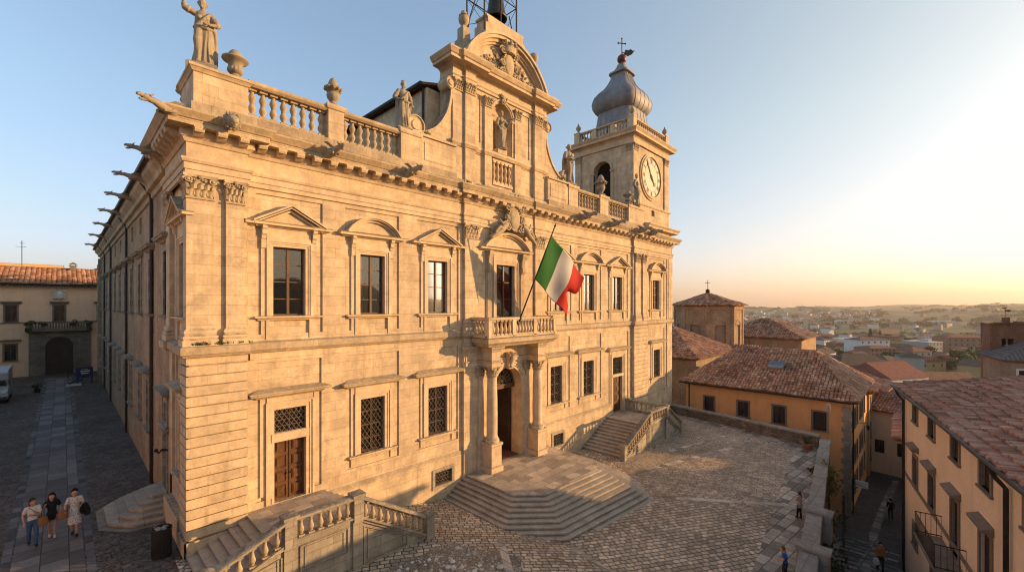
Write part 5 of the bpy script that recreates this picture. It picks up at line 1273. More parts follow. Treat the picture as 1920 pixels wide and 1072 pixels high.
# ================================================================= GROUND
def gz(x, y):
    P = [(-.3, 0), (1.0, -.12), (4.95, -1.0), (8.2, -1.06), (11.5, -1.6), (13.6, -2.05), (16, -2.1)]
    if x <= P[0][0]: z = 0.
    elif x >= P[-1][0]: z = -2.1
    else:
        for (a, b), (c, d) in zip(P, P[1:]):
            if a <= x <= c: z = b+(d-b)*(x-a)/(c-a); break
    return z - .035*max(0, -8-y)*min(1, max(0, x/5))
def sheet(name, poly, mat, lift=0.0, kind='structure', f=gz, cell=1.0):
    bm = bmesh.new(); bm.faces.new([bm.verts.new((x, y, 0)) for x, y in poly])
    xs = [p[0] for p in poly]; ys = [p[1] for p in poly]
    for a in ([-.3, 1.0, 4.95, 8.2, 11.5, 13.6, 16] if f is gz else []) + ([] if not cell else [min(xs)+cell*i for i in range(1, int((max(xs)-min(xs))/cell)+1)]):
        if min(xs) < a < max(xs): bmesh.ops.bisect_plane(bm, geom=bm.verts[:]+bm.edges[:]+bm.faces[:], plane_co=(a, 0, 0), plane_no=(1, 0, 0))
    for a in ([-8.0] if f is gz else []) + ([] if not cell else [min(ys)+cell*i for i in range(1, int((max(ys)-min(ys))/cell)+1)]):
        if min(ys) < a < max(ys): bmesh.ops.bisect_plane(bm, geom=bm.verts[:]+bm.edges[:]+bm.faces[:], plane_co=(0, a, 0), plane_no=(0, 1, 0))
    for v in bm.verts: v.co.z = f(v.co.x, v.co.y)+lift
    bmesh.ops.recalc_face_normals(bm, faces=bm.faces)
    for fc in bm.faces:
        if fc.normal.z < 0: fc.normal_flip()
    me = bpy.data.meshes.new(name); bm.to_mesh(me); bm.free(); me.materials.append(mat)
    return tag(link(bpy.data.objects.new(name, me)), kind=kind)

def paving(name, c1, c2, bw, bh, rot=0., mortar=.03, warp=.12, dark=(.05, .042, .035), light=.35, bump=.04, big=.9, sx=1.0):
    t = NT(name); ob = t.coord(); uv = t.mapping(ob, (sx, 1, 1), (0, 0, rot))
    w = t.n('ShaderNodeTexNoise', i_Scale=1.6, i_Detail=3); t.l(ob, w.inputs['Vector'])
    vm = t.n('ShaderNodeVectorMath', operation='SCALE', i_Scale=warp); t.l(w.outputs['Color'], vm.inputs[0])
    va = t.n('ShaderNodeVectorMath', operation='ADD'); t.l(uv, va.inputs[0]); t.l(vm.outputs[0], va.inputs[1])
    w2 = t.n('ShaderNodeTexNoise', i_Scale=6., i_Detail=2); t.l(ob, w2.inputs['Vector']); v2 = t.n('ShaderNodeVectorMath', operation='SCALE', i_Scale=warp*.45); t.l(w2.outputs['Color'], v2.inputs[0]); v3 = t.n('ShaderNodeVectorMath', operation='ADD'); t.l(va.outputs[0], v3.inputs[0]); t.l(v2.outputs[0], v3.inputs[1]); va = v3
    bc, bf = t.brick(va.outputs[0], bw, bh, mortar, off=.43, smooth=.35); bk = bf.node; bk.squash = .72; bk.squash_frequency = 3; bk.offset_frequency = 2
    n0 = t.noise(ob, .35, 5, .6); n1 = t.noise(ob, 3., 5, .65); n2 = t.noise(ob, 14., 4, .65)
    col = t.mix(bc, c1, c2); col = t.mix(1., col, t.math('MULTIPLY_ADD', bc, big, 1-big*.45), 'MULTIPLY')
    hi = t.noise(va.outputs[0], 1.3, 2); col = t.mix(t.math('MULTIPLY', t.maprange(hi, .58, .66, 0., 1.), light), col, tuple(min(.6, q*1.9) for q in c2))
    col = t.mix(1., col, t.maprange(n0, .3, .7, .72, 1.2), 'MULTIPLY'); col = t.mix(1., col, t.maprange(n1, .3, .7, .75, 1.2), 'MULTIPLY'); col = t.mix(1., col, t.maprange(n2, .3, .7, .85, 1.12), 'MULTIPLY')
    col = t.mix(t.math('MULTIPLY', bf, .9), col, dark)
    h = t.math('ADD', t.math('MULTIPLY', bf, -1.), t.math('ADD', t.math('MULTIPLY', n2, .3), t.math('MULTIPLY', bc, .35)))
    return t.done(col, t.maprange(n1, .3, .7, .62, .85), t.bump(h, bump, .9), .3)
def cobbles(name, c1, c2, sc=5., dark=(.03, .026, .022), stretch=(1, 1.4, 1), rot=0., light=.35):
    t = NT(name); ob = t.coord(); uv = t.mapping(ob, stretch, (0, 0, rot))
    v = t.n('ShaderNodeTexVoronoi', feature='DISTANCE_TO_EDGE', i_Scale=sc); t.l(uv, v.inputs['Vector'])
    c = t.n('ShaderNodeTexVoronoi', i_Scale=sc); t.l(uv, c.inputs['Vector']); sp = t.n('ShaderNodeSeparateColor'); t.l(c.outputs['Color'], sp.inputs[0])
    n0 = t.noise(ob, .3, 5, .6); n1 = t.noise(ob, 1.8, 5, .65); n2 = t.noise(ob, 16., 3)
    col = t.mix(sp.outputs[0], c1, c2); col = t.mix(t.math('MULTIPLY', t.maprange(sp.outputs[1], .84, .9, 0., 1.), light), col, tuple(min(.6, q*2.2) for q in c2))
    col = t.mix(1., col, t.maprange(n0, .3, .7, .65, 1.25), 'MULTIPLY'); col = t.mix(1., col, t.maprange(n1, .3, .7, .75, 1.2), 'MULTIPLY')
    e = t.maprange(v.outputs['Distance'], 0., .09, 0., 1.)
    col = t.mix(t.math('SUBTRACT', 1., e), col, dark)
    h = t.math('ADD', t.math('POWER', e, .5), t.math('MULTIPLY', t.math('ADD', n2, sp.outputs[2]), .3))
    return t.done(col, .72, t.bump(h, .05, .9), .3)
PB = paving('terrace_setts', (.42, .32, .225), (.52, .405, .29), .40, .25, R(30), .028, .14, light=.12, big=.5)
PA = paving('terrace_rows', (.38, .29, .205), (.47, .365, .265), .5, .17, R(58), .022, .06, light=.15, big=.5)
PC = cobbles('terrace_cobbles', (.36, .275, .195), (.49, .385, .28), 4.6, stretch=(1, 1.3, 1), rot=R(20), light=.18)
PF = paving('flagstones', (.24, .20, .155), (.33, .275, .215), .85, .5, R(6), .02, .06, light=.35, bump=.025)
PK = paving('kerb_flags', (.32, .265, .205), (.42, .35, .275), .8, 3., R(0), .02, .02, light=.3, bump=.025)
PS = cobbles('street_cobbles', (.082, .064, .05), (.15, .12, .096), 4.0, (.02, .016, .013), (1, 1.6, 1), R(8), .15)
PP = paving('path_flags', (.12, .106, .098), (.165, .15, .14), 1.1, .75, R(90), .016, .03, (.03, .03, .03), .12, .02, .5)
sheet('street', [(-40, -40), (-.3, -40), (-.3, 0.2), (.2, .2), (.2, 80), (-40, 80)], PS, 0, f=lambda x, y: 0., cell=0)
sheet('flagstone_path', [(-4.5, -12), (-2.62, -12), (-2.62, 62), (-4.5, 62)], PP, .006, f=lambda x, y: 0., cell=0)
PKD = paving('path_kerb', (.075, .07, .068), (.11, .105, .10), .7, 3., R(90), .02, .02, (.03, .03, .03), .1)
sheet('path_border', [(-4.78, -12), (-4.54, -12), (-4.54, 62), (-4.78, 62)], PKD, .004, f=lambda x, y: 0., cell=0); sheet('path_border', [(-2.58, -12), (-2.34, -12), (-2.34, 62), (-2.58, 62)], PKD, .004, f=lambda x, y: 0., cell=0)
SWX = lambda x: -16.1+(x-17.5)*(2.45/22.1)            # inner line of the south parapet
sheet('terrace', [(-.3, .3), (-.3, SWX(-.3)-.2), (39.7, SWX(39.7)-.2), (42.3, .3)], PB, 0, cell=0)
sheet('terrace_rows_field', [(21.7, -8.3), (24.0, -5.0), (37.2, -9.4), (36.8, -12.6), (24.5, -14.0)], PA, .004, cell=0)
sheet('terrace_cobble_field', [(23.6, -5.4), (25.4, -2.3), (41.4, -2.3), (40.0, -9.4), (37.6, -11.8), (37.4, -9.3)], PC, .008, cell=0)
sheet('terrace_border', [(8, SWX(8)+.02), (39.5, SWX(39.5)+.02), (39.5, SWX(39.5)+1.7), (8, SWX(8)+1.7)], PF, .012, cell=0)
sheet('terrace_border', [(39.55, -13.2), (41.7, -2.4), (40.6, -2.4), (38.4, -12.6)], PF, .0165, cell=0)
def band(a, b, w, lift=.014):
    a, b = Vector((*a, 0)), Vector((*b, 0)); d = (b-a).normalized(); s = Vector((-d.y, d.x, 0))*w/2
    sheet('paving_band', [((a-s).x, (a-s).y), ((b-s).x, (b-s).y), ((b+s).x, (b+s).y), ((a+s).x, (a+s).y)], PK, lift, cell=0)
band((21.9, -8.4), (26.5, -14.0), .35); band((23.8, -5.3), (37.3, -9.3), .4, .02); band((13.6, -7.8), (12.2, -16.0), .4); band((30.0, -5.2), (37.5, -7.0), .35, .024)
band((11.2, -5.3), (8.0, -9.5), .35)
# loose pebbles by the left stair
sheet('pebble_bed', [(5.2, -4.5), (9.0, -4.6), (10.6, -7.2), (8.2, -9.6), (4.5, -9.2)], cobbles('pebbles', (.24, .19, .145), (.38, .31, .24), 11., (.04, .033, .027), (1, 1, 1), 0, .8), .01, cell=0)
mb = MB()
for i in range(230):
    x, y = random.uniform(5.1, 9.8), random.uniform(-9.0, -4.7); r = random.choice((.03, .04, .05, .07, .1))*random.uniform(.8, 1.2)
    if x > 9.0 and y > -5.2: continue
    mb.ball((x, y, gz(x, y)+.015+r*.2), r, 7, 5, 0, random.uniform(.8, 1.5), random.uniform(.8, 1.3), .6, .12)
tag(mb.build('pebbles', plain('pale_pebble', (.55, .49, .42), .8, .3)), kind='stuff')

# ================================================================= STAIRS
def poly_steps(name, label, cat, P0, P9, n, ztop, dz, mat, mat0):
    o = thing(name, label, cat, (sum(p[0] for p in P0)/len(P0), sum(p[1] for p in P0)/len(P0), ztop-n*dz))
    mb = MB(); m = len(P0)
    L = [[(a[0]+(b[0]-a[0])*k/n, a[1]+(b[1]-a[1])*k/n) for a, b in zip(P0, P9)] for k in range(n+1)]
    nose = .075
    for k in range(1, n+1):
        z = ztop-k*dz
        for i in range(m-1):
            a, b = L[k-1][i], L[k-1][i+1]; c, d = L[k][i], L[k][i+1]
            mb.quad((*a, z), (*b, z), (*d, z), (*c, z))
    cen = Vector((sum(p[0] for p in P0)/m, sum(p[1] for p in P0)/m))
    for k in range(0, n+1):          # each tread edge overhangs its riser a little
        z = ztop-k*dz; V_ = [Vector(p) for p in L[k]]; nr = []
        for i in range(m-1):
            q = (V_[i+1]-V_[i]).normalized(); s = Vector((q.y, -q.x)); nr.append(-s if (cen-V_[i]).dot(s) > 0 else s)
        O = []
        for i in range(m):
            a = nr[max(0, i-1)]; b = nr[min(m-2, i)]; mm = (a+b); mm = mm/max(.3, mm.dot(a)); O.append(V_[i]+mm*nose)
        for i in range(m-1):
            a, b, a1, b1 = V_[i], V_[i+1], O[i], O[i+1]
            mb.quad((*a, z), (*b, z), (*b1, z-.008), (*a1, z-.008)); mb.quad((*a1, z-.008), (*b1, z-.008), (*b1, z-.075), (*a1, z-.075)); mb.quad((*a1, z-.075), (*b1, z-.075), (*b, z-.075), (*a, z-.075))
            mb.quad((*a, z-.075), (*b, z-.075), (*b, z-dz-.3), (*a, z-dz-.3))
    mb.build('steps', mat, o)
    mb = MB(); mb.add([(*p, ztop-.003) for p in P0], [tuple(range(m))]); mb.build('platform', mat0, o)
    return o
poly_steps('porch_stairs', 'broad grey polygonal flight of steps spreading out before the columned portal', 'stairs',
    [(13.72, .25), (13.72, -3.85), (14.9, -5.0), (20.0, -5.3), (21.1, -4.1), (21.1, .25)], [(11.35, .25), (11.35, -5.1), (13.85, -7.5), (21.2, -8.15), (23.5, -5.4), (23.5, .25)], 9, -.72, .153, M['step'], M['porch'])
poly_steps('side_stairs', 'small dark fan of steps up to the side door in the lane', 'stairs',
    [(.15, 5.35), (-.35, 5.4), (-.45, 5.6), (-.45, 6.6), (-.35, 6.8), (.15, 6.9)], [(.15, 3.95), (-1.3, 4.15), (-2.15, 5.2), (-2.15, 7.6), (-1.4, 8.6), (.15, 8.8)], 5, .9, .18, M['step'], M['step'])

def stairs(label, XA, XB, XC, XD, zl, za, zd, yo, yi, nA, nD, extra=None, nb=(5, 6, 7), rA=.0, rD=.0):
    """double flight against the facade: up from XA to XB, landing to XC, down to XD"""
    o = thing('staircase', label, 'stairs', ((XB+XC)/2, yo, min(za, zd)))
    mb = MB()
    for k in range(nA):
        x0, x1 = XA+(XB-XA)*k/nA, XB; z = za+(zl-za)*(k+1)/nA; z0 = za+(zl-za)*k/nA
        mb.box(x0-.06, x1, yo+.15, yi, z-.06, z-.0); mb.box(x0, x1, yo+.15, yi, z0-.3, z-.05)
    for k in range(nD):
        x1 = XD+(XC-XD)*k/nD; z = zd+(zl-zd)*(k+1)/nD; z0 = zd+(zl-zd)*k/nD
        if k == 0: mb.build('steps', M['step'], o); mb = MB()
        mb.box(XC, x1+.03, yo+.15, yi, z-.05, z); mb.box(XC, x1, yo+.15, yi, z0-.3, z-.05)
    mb.build('steps', M['step'], o)
    mb = MB(); mb.box(XB, XC, yo+.15, yi, zl-.6, zl-.002); mb.build('landing', M['porch'], o)
    # outer wall with sunk panels
    T = lambda u, v, q: (u, yo-q, v); mb = MB(); lo = min(za, zd)-.8
    s0 = zl-(XB-XA)*0+.0
    mb.prism([(XA, lo), (XA, za+.12), (XB, zl+.12), (XC, zl+.12), (XD, zd+.12), (XD, lo)], T, -.3, 0)
    def panel(p):
        c = Vector((sum(a for a, b in p)/len(p), sum(b for a, b in p)/len(p)))
        for w0, w1, d in ((1.0, .94, .05), (.82, .76, .03)):
            q0 = [c+(Vector(v)-c)*w0 for v in p]; q1 = [c+(Vector(v)-c)*w1 for v in p]; n = len(p)
            for i in range(n): mb.prism([q0[i], q0[(i+1) % n], q1[(i+1) % n], q1[i]], T, 0, d)
    mb.prism([(XA, za+.0), (XB, zl), (XC, zl), (XD, zd), (XD, zd+.13), (XC, zl+.15), (XB, zl+.15), (XA, za+.13)], T, -.34, .07)
    ga, gd = za+.15, zd+.15
    panel([(XB-.25, ga), (XB-.25, zl-.3), (XA+(XB-XA)*.35, ga+(zl-za)*.25), (XA+(XB-XA)*.3, ga)]); panel([(XC+.25, gd), (XC+.25, zl-.3), (XC+(XD-XC)*.7, gd+(zl-zd)*.2), (XC+(XD-XC)*.7, gd)])
    zb = max(gz(XB, yo), gz(XC, yo))+.25
    panel([(XB+.35, zb), (XC-.35, zb), (XC-.35, zl-.15), (XB+.35, zl-.15)])
    for x in (XB, XC): mb.box(x-.2, x+.2, yo-.08, yo+.2, lo, zl+.1)
    mb.build('stair_wall', M['plinth'], o)
    # balustrade
    mb = MB(); hr = 1.02; yr = yo+.02; A, B, C, D = (XA, yr, za+.13), (XB, yr, zl+.13), (XC, yr, zl+.13), (XD, yr, zd+.13)
    up = Vector((0, 0, hr-.28))
    for a, b in ((A, B), (B, C), (C, D)): rail_run(mb, Vector(a)-Vector((0, 0, .02)), Vector(b)-Vector((0, 0, .02)), .17, .1); rail_run(mb, Vector(a)+up, Vector(b)+up, .22, .16)
    for x, z0, zt_ in ((XA-.15, za-.6, za+hr+.08+rA), (XB, zl, zl+hr+.06), (XC, zl, zl+hr+.06), (XD+.1, zd-.6, zd+hr+.12+rD)): post(mb, x, yr, z0, zt_, .2, .05)
    if extra: x, n = extra; rail_run(mb, (x, yi, zl), (x, yr, zl), .16, .12); rail_run(mb, (x, yi, zl+hr-.16), (x, yr, zl+hr-.16), .2, .16); post(mb, x, yi-.2, zl, zl+hr+.02, .2, .04)
    bo = mb.build('balustrade', M['plinth'], o); bm = baluster_mesh(hr-.36, .105).mesh('baluster', M['orn'])
    for (a, b), n in zip(((A, B), (B, C), (C, D)), nb):
        a, b = Vector(a), Vector(b); d = (b-a).normalized()*.22; balrun(bm, bo, a+d+Vector((0, 0, .08)), b-d+Vector((0, 0, .08)), n)
    if extra: balrun(bm, bo, (x, yi-.4, zl+.12), (x, yr+.25, zl+.12), n=extra[1])
    return o
stairs('mossy double stair with balustrade below the left side door', .05, 2.4, 4.93, 8.25, .94, .0, -1.06, -3.6, .24, 7, 12, None, (5, 6, 9))
stairs('double stair with balustrade before the far right side door', 26.0, 30.0, 33.1, 36.0, -.24, -2.1, -2.1, -3.6, .24, 11, 11, (33.1, 7), (11, 6, 9))

# ================================================================= TERRACE WALLS
def wallrun(label, pts, zt, zb, th, side=1):
    o = thing('parapet_wall', label, 'wall', (pts[0][0], pts[0][1], zb)); mb = MB(); cp = MB()
    n = [Vector(p) for p in pts]; off = []
    for i, p in enumerate(n):
        d = (n[min(i+1, len(n)-1)]-n[max(i-1, 0)]).normalized(); off.append(p+Vector((d.y, -d.x))*th*side)
    for i in range(len(n)-1):
        a, b, c, d = n[i], n[i+1], off[i+1], off[i]
        vs = [(*q, zb) for q in (a, b, c, d)]+[(*q, zt-.14) for q in (a, b, c, d)]; mb.add(vs, [(0, 3, 2, 1), (4, 5, 6, 7), (0, 1, 5, 4), (1, 2, 6, 5), (2, 3, 7, 6), (3, 0, 4, 7)])
        L = (b-a).length; m = max(1, int(L/1.4)); u = (b-a).normalized(); s = (d-a).normalized()
        for k in range(m):          # one capping stone after another, none quite alike
            e = .05+random.uniform(-.015, .02); g = .008
            p0, p1 = a+u*(L*k/m+g), a+u*(L*(k+1)/m-g); z = zt+random.uniform(-.015, .015)
            q = [p0-s*e, p1-s*e, p1+s*(th+e), p0+s*(th+e)]; q2 = [p0-s*(e-.03), p1-s*(e-.03), p1+s*(th+e-.03), p0+s*(th+e-.03)]
            vs = [(*w, z-.15) for w in q]+[(*w, z-.03) for w in q]+[(*w, z) for w in q2]
            cp.add(vs, [(0, 3, 2, 1), (8, 9, 10, 11)]+[(i0+j, i0+(j+1) % 4, i0+4+(j+1) % 4, i0+4+j) for i0 in (0, 4) for j in range(4)])
    mb.build('masonry', M['rubble'], o); cp.build('capping', M['wallcap'], o); return o
wallrun('rubble parapet wall closing the far end of the terrace', [(42.2, .15), (39.62, -13.5)], -1.18, -11, .5, -1)
w_ = wallrun('long pale stone parapet along the alley edge of the terrace', [(39.75, SWX(39.75)), (30, SWX(30)), (17.5, SWX(17.5)), (5, SWX(5)), (-.3, SWX(-.3))], -1.42, -12, .62, -1)
mb = MB()
for x in (24.4, 20.0): y = SWX(x)-.3; mb.box(x-.3, x+.3, y-.75, y+.42, -2.8, -1.4); mb.box(x-.36, x+.36, y-.82, y+.48, -1.4, -1.27)
mb.build('buttress_block', M['wallcap'], w_)
# ================================================================= NEIGHBOURING HOUSES
def tile_slope(mb, a, b, c, d, w=.26, l=.4, jit=.02):
    """barrel tiles over the slope with eave a-b and top edge d-c (a under d); every tile its own island"""
    a, b, c, d = map(Vector, (a, b, c, d)); u = (b-a).normalized(); n = u.cross(d-a).normalized()
    if n.z < 0: n = -n
    up = n.cross(u).normalized()
    if up.dot(d-a) < 0: up = -up
    H = (d-a).dot(up); U0 = (d-a).dot(u); U1 = (c-a).dot(u); L = (b-a).length
    for j in range(int(H/l)+1):
        v = j*l
        if v > H-.05: break
        t = (v+l*.4)/H; lo, hi = U0*t, L+(U1-L)*t
        k = math.floor(min(lo, 0)/w)
        while k*w < hi:
            s = (k+.5)*w
            if lo < s < hi:
                o = a+u*(s+random.uniform(-jit, jit))+up*(v-.06+random.uniform(-jit, jit)*3.2)+n*(.02+random.uniform(0, jit*1.6)+.035*math.sin(s*.9+1.3*j*.37)+.03*math.sin(s*.31+j*.9)); ll = min(l*1.2, H-v+.05)
                ro, ri = w*.56, w*.46; vs = []
                for e, r, h0 in ((0, ro, .045), (ll, ri, 0)):
                    for m in range(5):
                        g = math.pi*m/4; vs.append(o+up*e+u*(r*math.cos(g))+n*(h0+r*.95*math.sin(g)))
                mb.add(vs, [(m, m+1, m+6, m+5) for m in range(4)]+[(0, 1, 2, 3, 4)], 0, False)
            k += 1
def hip(mb, w, d, z, rise, ov, kind, mat=0, ridge=None):
    """plain roof body; returns its slopes as (eave a, eave b, top c, top d)"""
    x0, x1, y0, y1 = -ov, w+ov, -ov, d+ov
    if kind == 'hipx':   e = ridge if ridge is not None else (y1-y0)/2; A, B = (x0+e, (y0+y1)/2, z+rise), (x1-e, (y0+y1)/2, z+rise)
    elif kind == 'gablex': A, B = (x0, (y0+y1)/2, z+rise), (x1, (y0+y1)/2, z+rise)
    elif kind == 'hipy': e = ridge if ridge is not None else (x1-x0)/2; A, B = ((x0+x1)/2, y0+e, z+rise), ((x0+x1)/2, y1-e, z+rise)
    elif kind == 'gabley': A, B = ((x0+x1)/2, y0, z+rise), ((x0+x1)/2, y1, z+rise)
    elif kind == 'pyr': A = B = ((x0+x1)/2, (y0+y1)/2, z+rise)
    p = [(x0, y0, z), (x1, y0, z), (x1, y1, z), (x0, y1, z)]
    if kind in ('hipx', 'gablex', 'pyr'): S_ = [(p[0], p[1], B, A), (p[2], p[3], A, B), (p[1], p[2], B, B), (p[3], p[0], A, A)]
    else: S_ = [(p[1], p[2], B, A), (p[3], p[0], A, B), (p[0], p[1], A, A), (p[2], p[3], B, B)]
    for s in S_:
        if s[2] == s[3]: mb.add(s[:3], [(0, 1, 2)], mat)
        else: mb.quad(*s, mat)
    mb.quad(p[3], p[2], p[1], p[0], mat)
    if kind.startswith('gable'): S_ = S_[:2]
    return S_
def house(name, label, cat, loc, rz, w, d, h, wall, roofm, kind='hipx', rise=2.2, ov=.45, wins=(), wall_z=0, tile=None, tilemat=None, group=None, ridge=None, wmat=None, eave=.16, shut=True, depth=.12):
    """wins: (face, along, z, width, height) with face f (local y=0), r (x=w), l (x=0), b (y=d)"""
    o = thing(name, label, cat, loc, group, rz, local=True)
    FT_ = {'f': lambda u, v, q: (u, -q, v), 'r': lambda u, v, q: (w+q, u, v), 'l': lambda u, v, q: (-q, u, v), 'b': lambda u, v, q: (u, d+q, v)}
    mb = MB()
    for f in 'frlb':
        hl = [(a-ww/2, a+ww/2, z, z+hh, None) for g, a, z, ww, hh in wins if g == f]
        mb.relief(0, w if f in 'fb' else d, wall_z, h, hl, FT_[f], back=-.25)
    if kind == 'gabley':
        for y in (0, d): mb.add([(0, y, h), (w, y, h), (w/2, y, h+rise*.96)], [(0, 1, 2)])
    if kind == 'gablex':
        for x in (0, w): mb.add([(x, 0, h), (x, d, h), (x, d/2, h+rise*.96)], [(0, 1, 2)])
    mb.build('wall', wall, o)
    mb = MB(); S_ = hip(mb, w, d, h+.02, rise, ov, kind, 0, ridge); rf = mb.build('roof', roofm, o)
    if tile:
        tm = MB()
        for s in (S_ if tile[2] is None else [S_[i] for i in tile[2]]): tile_slope(tm, *s, tile[0], tile[1])
        tm.build('roof_tiles', tilemat, rf, fix=False); rm = MB(); es = []
        A_, B_ = S_[0][3], S_[0][2]; es.append((A_, B_))
        if kind[:3] != 'gab': es += [(S_[0][0], A_), (S_[0][1], B_), (S_[1][0], B_), (S_[1][1], A_)]
        for p_, q_ in es:
            p_, q_ = Vector(p_), Vector(q_); n_ = max(1, int((q_-p_).length/.42)); up_ = Vector((0, 0, .1))
            for k_ in range(n_):
                a_, b_ = p_.lerp(q_, k_/n_)+up_, p_.lerp(q_, (k_+1.12)/n_)+up_; rm.tube([a_, b_], [.15, .125], 7, 0, True, False)
        rm.build('ridge_tiles', tilemat, rf, fix=False)
    if eave:
        mb = MB(); mb.sweep([(0, h-.5*eave*3), (.06, h-eave*1.4), (ov*.6, h-.1), (ov*.85, h+.0), (0, h)], [(0, 0), (w, 0), (w, d), (0, d)], True) if kind[:3] != 'gab' else [mb.box(-ov*.7, w+ov*.7, y-.1, y+.1, h-.2, h-.02) for y in (0, d)]
        mb.build('eave', wall if wmat is None else wmat[1], o)
    for g, a, z, ww, hh in wins:
        T = FT_[g]; mb = MB()
        if wmat: mb.relief(a-ww/2-.4, a+ww/2+.4, z-.3, z+hh+.4, [(a-ww/2-.17, a+ww/2+.17, z-.02, z+hh+.17, .05), (a-ww/2, a+ww/2, z, z+hh, None), (a-ww/2-.22, a+ww/2+.22, z-.1, z-.02, .1)], T, base=None, back=-.12)
        q = -depth
        sm = MB(); n = 2 if ww > .6 else 1
        if shut:
            for k in range(n):
                x0, x1 = a-ww/2+ww*k/n+.012, a-ww/2+ww*(k+1)/n-.012
                rr = [(x0+.05, x1-.05, z+.06+i*.075, z+.06+i*.075+.05, -.02) for i in range(int((hh-.14)/.075))]
                sm.relief(x0, x1, z+.01, z+hh-.01, rr, lambda u, v, e: T(u, v, q+.03+e), base=0, back=-.05)
            s = sm.build('shutter', M['shutter'], o)
        else:
            sm.add([T(a-ww/2, z, q), T(a+ww/2, z, q), T(a+ww/2, z+hh, q), T(a-ww/2, z+hh, q)], [(0, 1, 2, 3)]); s = sm.build('window', M['glass'], o)
            fm = MB(); fm.relief(a-ww/2, a+ww/2, z, z+hh, [(a-ww/2, a+ww/2, z, z+hh, .05), (a-ww/2+.06, a-.03, z+.06, z+hh*.6, None), (a+.03, a+ww/2-.06, z+.06, z+hh*.6, None), (a-ww/2+.06, a-.03, z+hh*.6+.04, z+hh-.06, None), (a+.03, a+ww/2-.06, z+hh*.6+.04, z+hh-.06, None)], lambda u, v, e: T(u, v, q+e), base=None, back=0); fm.build('frame', M['frame'], s)
        if wmat: mb.build('window_surround', wmat[0], s)
    return o
TC = tiles('terracotta_tiles', [(.20, .10, .055), (.38, .175, .095), (.48, .25, .145), (.32, .15, .085), (.56, .36, .24), (.25, .12, .07)])
TC2 = tiles('old_pink_tiles', [(.20, .095, .06), (.37, .165, .10), (.44, .215, .14), (.30, .135, .085), (.50, .30, .21), (.24, .11, .07)], .4)
RT1 = tilerows('far_tiles_a', (.16, .075, .05), (.25, .135, .09), .5, .4, 0); RT1y = tilerows('far_tiles_a2', (.16, .075, .05), (.25, .135, .09), .5, .4, 1)
RT2 = tilerows('far_tiles_b', (.12, .10, .095), (.18, .15, .14), .3, .4, 0)
GS = stone('grey_sandstone', (.20, .175, .135), (.15, .13, .10), (.9, .4), .012, .5, .02, .5, .3, .15)
OR = plaster('orange_plaster', (.82, .42, .17), (.74, .36, .14)); CRM = plaster('cream_plaster', (.82, .62, .44), (.76, .56, .385), .25); OCH = plaster('ochre_plaster', (.72, .50, .325), (.64, .435, .28), .4)
GREYT = plain('painted_trim', (.19, .15, .115), .8, .2)
# orange house across the far parapet
W_ = [('f', 2.5, -1.9, .95, 1.5), ('f', 5.85, -1.9, .95, 1.5), ('f', 9.05, -2.0, .98, 1.65), ('f', 12.3, -2.0, .98, 1.65)]
for i, y in enumerate((1.6, 3.4, 5.2, 7.6, 9.4, 11.6)):
    for z in (-1.9, -5.2, -8.0): W_.append(('r', y, z, .75, 1.6))
oh = house('house', 'long orange house with hipped tile roof beyond the far parapet', 'house', (45, -.5, 0), R(-90), 14.5, 14.3, .95, OR, TC, 'hipx', 3.5, .5, W_, -12, (.3, .42, None), TC, None, 4.0, (GREYT, GREYT))
mb = MB()
for k in range(26): mb.box(13.9 if k % 2 else 14.05, 14.56, -.05, .7 if k % 2 else .45, -11.5+k*.46, -11.5+k*.46+.43)
mb.build('quoin', M['plinth'], oh)
mb = MB(); mb.tube([(.4, -.12, .75), (.4, -.12, -6)], .06, 6); mb.tube([(14.62, 1.0, .7), (14.62, 1.0, -10)], .06, 6); mb.tube([(-.55, -.58, .93), (15.05, -.58, .93)], .07, 6); mb.tube([(15.08, -.5, .93), (15.08, 14.7, .93)], .07, 6); mb.build('gutter', M['gutter'], oh)
sk = Vector((52-3.9-45+0, 0, 0)); slope = 3.5/(7.65)
def on_roof(x, y): return (x, y, .97+(y+.5)*slope+.3)
mb = MB(); a, b = 7.3, 3.2; P = [on_roof(a, b), on_roof(a+1.4, b), on_roof(a+1.4, b+1.1), on_roof(a, b+1.1)]; mb.add([(p[0], p[1], p[2]-.1) for p in P]+[(p[0], p[1], p[2]+.06) for p in P], [(4, 5, 6, 7), (0, 1, 5, 4), (1, 2, 6, 5), (2, 3, 7, 6), (3, 0, 4, 7)]); s_ = mb.build('skylight', plain('skylight_frame', (.2, .2, .2), .5, .1), oh)
mb = MB(); mb.add([(p[0]*.9+(a+.7)*.1, p[1]*.9+(b+.55)*.1, p[2]+.07) for p in P], [(0, 1, 2, 3)]); mb.build('pane', glassmat('skylight_glass', (.02, .04, .07), 2.2), s_)
mb = MB(); p = on_roof(9.2, 3.4); mb.box(p[0]-.2, p[0]+.2, p[1]-.2, p[1]+.2, p[2]-.3, p[2]+.5); mb.box(p[0]-.27, p[0]+.27, p[1]-.27, p[1]+.27, p[2]+.5, p[2]+.58); mb.build('chimney', GS, oh)

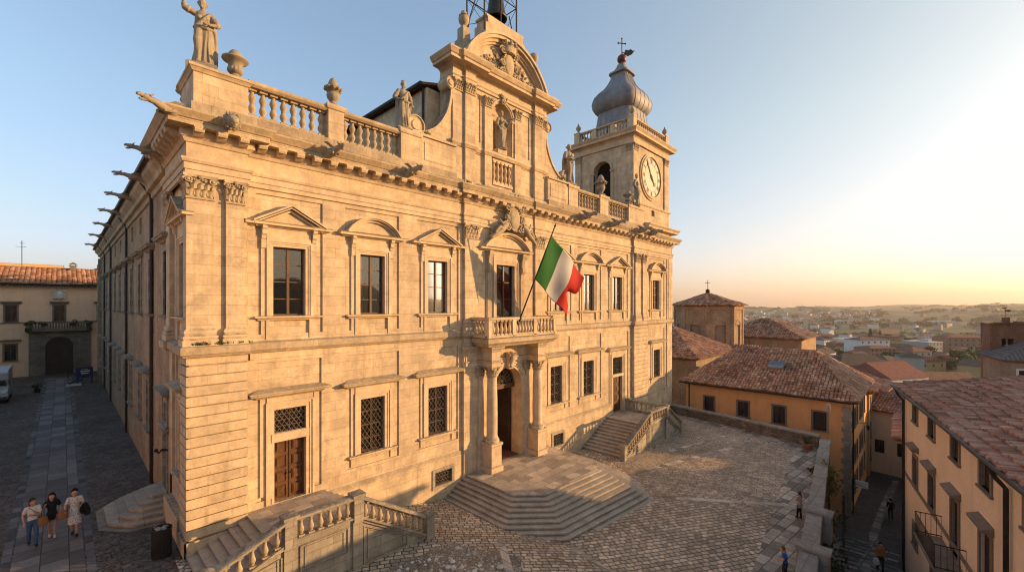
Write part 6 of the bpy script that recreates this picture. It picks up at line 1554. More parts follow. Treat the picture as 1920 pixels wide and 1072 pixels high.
# cream house on the near right
cx0 = at(1697, 722, 26); ZE = 4.55
W_ = [('f', s, 3.05, .95, .95) for s in (2.65, 6.0, 9.65, 13.0, 16.6)]+[('f', 2.65, -.35, .95, 1.45), ('f', 6.0, -.35, .95, 1.6), ('f', 9.6, -.95, .95, 2.35), ('f', 13.0, -.6, 1.0, 2.15), ('f', 16.6, -.4, 1., 1.7), ('f', 2.65, -3.75, .9, 1.1), ('f', 6.4, -3.6, .9, 1.6), ('f', 10.2, -3.6, .9, 1.6), ('f', 13.6, -3.6, .9, 1.6)]
ch = house('house', 'cream plastered house with brown shutters and iron balcony at the right edge', 'house', (cx0.x, cx0.y, 0), R(190.9), 26, 11, ZE, CRM, TC2, 'gablex', 1.05, .42, W_, -9, (.24, .44, (0,)), TC2, None, None, (GREYT, GREYT), .05)
mb = MB(); mb.tube([(-.5, -.52, ZE-.02), (26.4, -.52, ZE-.02)], .09, 8)
for s in (.25, 15.1): mb.tube([(s, -.5, ZE-.1), (s, -.35, ZE-.45), (s, -.12, ZE-.75), (s, -.12, -8.5)], .07, 8)
mb.build('gutter', M['gutter'], ch)
mb = MB()
for s in (2.65, 6.0, 9.6, 13.0): hood(mb, .95, {2.65: 1.4, 6.0: 1.55, 9.6: 1.7, 13.0: 1.85}[s], .35, .45) if 0 else mb.prism([(0, 1.5), (.32, 1.6), (.32, 1.68), (0, 1.8)], lambda u, v, q: (q, -u, v+(.1 if s > 8 else 0)+(.1 if s > 12 else 0)), s-.75, s+.75)
mb.box(0, 26, -.06, 0, -.62, -.45); mb.build('window_hood', GREYT, ch)
mb = MB(); b0, b1 = 7.6, 11.0; zf = -1.05; mb.box(b0, b1, -.95, 0, zf-.1, zf); o = mb.build('balcony', GREYT, ch)
mb = MB(); pts = [(b0+.05, 0), (b0+.05, -.9), (b1-.05, -.9), (b1-.05, 0)]
for (xa_, ya_), (xb_, yb_) in zip(pts, pts[1:]):
    for z in (zf+.08, zf+.98): mb.tube([(xa_, ya_, z), (xb_, yb_, z)], .022, 6)
    n = max(3, int(math.hypot(xb_-xa_, yb_-ya_)/.16))
    for i in range(n+1): t = i/n; mb.tube([(xa_+(xb_-xa_)*t, ya_+(yb_-ya_)*t, zf), (xa_+(xb_-xa_)*t, ya_+(yb_-ya_)*t, zf+.98)], .011, 5)
mb.build('railing', M['iron'], o)

# brick bell tower and grey roofed house behind it
P = at(1856, 700, 44)
bt = house('tower', 'broken brick tower with a hanging bell at the right edge', 'tower', (P.x, P.y, 0), R(-86), 6, 5, 7.55, M['brickred'], M['brickred'], 'pyr', .25, .15, [('f', 1.2, 4.35, .8, 1.75), ('f', 3.5, 4.6, .7, 1.1)], -12, eave=0, shut=False, depth=.6)
for q in bt.children:
    if q.name.startswith('window'): q.data.materials[0] = M['dark']
mb = MB(); mb.lathe([(.28, 4.65), (.32, 4.7), (.25, 4.95), (.19, 5.4), (.05, 5.55), (.05, 6.1)], (1.2, .28, 0), 14); tb_ = mb.build('tower_bell', plain('pale_bell', (.35, .34, .3), .4, .2, .6), bt)
mb = MB()
for i in range(9): x = random.uniform(0, 6); mb.box(x-.5, x+.5, random.uniform(-.1, .1), .6, 7.5, 7.55+random.uniform(.05, .3))
mb.box(.9, 1.4, .2, .7, 7.6, 8.2); mb.tube([(1.1, .4, 8.2), (1.1, .4, 9.1)], .03, 5); mb.ball((1.05, .4, 9.15), .12, 7, 5, 0, 1.6, 1, .6); mb.ball((1.3, .4, 8.9), .15, 7, 5, 0, 1.6, 1, .7); mb.build('parapet_rubble', M['brickred'], bt)
P = at(1886, 674, 40)
house('house', 'small plastered house with grey slate roof tucked behind the brick tower', 'house', (P.x, P.y, 0), R(-80), 7, 6, 4.4, M['brickpale'], RT2, 'hipx', 2.0, .45, [('f', 1.6, 2.2, 1.6, 1.3)], -10, None, None, None, None, (plain('white_trim', (.5, .48, .45), .7), GREYT), shut=False)

# left: the ochre palazzo closing the lane
LP = house('palazzo', 'ochre palazzo with a big arched gateway and balcony closing the lane', 'palace', (-30, 66, 0), 0, 36.5, 14, 12.2, OCH, TC, 'hipx', 2.5, .75,
    [('f', x+30, 7.25, 1.0, 2.1) for x in (-22.2, -15.0, -7.85, -3.5, .85)]+[('f', x+30, 2.2, 1.0, 2.1) for x in (-22.2, -15.0, -7.9)]+[], 0, (.5, .55, (0, 2)), TC, None, 6.5, (GS, GS), .16, False, .2)
mb = MB(); T = lambda u, v, q: (u+30, -q, v)
mb.relief(-6.3, -.45, 0, 5.9, [(-6.3, -5.5, 0, 5.9, .25), (-1.25, -.45, 0, 5.9, .25)]+[(-5.45, -1.3, k*.55, k*.55+.5, .28) for k in range(10)]+[(-4.95, -1.98, 0, 5.4, .3), (-4.8, -2.15, 0, 5.1, None)], T, base=.2, back=-.3)
spandrel(mb, T, -3.475, 3.775, 1.325, .3, -.3); mb.build('gate_surround', GS, LP)
r_ = MB(); r_.relief(-4.8, -2.15, 0, 5.1, [(-4.7+i*.66, -4.14+i*.66, .2+k*.75, .85+k*.75, -.03) for i in range(4) for k in range(6)], lambda u, v, q: (u+30, -.06-q, v)); r_.build('gate', M['shutter'], LP)
mb = MB(); mb.box(30-6.6, 30-.3, -.95, 0, 5.92, 6.18); mb.box(30-6.5, 30-.4, -.9, -.7, 6.18, 6.28); mb.box(30-6.5, 30-.4, -.95, -.7, 7.0, 7.15)
for x in (23.6, 29.4): mb.box(x-.15, x+.15, -.92, -.68, 6.18, 7.1)
bo = mb.build('balcony', GS, LP); bme = baluster_mesh(.75, .09).mesh('baluster', GS)
for i in range(22): inst(bme, 'baluster', bo, TR(30-6.2+i*.267, -.8, 6.27))
mb = MB()
for k in range(60): mb.box(.15+k*.6, .4+k*.6, -.6, .0, 11.85, 12.05)
mb.box(0, 36.5, -.1, 0, 7.05, 7.2); mb.build('cornice_bracket', GS, LP)
mb = MB(); shield(mb, (26.5, -.1, 10.9), .8, 1.1, .3); foliage_relief(mb, 25.95, 27.05, 10.3, lambda u: 1.2, -.1, 24, .2); mb.build('coat_of_arms', plain('white_marble', (.55, .55, .52), .6, .1), LP)
mb = MB()
for x in (22.15, 26.5, 30.85, 15.0, 7.8): hood(mb, 1.0, 9.75, .5, .3); [None for _ in ()]
mb = MB()
for x in (7.8, 15.0, 22.15, 26.5, 30.85): mb.box(x-.95, x+.95, -.3, 0, 9.75, 9.95); mb.box(x-.85, x+.85, -.2, 0, 9.6, 9.75)
for x in (7.8, 15, 22.1): mb.box(x-.95, x+.95, -.3, 0, 4.75, 4.95)
mb.build('window_hood', GS, LP)
mb = MB(); x = 27.9; mb.box(x-.35, x+.35, 5.6, 6.3, 13.6, 15.2); mb.box(x-.45, x+.45, 5.5, 6.4, 15.2, 15.3); mb.prism([(x-.45, 15.5), (x+.45, 15.5), (x, 15.8)], lambda u, v, q: (u, q, v), 5.5, 6.4); mb.box(x-.3, x-.2, 5.6, 6.3, 15.3, 15.5); mb.box(x+.2, x+.3, 5.6, 6.3, 15.3, 15.5); mb.build('chimney', GS, LP)
P = at(150, 512, 92); house('house', 'tan gabled house showing above the ochre palazzo roof', 'house', (P.x, P.y, 0), R(10), 12, 10, 15.6, plaster('tan_plaster', (.5, .3, .15), (.45, .27, .13)), RT1y, 'gabley', 3.0, .3, [], 0, eave=0)
P = at(-60, 505, 88); house('house', 'flat topped orange building behind the ochre palazzo roof', 'house', (P.x, P.y, 0), R(0), 13.5, 9, 18.3, OR, plain('roof_felt', (.2, .12, .08), .9), 'pyr', .2, .1, [], 0, eave=0)
house('house', 'long plain house row along the west side of the lane, outside the picture', 'house', (-27, -34, 0), 0, 11, 96, 9, OCH, RT1y, 'hipy', 2.5, .4, [], -1, eave=0)
house('house', 'plain house behind the viewpoint, outside the picture', 'house', (-26, -42, 0), 0, 26, 12, 10, OCH, RT1, 'hipx', 2.5, .4, [], -1, eave=0)
house('house', 'tall house hidden behind the far corner of the palace', 'house', (1.6, 57.5, 0), 0, 14, 7, 11.6, OCH, RT1, 'hipx', 2.5, .3, [], 0, eave=0)  # added out of view, keeps direct sun off the ochre palazzo wall
P = at(41, 495, 86); an_ = thing('antenna', 'thin rooftop aerial above the orange building on the left', 'antenna', (P.x, P.y, 17.5)); mb = MB(); mb.tube([(P.x, P.y, 15), (P.x, P.y, 22.2)], .06, 5); mb.tube([(P.x-.9, P.y, 21.0), (P.x+.6, P.y, 21.0)], .03, 4); mb.tube([(P.x-.3, P.y, 21.7), (P.x+.5, P.y, 21.7)], .03, 4); mb.build('mast', M['iron'], an_)

# church roofs and brick halls beyond the orange house
P = at(1268, 640, 68); oc = thing('tower', 'octagonal brick lantern tower with tiled cap beside the palace corner', 'tower', (0, 0, 0))
C8 = at(1327, 640, 72); rr = 5.15; mb = MB()
V8 = [(C8.x+rr*math.cos(R(45*k+22.5-3)), C8.y+rr*math.sin(R(45*k+22.5-3))) for k in range(8)]
oc.location = (C8.x, C8.y, -2); WINV[oc.name] = oc.matrix_basis.inverted() if 0 else Matrix.Translation((-C8.x, -C8.y, 2))
wl = MB(); gl_ = MB(); fr_ = MB()
for k in range(8):
    a, b = Vector(V8[k]), Vector(V8[(k+1) % 8]); u = (b-a).normalized(); n_ = Vector((u.y, -u.x)); L = (b-a).length
    T = lambda p, v, q, a=a, u=u, n_=n_: (a.x+u.x*p+n_.x*q, a.y+u.y*p+n_.y*q, v)
    wl.relief(-.05, L+.05, -2, 9.3, [(-.05, .35, -2, 9.3, .12), (L-.35, L+.05, -2, 9.3, .12), (-.05, L+.05, 8.7, 9.0, .14), (-.05, L+.05, 9.0, 9.3, .16), (L/2-.8, L/2+.8, 2.9, 6.3, -.3)], T)
    ring(wl, T, L/2, 6.2, .8, 1.05, -.02, .06, 180, 0, 10)
    if k in (6, 4): (gl_ if k == 6 else fr_).add([T(L/2-.62, 3.1, -.2), T(L/2+.62, 3.1, -.2), T(L/2+.62, 6.1, -.2), T(L/2-.62, 6.1, -.2)], [(0, 1, 2, 3)])
    else: fr_.add([T(L/2-.62, 3.1, -.2), T(L/2+.62, 3.1, -.2), T(L/2+.62, 6.1, -.2), T(L/2-.62, 6.1, -.2)], [(0, 1, 2, 3)])
wl.build('wall', M['brick'], oc); gl_.build('window', glassmat('pale_glass', (.2, .2, .19), 1.6, .2), oc); fr_.build('blind_window', plaster('blind_plaster', (.3, .22, .15), (.26, .19, .13)), oc)
mb = MB(); ap = (C8.x, C8.y, 11.35); tm = MB()
for k in range(8):
    a, b = Vector(V8[k]), Vector(V8[(k+1) % 8]); c = Vector((C8.x, C8.y)); a, b = c+(a-c)*1.12, c+(b-c)*1.12
    mb.add([(*a, 9.32), (*b, 9.32), ap], [(0, 1, 2)]); tile_slope(tm, (*a, 9.32), (*b, 9.32), ap, ap, .34, .45)
rf = mb.build('roof', TC, oc); tm.build('roof_tiles', TC, rf, fix=False)
mb = MB(); mb.ball((C8.x, C8.y, 11.75), .35, 10, 7); mb.tube([(C8.x, C8.y, 11.2), (C8.x, C8.y, 13.6)], .05, 5); mb.tube([(C8.x-.4, C8.y+.3, 13.1), (C8.x+.3, C8.y-.2, 13.1)], .04, 4); mb.build('finial', M['iron'], oc)
P = at(1305, 674, 56)
house('church', 'brick church nave with broad tile roof in front of the octagonal tower', 'church', (P.x, P.y+13, 0), R(-90), 13, 16, P.z+.05, M['brickpale'], TC, 'hipx', 3.6, .5, [], -11, (.3, .45, None), TC, None, 7.0)
P = at(1503, 636, 70)
house('brick_hall', 'tall square brick hall with pyramid tile roof in the middle distance', 'hall', (P.x, P.y+13.2, 0), R(-90), 13.2, 12.5, P.z-.05, M['brick'], TC, 'hipx', 3.0, .5, [('f', 4.0, -1, .8, 1.2), ('f', 9, -1, .8, 1.2), ('r', 6, -1.5, .8, 1.2)], -13, (.36, .5, None), TC, None, 6.4, None, .16, False)
for i, (px, py, dp, w, d, rz, lab) in enumerate(((1400, 690, 60, 8, 6, -90, 'low tile roofed annex between the brick hall and the orange house'), (1372, 668, 64, 6, 7, -80, 'sagging low roof against the foot of the octagonal tower'))):
    P = at(px, py, dp); house('annex', lab, 'house', (P.x, P.y+w*.5, 0), R(rz), w, d, P.z, M['brickpale'], TC, 'gablex', 1.3, .3, [], -12, (.34, .5, None), TC, eave=0)

# houses down the alley
ST = stone('alley_rubble', (.24, .17, .105), (.15, .11, .07), (.5, .2), .03, .4, .05, .4, .4, .2, .14, .8, 0)
W2 = [('f', x, z, .75, 1.5) for x in (1.4, 3.6, 5.6) for z in (-2.6, -5.6, -8.2)]
house('house', 'narrow yellow house next down the alley from the orange house', 'house', (59.6, -15.2, 0), 0, 6.5, 9, -.35, plaster('yellow_plaster', (.52, .34, .13), (.46, .3, .11)), TC, 'hipx', 1.9, .6, W2, -12, (.3, .45, None), TC, None, None, (GREYT, GREYT))
house('house', 'shadowed grey house further along the left side of the alley', 'house', (66.5, -15.6, 0), R(-3), 8, 9, -1.3, plaster('grey_plaster', (.3, .25, .18), (.26, .21, .15)), TC2, 'gablex', 1.8, .6, [('f', x, z, .75, 1.5) for x in (1.2, 3.4, 5.8) for z in (-3.4, -6.2)], -12, (.3, .45, None), TC2, None, None, (GREYT, GREYT))
P = at(1672, 770, 50)
house('house', 'ochre house with dark shutters facing up the end of the alley', 'house', (P.x-.8, P.y+2.6, 0), R(-100), 6, 8, P.z, OCH, TC2, 'gablex', 1.5, .5, [('f', 3.6, P.z-2.0, .9, .9), ('f', 3.6, P.z-4.8, .9, 1.5), ('f', 1.6, P.z-4.8, .9, 1.5)], -12, (.3, .45, None), TC2, None, None, None)
P = at(1690, 748, 31); 
house('house', 'rough stone house with low tile roof squeezed beside the cream house', 'house', (P.x+.0, P.y-.15, 0), R(177), 0.001+5, 7, 1.35, ST, TC2, 'gablex', 1.3, .45, [('f', 2.5, -3, .7, 1.3)], -12, (.28, .46, None), TC2) if 0 else None
house('house', 'rough stone house with low tile roof squeezed beside the cream house', 'house', (39.6, -18.7, 0), R(182), 7.0, 8, 1.15, ST, TC2, 'gablex', 1.5, .5, [('f', 2.2, -3.2, .7, 1.4), ('f', 5.2, -3.2, .7, 1.4), ('f', 5.2, -6.6, .8, 1.8)], -12, (.28, .46, (0,)), TC2, None, None, (GREYT, GREYT), .05)
house('house', 'dark roofed house on the right of the alley past the stone house', 'house', (48.5, -19.0, 0), R(180), 8.5, 8, -.2, OCH, TC2, 'gablex', 1.6, .5, [('f', 2.2, -4, .7, 1.4), ('f', 5.5, -4, .7, 1.4)], -12, (.28, .46, None), TC2, None, None, (GREYT, GREYT), .05)
for i, (x, y, w, d, h, rise, lab, m_, kd) in enumerate(((52, -32, 11, 10, -2.5, 2.2, 'wide low house with dark tiles behind the cream house roof', OCH, 'hipx'), (66, -31, 10, 9, -4.2, 2, 'pale house with shallow hip roof below the brick tower', CRM, 'hipx'), (64, -20.0, 12, 9, -4.2, 2.0, 'long brown roofed house at the alley mouth', M['brickpale'], 'gablex'), (80, -12, 12, 10, -6.2, 2.2, 'broad brown roofed house where the alley opens out', OCH, 'hipx'), (80, -26, 11, 9, -7.0, 2, 'cream gabled house under the long white building', CRM, 'gabley'))):
    house('house', lab, 'house', (x, y, 0), R((-8, 5, -4, 10, -12)[i]), w, d, h, m_, TC2 if i % 2 == 0 else TC, kd, rise, .5, [('f', 2.5, h-2, .8, 1.2), ('f', w-2.5, h-2, .8, 1.2)], -16, (.34, .5, None), TC2 if i % 2 == 0 else TC, None, None, None)

# ================================================================= ALLEY
def az(x):
    P = [(-40, .0), (8, -.6), (27.7, -5.4), (42, -9.0), (70, -10.2), (90, -11)]
    for (a, b), (c, d) in zip(P, P[1:]):
        if a <= x <= c: return b+(d-b)*(x-a)/(c-a)
    return P[0][1] if x < -40 else P[-1][1]
AL = cobbles('alley_cobbles', (.06, .052, .048), (.10, .088, .08), 4.5, (.02, .018, .016), (1, 1.4, 1), 0, .15); AK = paving('alley_flags', (.15, .135, .12), (.20, .18, .16), .6, .9, 0, .02, .03)
sheet('alley', [(-1, -19.2), (-1, -26), (31, -20.6), (39, -19.4), (90, -21), (90, -13), (45, -14.3), (39.8, -14.0)], AL, 0, f=lambda x, y: az(x), cell=1.0)
def aband(pts, w, lift=.02):
    L, Rr = [], []
    for i, p in enumerate(pts):
        d = (Vector(pts[min(i+1, len(pts)-1)])-Vector(pts[max(i-1, 0)])).normalized(); s = Vector((-d.y, d.x))*w/2; L.append(Vector(p)+s); Rr.append(Vector(p)-s)
    for i in range(len(pts)-1): sheet('alley_flag_band', [tuple(L[i]), tuple(Rr[i]), tuple(Rr[i+1]), tuple(L[i+1])], AK, lift, f=lambda x, y: az(x), cell=0)
aband([(16, -18.9), (22, -18.2), (27, -17.6), (30, -17.2), (36, -17.3), (42, -16.8), (50, -17), (60, -17.4)], .55); aband([(20, -16.8), (28, -15.75), (34, -15.3), (37, -15.0)], .6); aband([(22, -20.2), (28, -19.3), (31.5, -18.9)], .5)
mb = MB(); x = 14.0
while x < 37.5:
    ya, yb = SWX(x)-.7, -18.6+(31.9-x)*-.19 if x < 31.9 else -18.6; z = az(x); mb.add([(x, ya, z+.03), (x+.2, yb, z-.02), (x+.42, yb, z-.02), (x+.22, ya, z+.03), (x, ya, z-.3), (x+.2, yb, z-.3), (x+.42, yb, z-.3), (x+.22, ya, z-.3)], [(0, 1, 2, 3), (0, 1, 5, 4), (2, 3, 7, 6)]); x += 1.15
tag(mb.build('alley_step_edges', AK), kind='structure')
# ================================================================= TERRAIN, TOWN, TREES
def smooth(a, b, t):
    t = min(1, max(0, (t-a)/(b-a))); return t*t*(3-2*t)
def tz(x, y):
    dx, dy = x-CAM.x, y-CAM.y; r = math.hypot(dx, dy); th = math.degrees(math.atan2(dy, dx))     # bearing from +x
    P = [(0, -13), (60, -13), (170, -19), (300, -26), (500, -33.5), (900, -40), (1500, -42), (99999, -42)]
    for (a, b), (c, d) in zip(P, P[1:]):
        if a <= r <= c: z = b+(d-b)*(r-a)/(c-a); break
    n = math.sin(th*.31+1.0+r*.0009)*.5+math.sin(th*.83+r*.0021)*.3+math.sin(th*1.9-r*.004)*.2
    z += smooth(1500, 2600, r)*(24+13*n)*(1-smooth(3000, 3800, r)*.35) + smooth(2900, 4600, r)*(18+12*math.sin(th*.22+2.2)+6*math.sin(th*.9))
    z += smooth(1200, 2600, r)*34*math.exp(-((th+17)/11.)**2)                                    # shoulder of hill on the right
    z += smooth(500, 1500, r)*(85+22*math.sin(th*.35)+9*math.sin(th*1.3))*math.exp(-((th+84)/27.)**2)    # hills behind the viewer
    z += smooth(600, 1500, r)*(62+14*math.sin(th*.5)+7*math.sin(th*1.7))*math.exp(-((th+62)/21.)**2)
    return z
mb = MB(); rings = [28, 45, 70, 100, 140, 190, 250, 320, 400, 500, 620, 760, 900, 1050, 1200, 1350, 1500, 1650, 1800, 1960, 2120, 2280, 2440, 2600, 2800, 3000, 3300, 3600, 4000, 4400, 4800, 5400, 6200]; NA = 360
vs = [(CAM.x, CAM.y, -13)]
for r in rings:
    for j in range(NA):
        a = 2*math.pi*j/NA; x, y = CAM.x+r*math.cos(a), CAM.y+r*math.sin(a); vs.append((x, y, tz(x, y)))
fs = [(0, 1+j, 1+(j+1) % NA) for j in range(NA)]
for i in range(len(rings)-1):
    for j in range(NA): fs.append((1+i*NA+j, 1+(i+1)*NA+j, 1+(i+1)*NA+(j+1) % NA, 1+i*NA+(j+1) % NA))
mb.add(vs, fs, 0, True)
t = NT('farmland'); ob = t.coord(); mp = t.mapping(ob, (.0036, .006, .01), (0, 0, R(35)))
v = t.n('ShaderNodeTexVoronoi', i_Scale=1.); t.l(mp, v.inputs['Vector']); sc = t.n('ShaderNodeSeparateColor'); t.l(v.outputs['Color'], sc.inputs[0])
col = t.ramp(sc.outputs[0], [(0, (.03, .05, .022)), (.3, (.055, .07, .032)), (.5, (.12, .105, .055)), (.65, (.05, .065, .03)), (.8, (.15, .128, .07)), (1, (.035, .05, .024))])
ve = t.n('ShaderNodeTexVoronoi', feature='DISTANCE_TO_EDGE', i_Scale=1.); t.l(mp, ve.inputs['Vector'])
hn = t.noise(ob, .03, 4, .6); hedge = t.math('MULTIPLY', t.math('LESS_THAN', ve.outputs['Distance'], .045), t.math('GREATER_THAN', hn, .44))
wn = t.noise(ob, .0035, 6, .62); col = t.mix(t.maprange(wn, .54, .58, 0., 1.), col, (.022, .036, .014)); col = t.mix(hedge, col, (.028, .038, .016)); col = t.mix(1., col, t.maprange(t.noise(ob, .05, 5, .6), .3, .7, .7, 1.25), 'MULTIPLY')
tag(mb.build('countryside', t.done(col, .95), None, True), kind='structure')

leafm = {}
def leafmat(k):
    if k not in leafm:
        c = {'dark': ((.022, .036, .012), (.05, .07, .022)), 'mid': ((.035, .055, .016), (.085, .105, .03)), 'pale': ((.06, .075, .022), (.13, .135, .045)), 'yellow': ((.16, .12, .02), (.30, .22, .04))}[k]
        t = NT('foliage_'+k); g = t.n('ShaderNodeNewGeometry'); ob = t.coord()
        col = t.mix(g.outputs['Random Per Island'], *c); col = t.mix(1., col, t.maprange(t.noise(ob, .8, 3), .3, .7, .7, 1.3), 'MULTIPLY'); leafm[k] = t.done(col, .75)
    return leafm[k]
BARK = plain('bark', (.06, .045, .03), .9, .3)
def leafcloud(mb, c, rx, rz_, n, s):
    cs = [(Vector((random.gauss(0, .45), random.gauss(0, .45), random.gauss(0, .42))), random.uniform(.3, .55)) for _ in range(9)]
    for i in range(n):
        q, rr = random.choice(cs); d = Vector((random.gauss(0, 1), random.gauss(0, 1), random.gauss(0, 1))).normalized()*rr*random.uniform(.55, 1.05); p = q+d
        if p.length > 1.15: p *= 1.15/p.length
        p = Vector((c[0]+p.x*rx, c[1]+p.y*rx, c[2]+p.z*rz_)); a = Vector((random.gauss(0, 1), random.gauss(0, 1), random.gauss(0, .6))).normalized(); b = a.cross(Vector((random.gauss(0, 1), random.gauss(0, 1), random.gauss(0, 1)))).normalized()
        k = s*random.uniform(.6, 1.3); mb.add([p-a*k, p+b*k*.6, p+a*k, p-b*k*.6], [(0, 1, 2, 3)])
def tree(label, loc, h, r, kind='mid', n=420, shape='round', group='trees in the town', name='tree'):
    o = thing(name, label, 'tree', loc, group, random.uniform(0, 6), local=True); mb = MB()
    if shape == 'cone':
        for i in range(n):
            t_ = random.random()**.8; a = random.uniform(0, 6.28); rr = r*(1-t_)*random.uniform(.6, 1.05)+.1; p = Vector((rr*math.cos(a), rr*math.sin(a), h*(.12+.88*t_))); u = Vector((math.cos(a), math.sin(a), -.5)); s_ = Vector((-math.sin(a), math.cos(a), random.uniform(-.3, .3))); k = r*.28
            mb.add([p-u*k, p+s_*k*.5, p+u*k, p-s_*k*.5], [(0, 1, 2, 3)])
    else: leafcloud(mb, (0, 0, h*.62), r, h*.40, int(n*1.8), r*.115)
    tb = MB(); tb.tube([(0, 0, -1), (.05*h*.1, 0, h*.25), (.0, .03*h, h*.7)], [h*.035, h*.026, h*.01], 7)
    for k in range(5): a = 1.26*k; tb.tube([(0, 0, h*(.28+.06*k)), (r*.55*math.cos(a), r*.55*math.sin(a), h*(.5+.06*k))], [h*.014, h*.005], 5)
    mb.build('crown', leafmat(kind), o, fix=False); tb.build('trunk', BARK, o); return o
FW_ = plain('far_window', (.03, .028, .028), .3, .2, 0, .5)
WALLS = {k: plaster('town_'+k, c, tuple(q*.86 for q in c), .2) for k, c in dict(white=(.68, .65, .6), cream=(.52, .43, .31), pink=(.46, .30, .22), grey=(.36, .33, .29), brickish=(.30, .17, .115), ochre=(.46, .32, .15), pale=(.5, .5, .5)).items()}
ROOFS = [tilerows('town_roof_%s' % k, a, b, .7, .5, 0) for k, a, b in (('red', (.20, .065, .045), (.26, .10, .07)), ('brown', (.13, .075, .055), (.19, .115, .085)), ('dark', (.075, .05, .04), (.12, .085, .065)), ('orange', (.27, .12, .06), (.34, .17, .09)))]
WHITE_ROOF = plain('flat_roof', (.42, .41, .4), .8, .15)
def simple(name, label, px, dep, w, d, h, wall, roofm, kind, rise, rz, floors=2, cols=4, group=None, wh=1.3, z=None, fx=0):
    """house of the town below: body, roof and one window mesh per opening"""
    p = at(px, 600, dep); z0 = tz(p.x, p.y) if z is None else z
    o = thing(name, label, 'house' if name != 'apartment_block' else 'apartment block', (p.x, p.y, z0), group, R(rz), local=True)
    mb = MB(); mb.box(0, w, 0, d, -6, h)
    if kind == 'gablex':
        for x in (0, w): mb.add([(x, 0, h), (x, d, h), (x, d/2, h+rise*.97)], [(0, 1, 2)])
    if kind == 'gabley':
        for y in (0, d): mb.add([(0, y, h), (w, y, h), (w/2, y, h+rise*.97)], [(0, 1, 2)])
    mb.build('wall', WALLS[wall], o); mb = MB()
    if kind == 'flat': mb.box(-.3, w+.3, -.3, d+.3, h+.003, h+.35); mb.box(w*.6, w*.8, d*.3, d*.6, h+.3, h+1.8)
    else: hip(mb, w, d, h+.02, rise, .5, kind)
    mb.build('roof', roofm, o); wm = None
    for f in range(floors):
        for c in range(cols):
            zc = h*(f+.28)/floors; x = w*(c+.5)/cols; m = MB(); m.box(x-.45, x+.45, -.05, .08, zc, zc+min(wh, h/floors*.55))
            if wm is None: wm = m.build('window', FW_, o); base = (x, zc)
            else: q = wm.copy(); COL.objects.link(q); q.parent = o; q.location = (x-base[0], 0, zc-base[1])
        for c in range(max(1, int(cols*d/w))):
            zc = h*(f+.28)/floors; y = d*(c+.5)/max(1, int(cols*d/w)); q = wm.copy(); COL.objects.link(q); q.parent = o; q.rotation_euler = (0, 0, R(90)); q.location = (w+0.02, y-base[0], zc-base[1])
    return o
# recognisable buildings of the valley town, each where it stands
simple('house', 'long white building with brown roof and a row of small windows', 1576, 150, 20, 10, 8.4, 'cream', ROOFS[2], 'hipx', 3.6, -43, 2, 6)
simple('house', 'house with big maroon roof adjoining the long white building', 1672, 138, 17, 15, 5.4, 'white', ROOFS[0], 'gablex', 4.5, -30, 1, 8)
simple('house', 'small house with orange roof edge behind the maroon roof', 1735, 150, 16, 9, 4.2, 'cream', ROOFS[3], 'gablex', 2.6, -55, 1, 3)
simple('house', 'pale yellow house with flat gable left of the brick tower', 1795, 130, 9, 8, 4.5, 'ochre', ROOFS[1], 'gablex', 1.6, -45, 1, 2)
simple('house', 'low cream shed with a sloping slate roof by the brick tower', 1815, 122, 12, 8, 2.8, 'cream', ROOFS[2], 'gabley', 1.8, -70, 1, 2)
simple('house', 'grey tower-like stone house left of the long white building', 1560, 175, 6, 6, 9.5, 'grey', ROOFS[1], 'gablex', 1.0, -40, 2, 1)
simple('house', 'small red roofed house behind the brick hall corner', 1528, 135, 10, 8, 4.5, 'brickish', ROOFS[0], 'gablex', 1.8, -60, 1, 3)
simple('apartment_block', 'white and red apartment block with two stair columns', 1612, 285, 22, 12, 14.5, 'white', ROOFS[1], 'hipx', 1.6, -40, 5, 5)
simple('apartment_block', 'red brick apartment block with rows of white windows', 1632, 262, 18, 11, 10.5, 'brickish', ROOFS[0], 'hipx', 1.4, -38, 4, 6)
simple('apartment_block', 'tall narrow brown apartment block with white corner', 1663, 330, 11, 14, 16, 'brickish', ROOFS[1], 'flat', .5, -40, 5, 3)
simple('apartment_block', 'apartment block with orange lit balconies in the town centre', 1700, 300, 15, 14, 14, 'ochre', ROOFS[2], 'flat', .5, -35, 5, 4)
simple('apartment_block', 'grey slab apartment block with a dark gable wall', 1742, 285, 13, 16, 14, 'grey', WHITE_ROOF, 'flat', .5, -30, 5, 4)
simple('apartment_block', 'long brown apartment block with white balcony lines', 1776, 320, 30, 14, 17, 'brickish', ROOFS[0], 'hipx', 1.6, -55, 5, 8)
simple('apartment_block', 'low tan apartment block with balconies in front of the long one', 1812, 290, 18, 12, 10, 'ochre', ROOFS[1], 'flat', .4, -55, 3, 5)
simple('apartment_block', 'pale apartment block partly hidden by the brick tower', 1836, 350, 16, 12, 15, 'pale', WHITE_ROOF, 'flat', .4, -50, 4, 4)
simple('house', 'big white villa with terraces among dark cypress trees', 1582, 430, 26, 16, 9, 'white', WHITE_ROOF, 'flat', .4, -40, 2, 6)
simple('house', 'pink block with an orange lit gable left of the cypress trees', 1655, 470, 20, 14, 13, 'pink', ROOFS[3], 'gablex', 3, -40, 3, 4)
simple('house', 'grey steep gabled house beside the cypress trees', 1645, 520, 17, 13, 9, 'grey', ROOFS[1], 'gabley', 4, -40, 2, 3)
simple('church', 'white church with a square tower far out in the fields', 1576, 1080, 34, 18, 11, 'white', WHITE_ROOF, 'flat', .4, -40, 1, 5)
mb = MB(); ch_ = [o for o in COL.objects if o.name.startswith('church') and o.get('label', '').startswith('white church')][0]; mb.box(27, 33, -.6, 6, 0, 24); mb.build('bell_tower', WALLS['cream'], ch_)
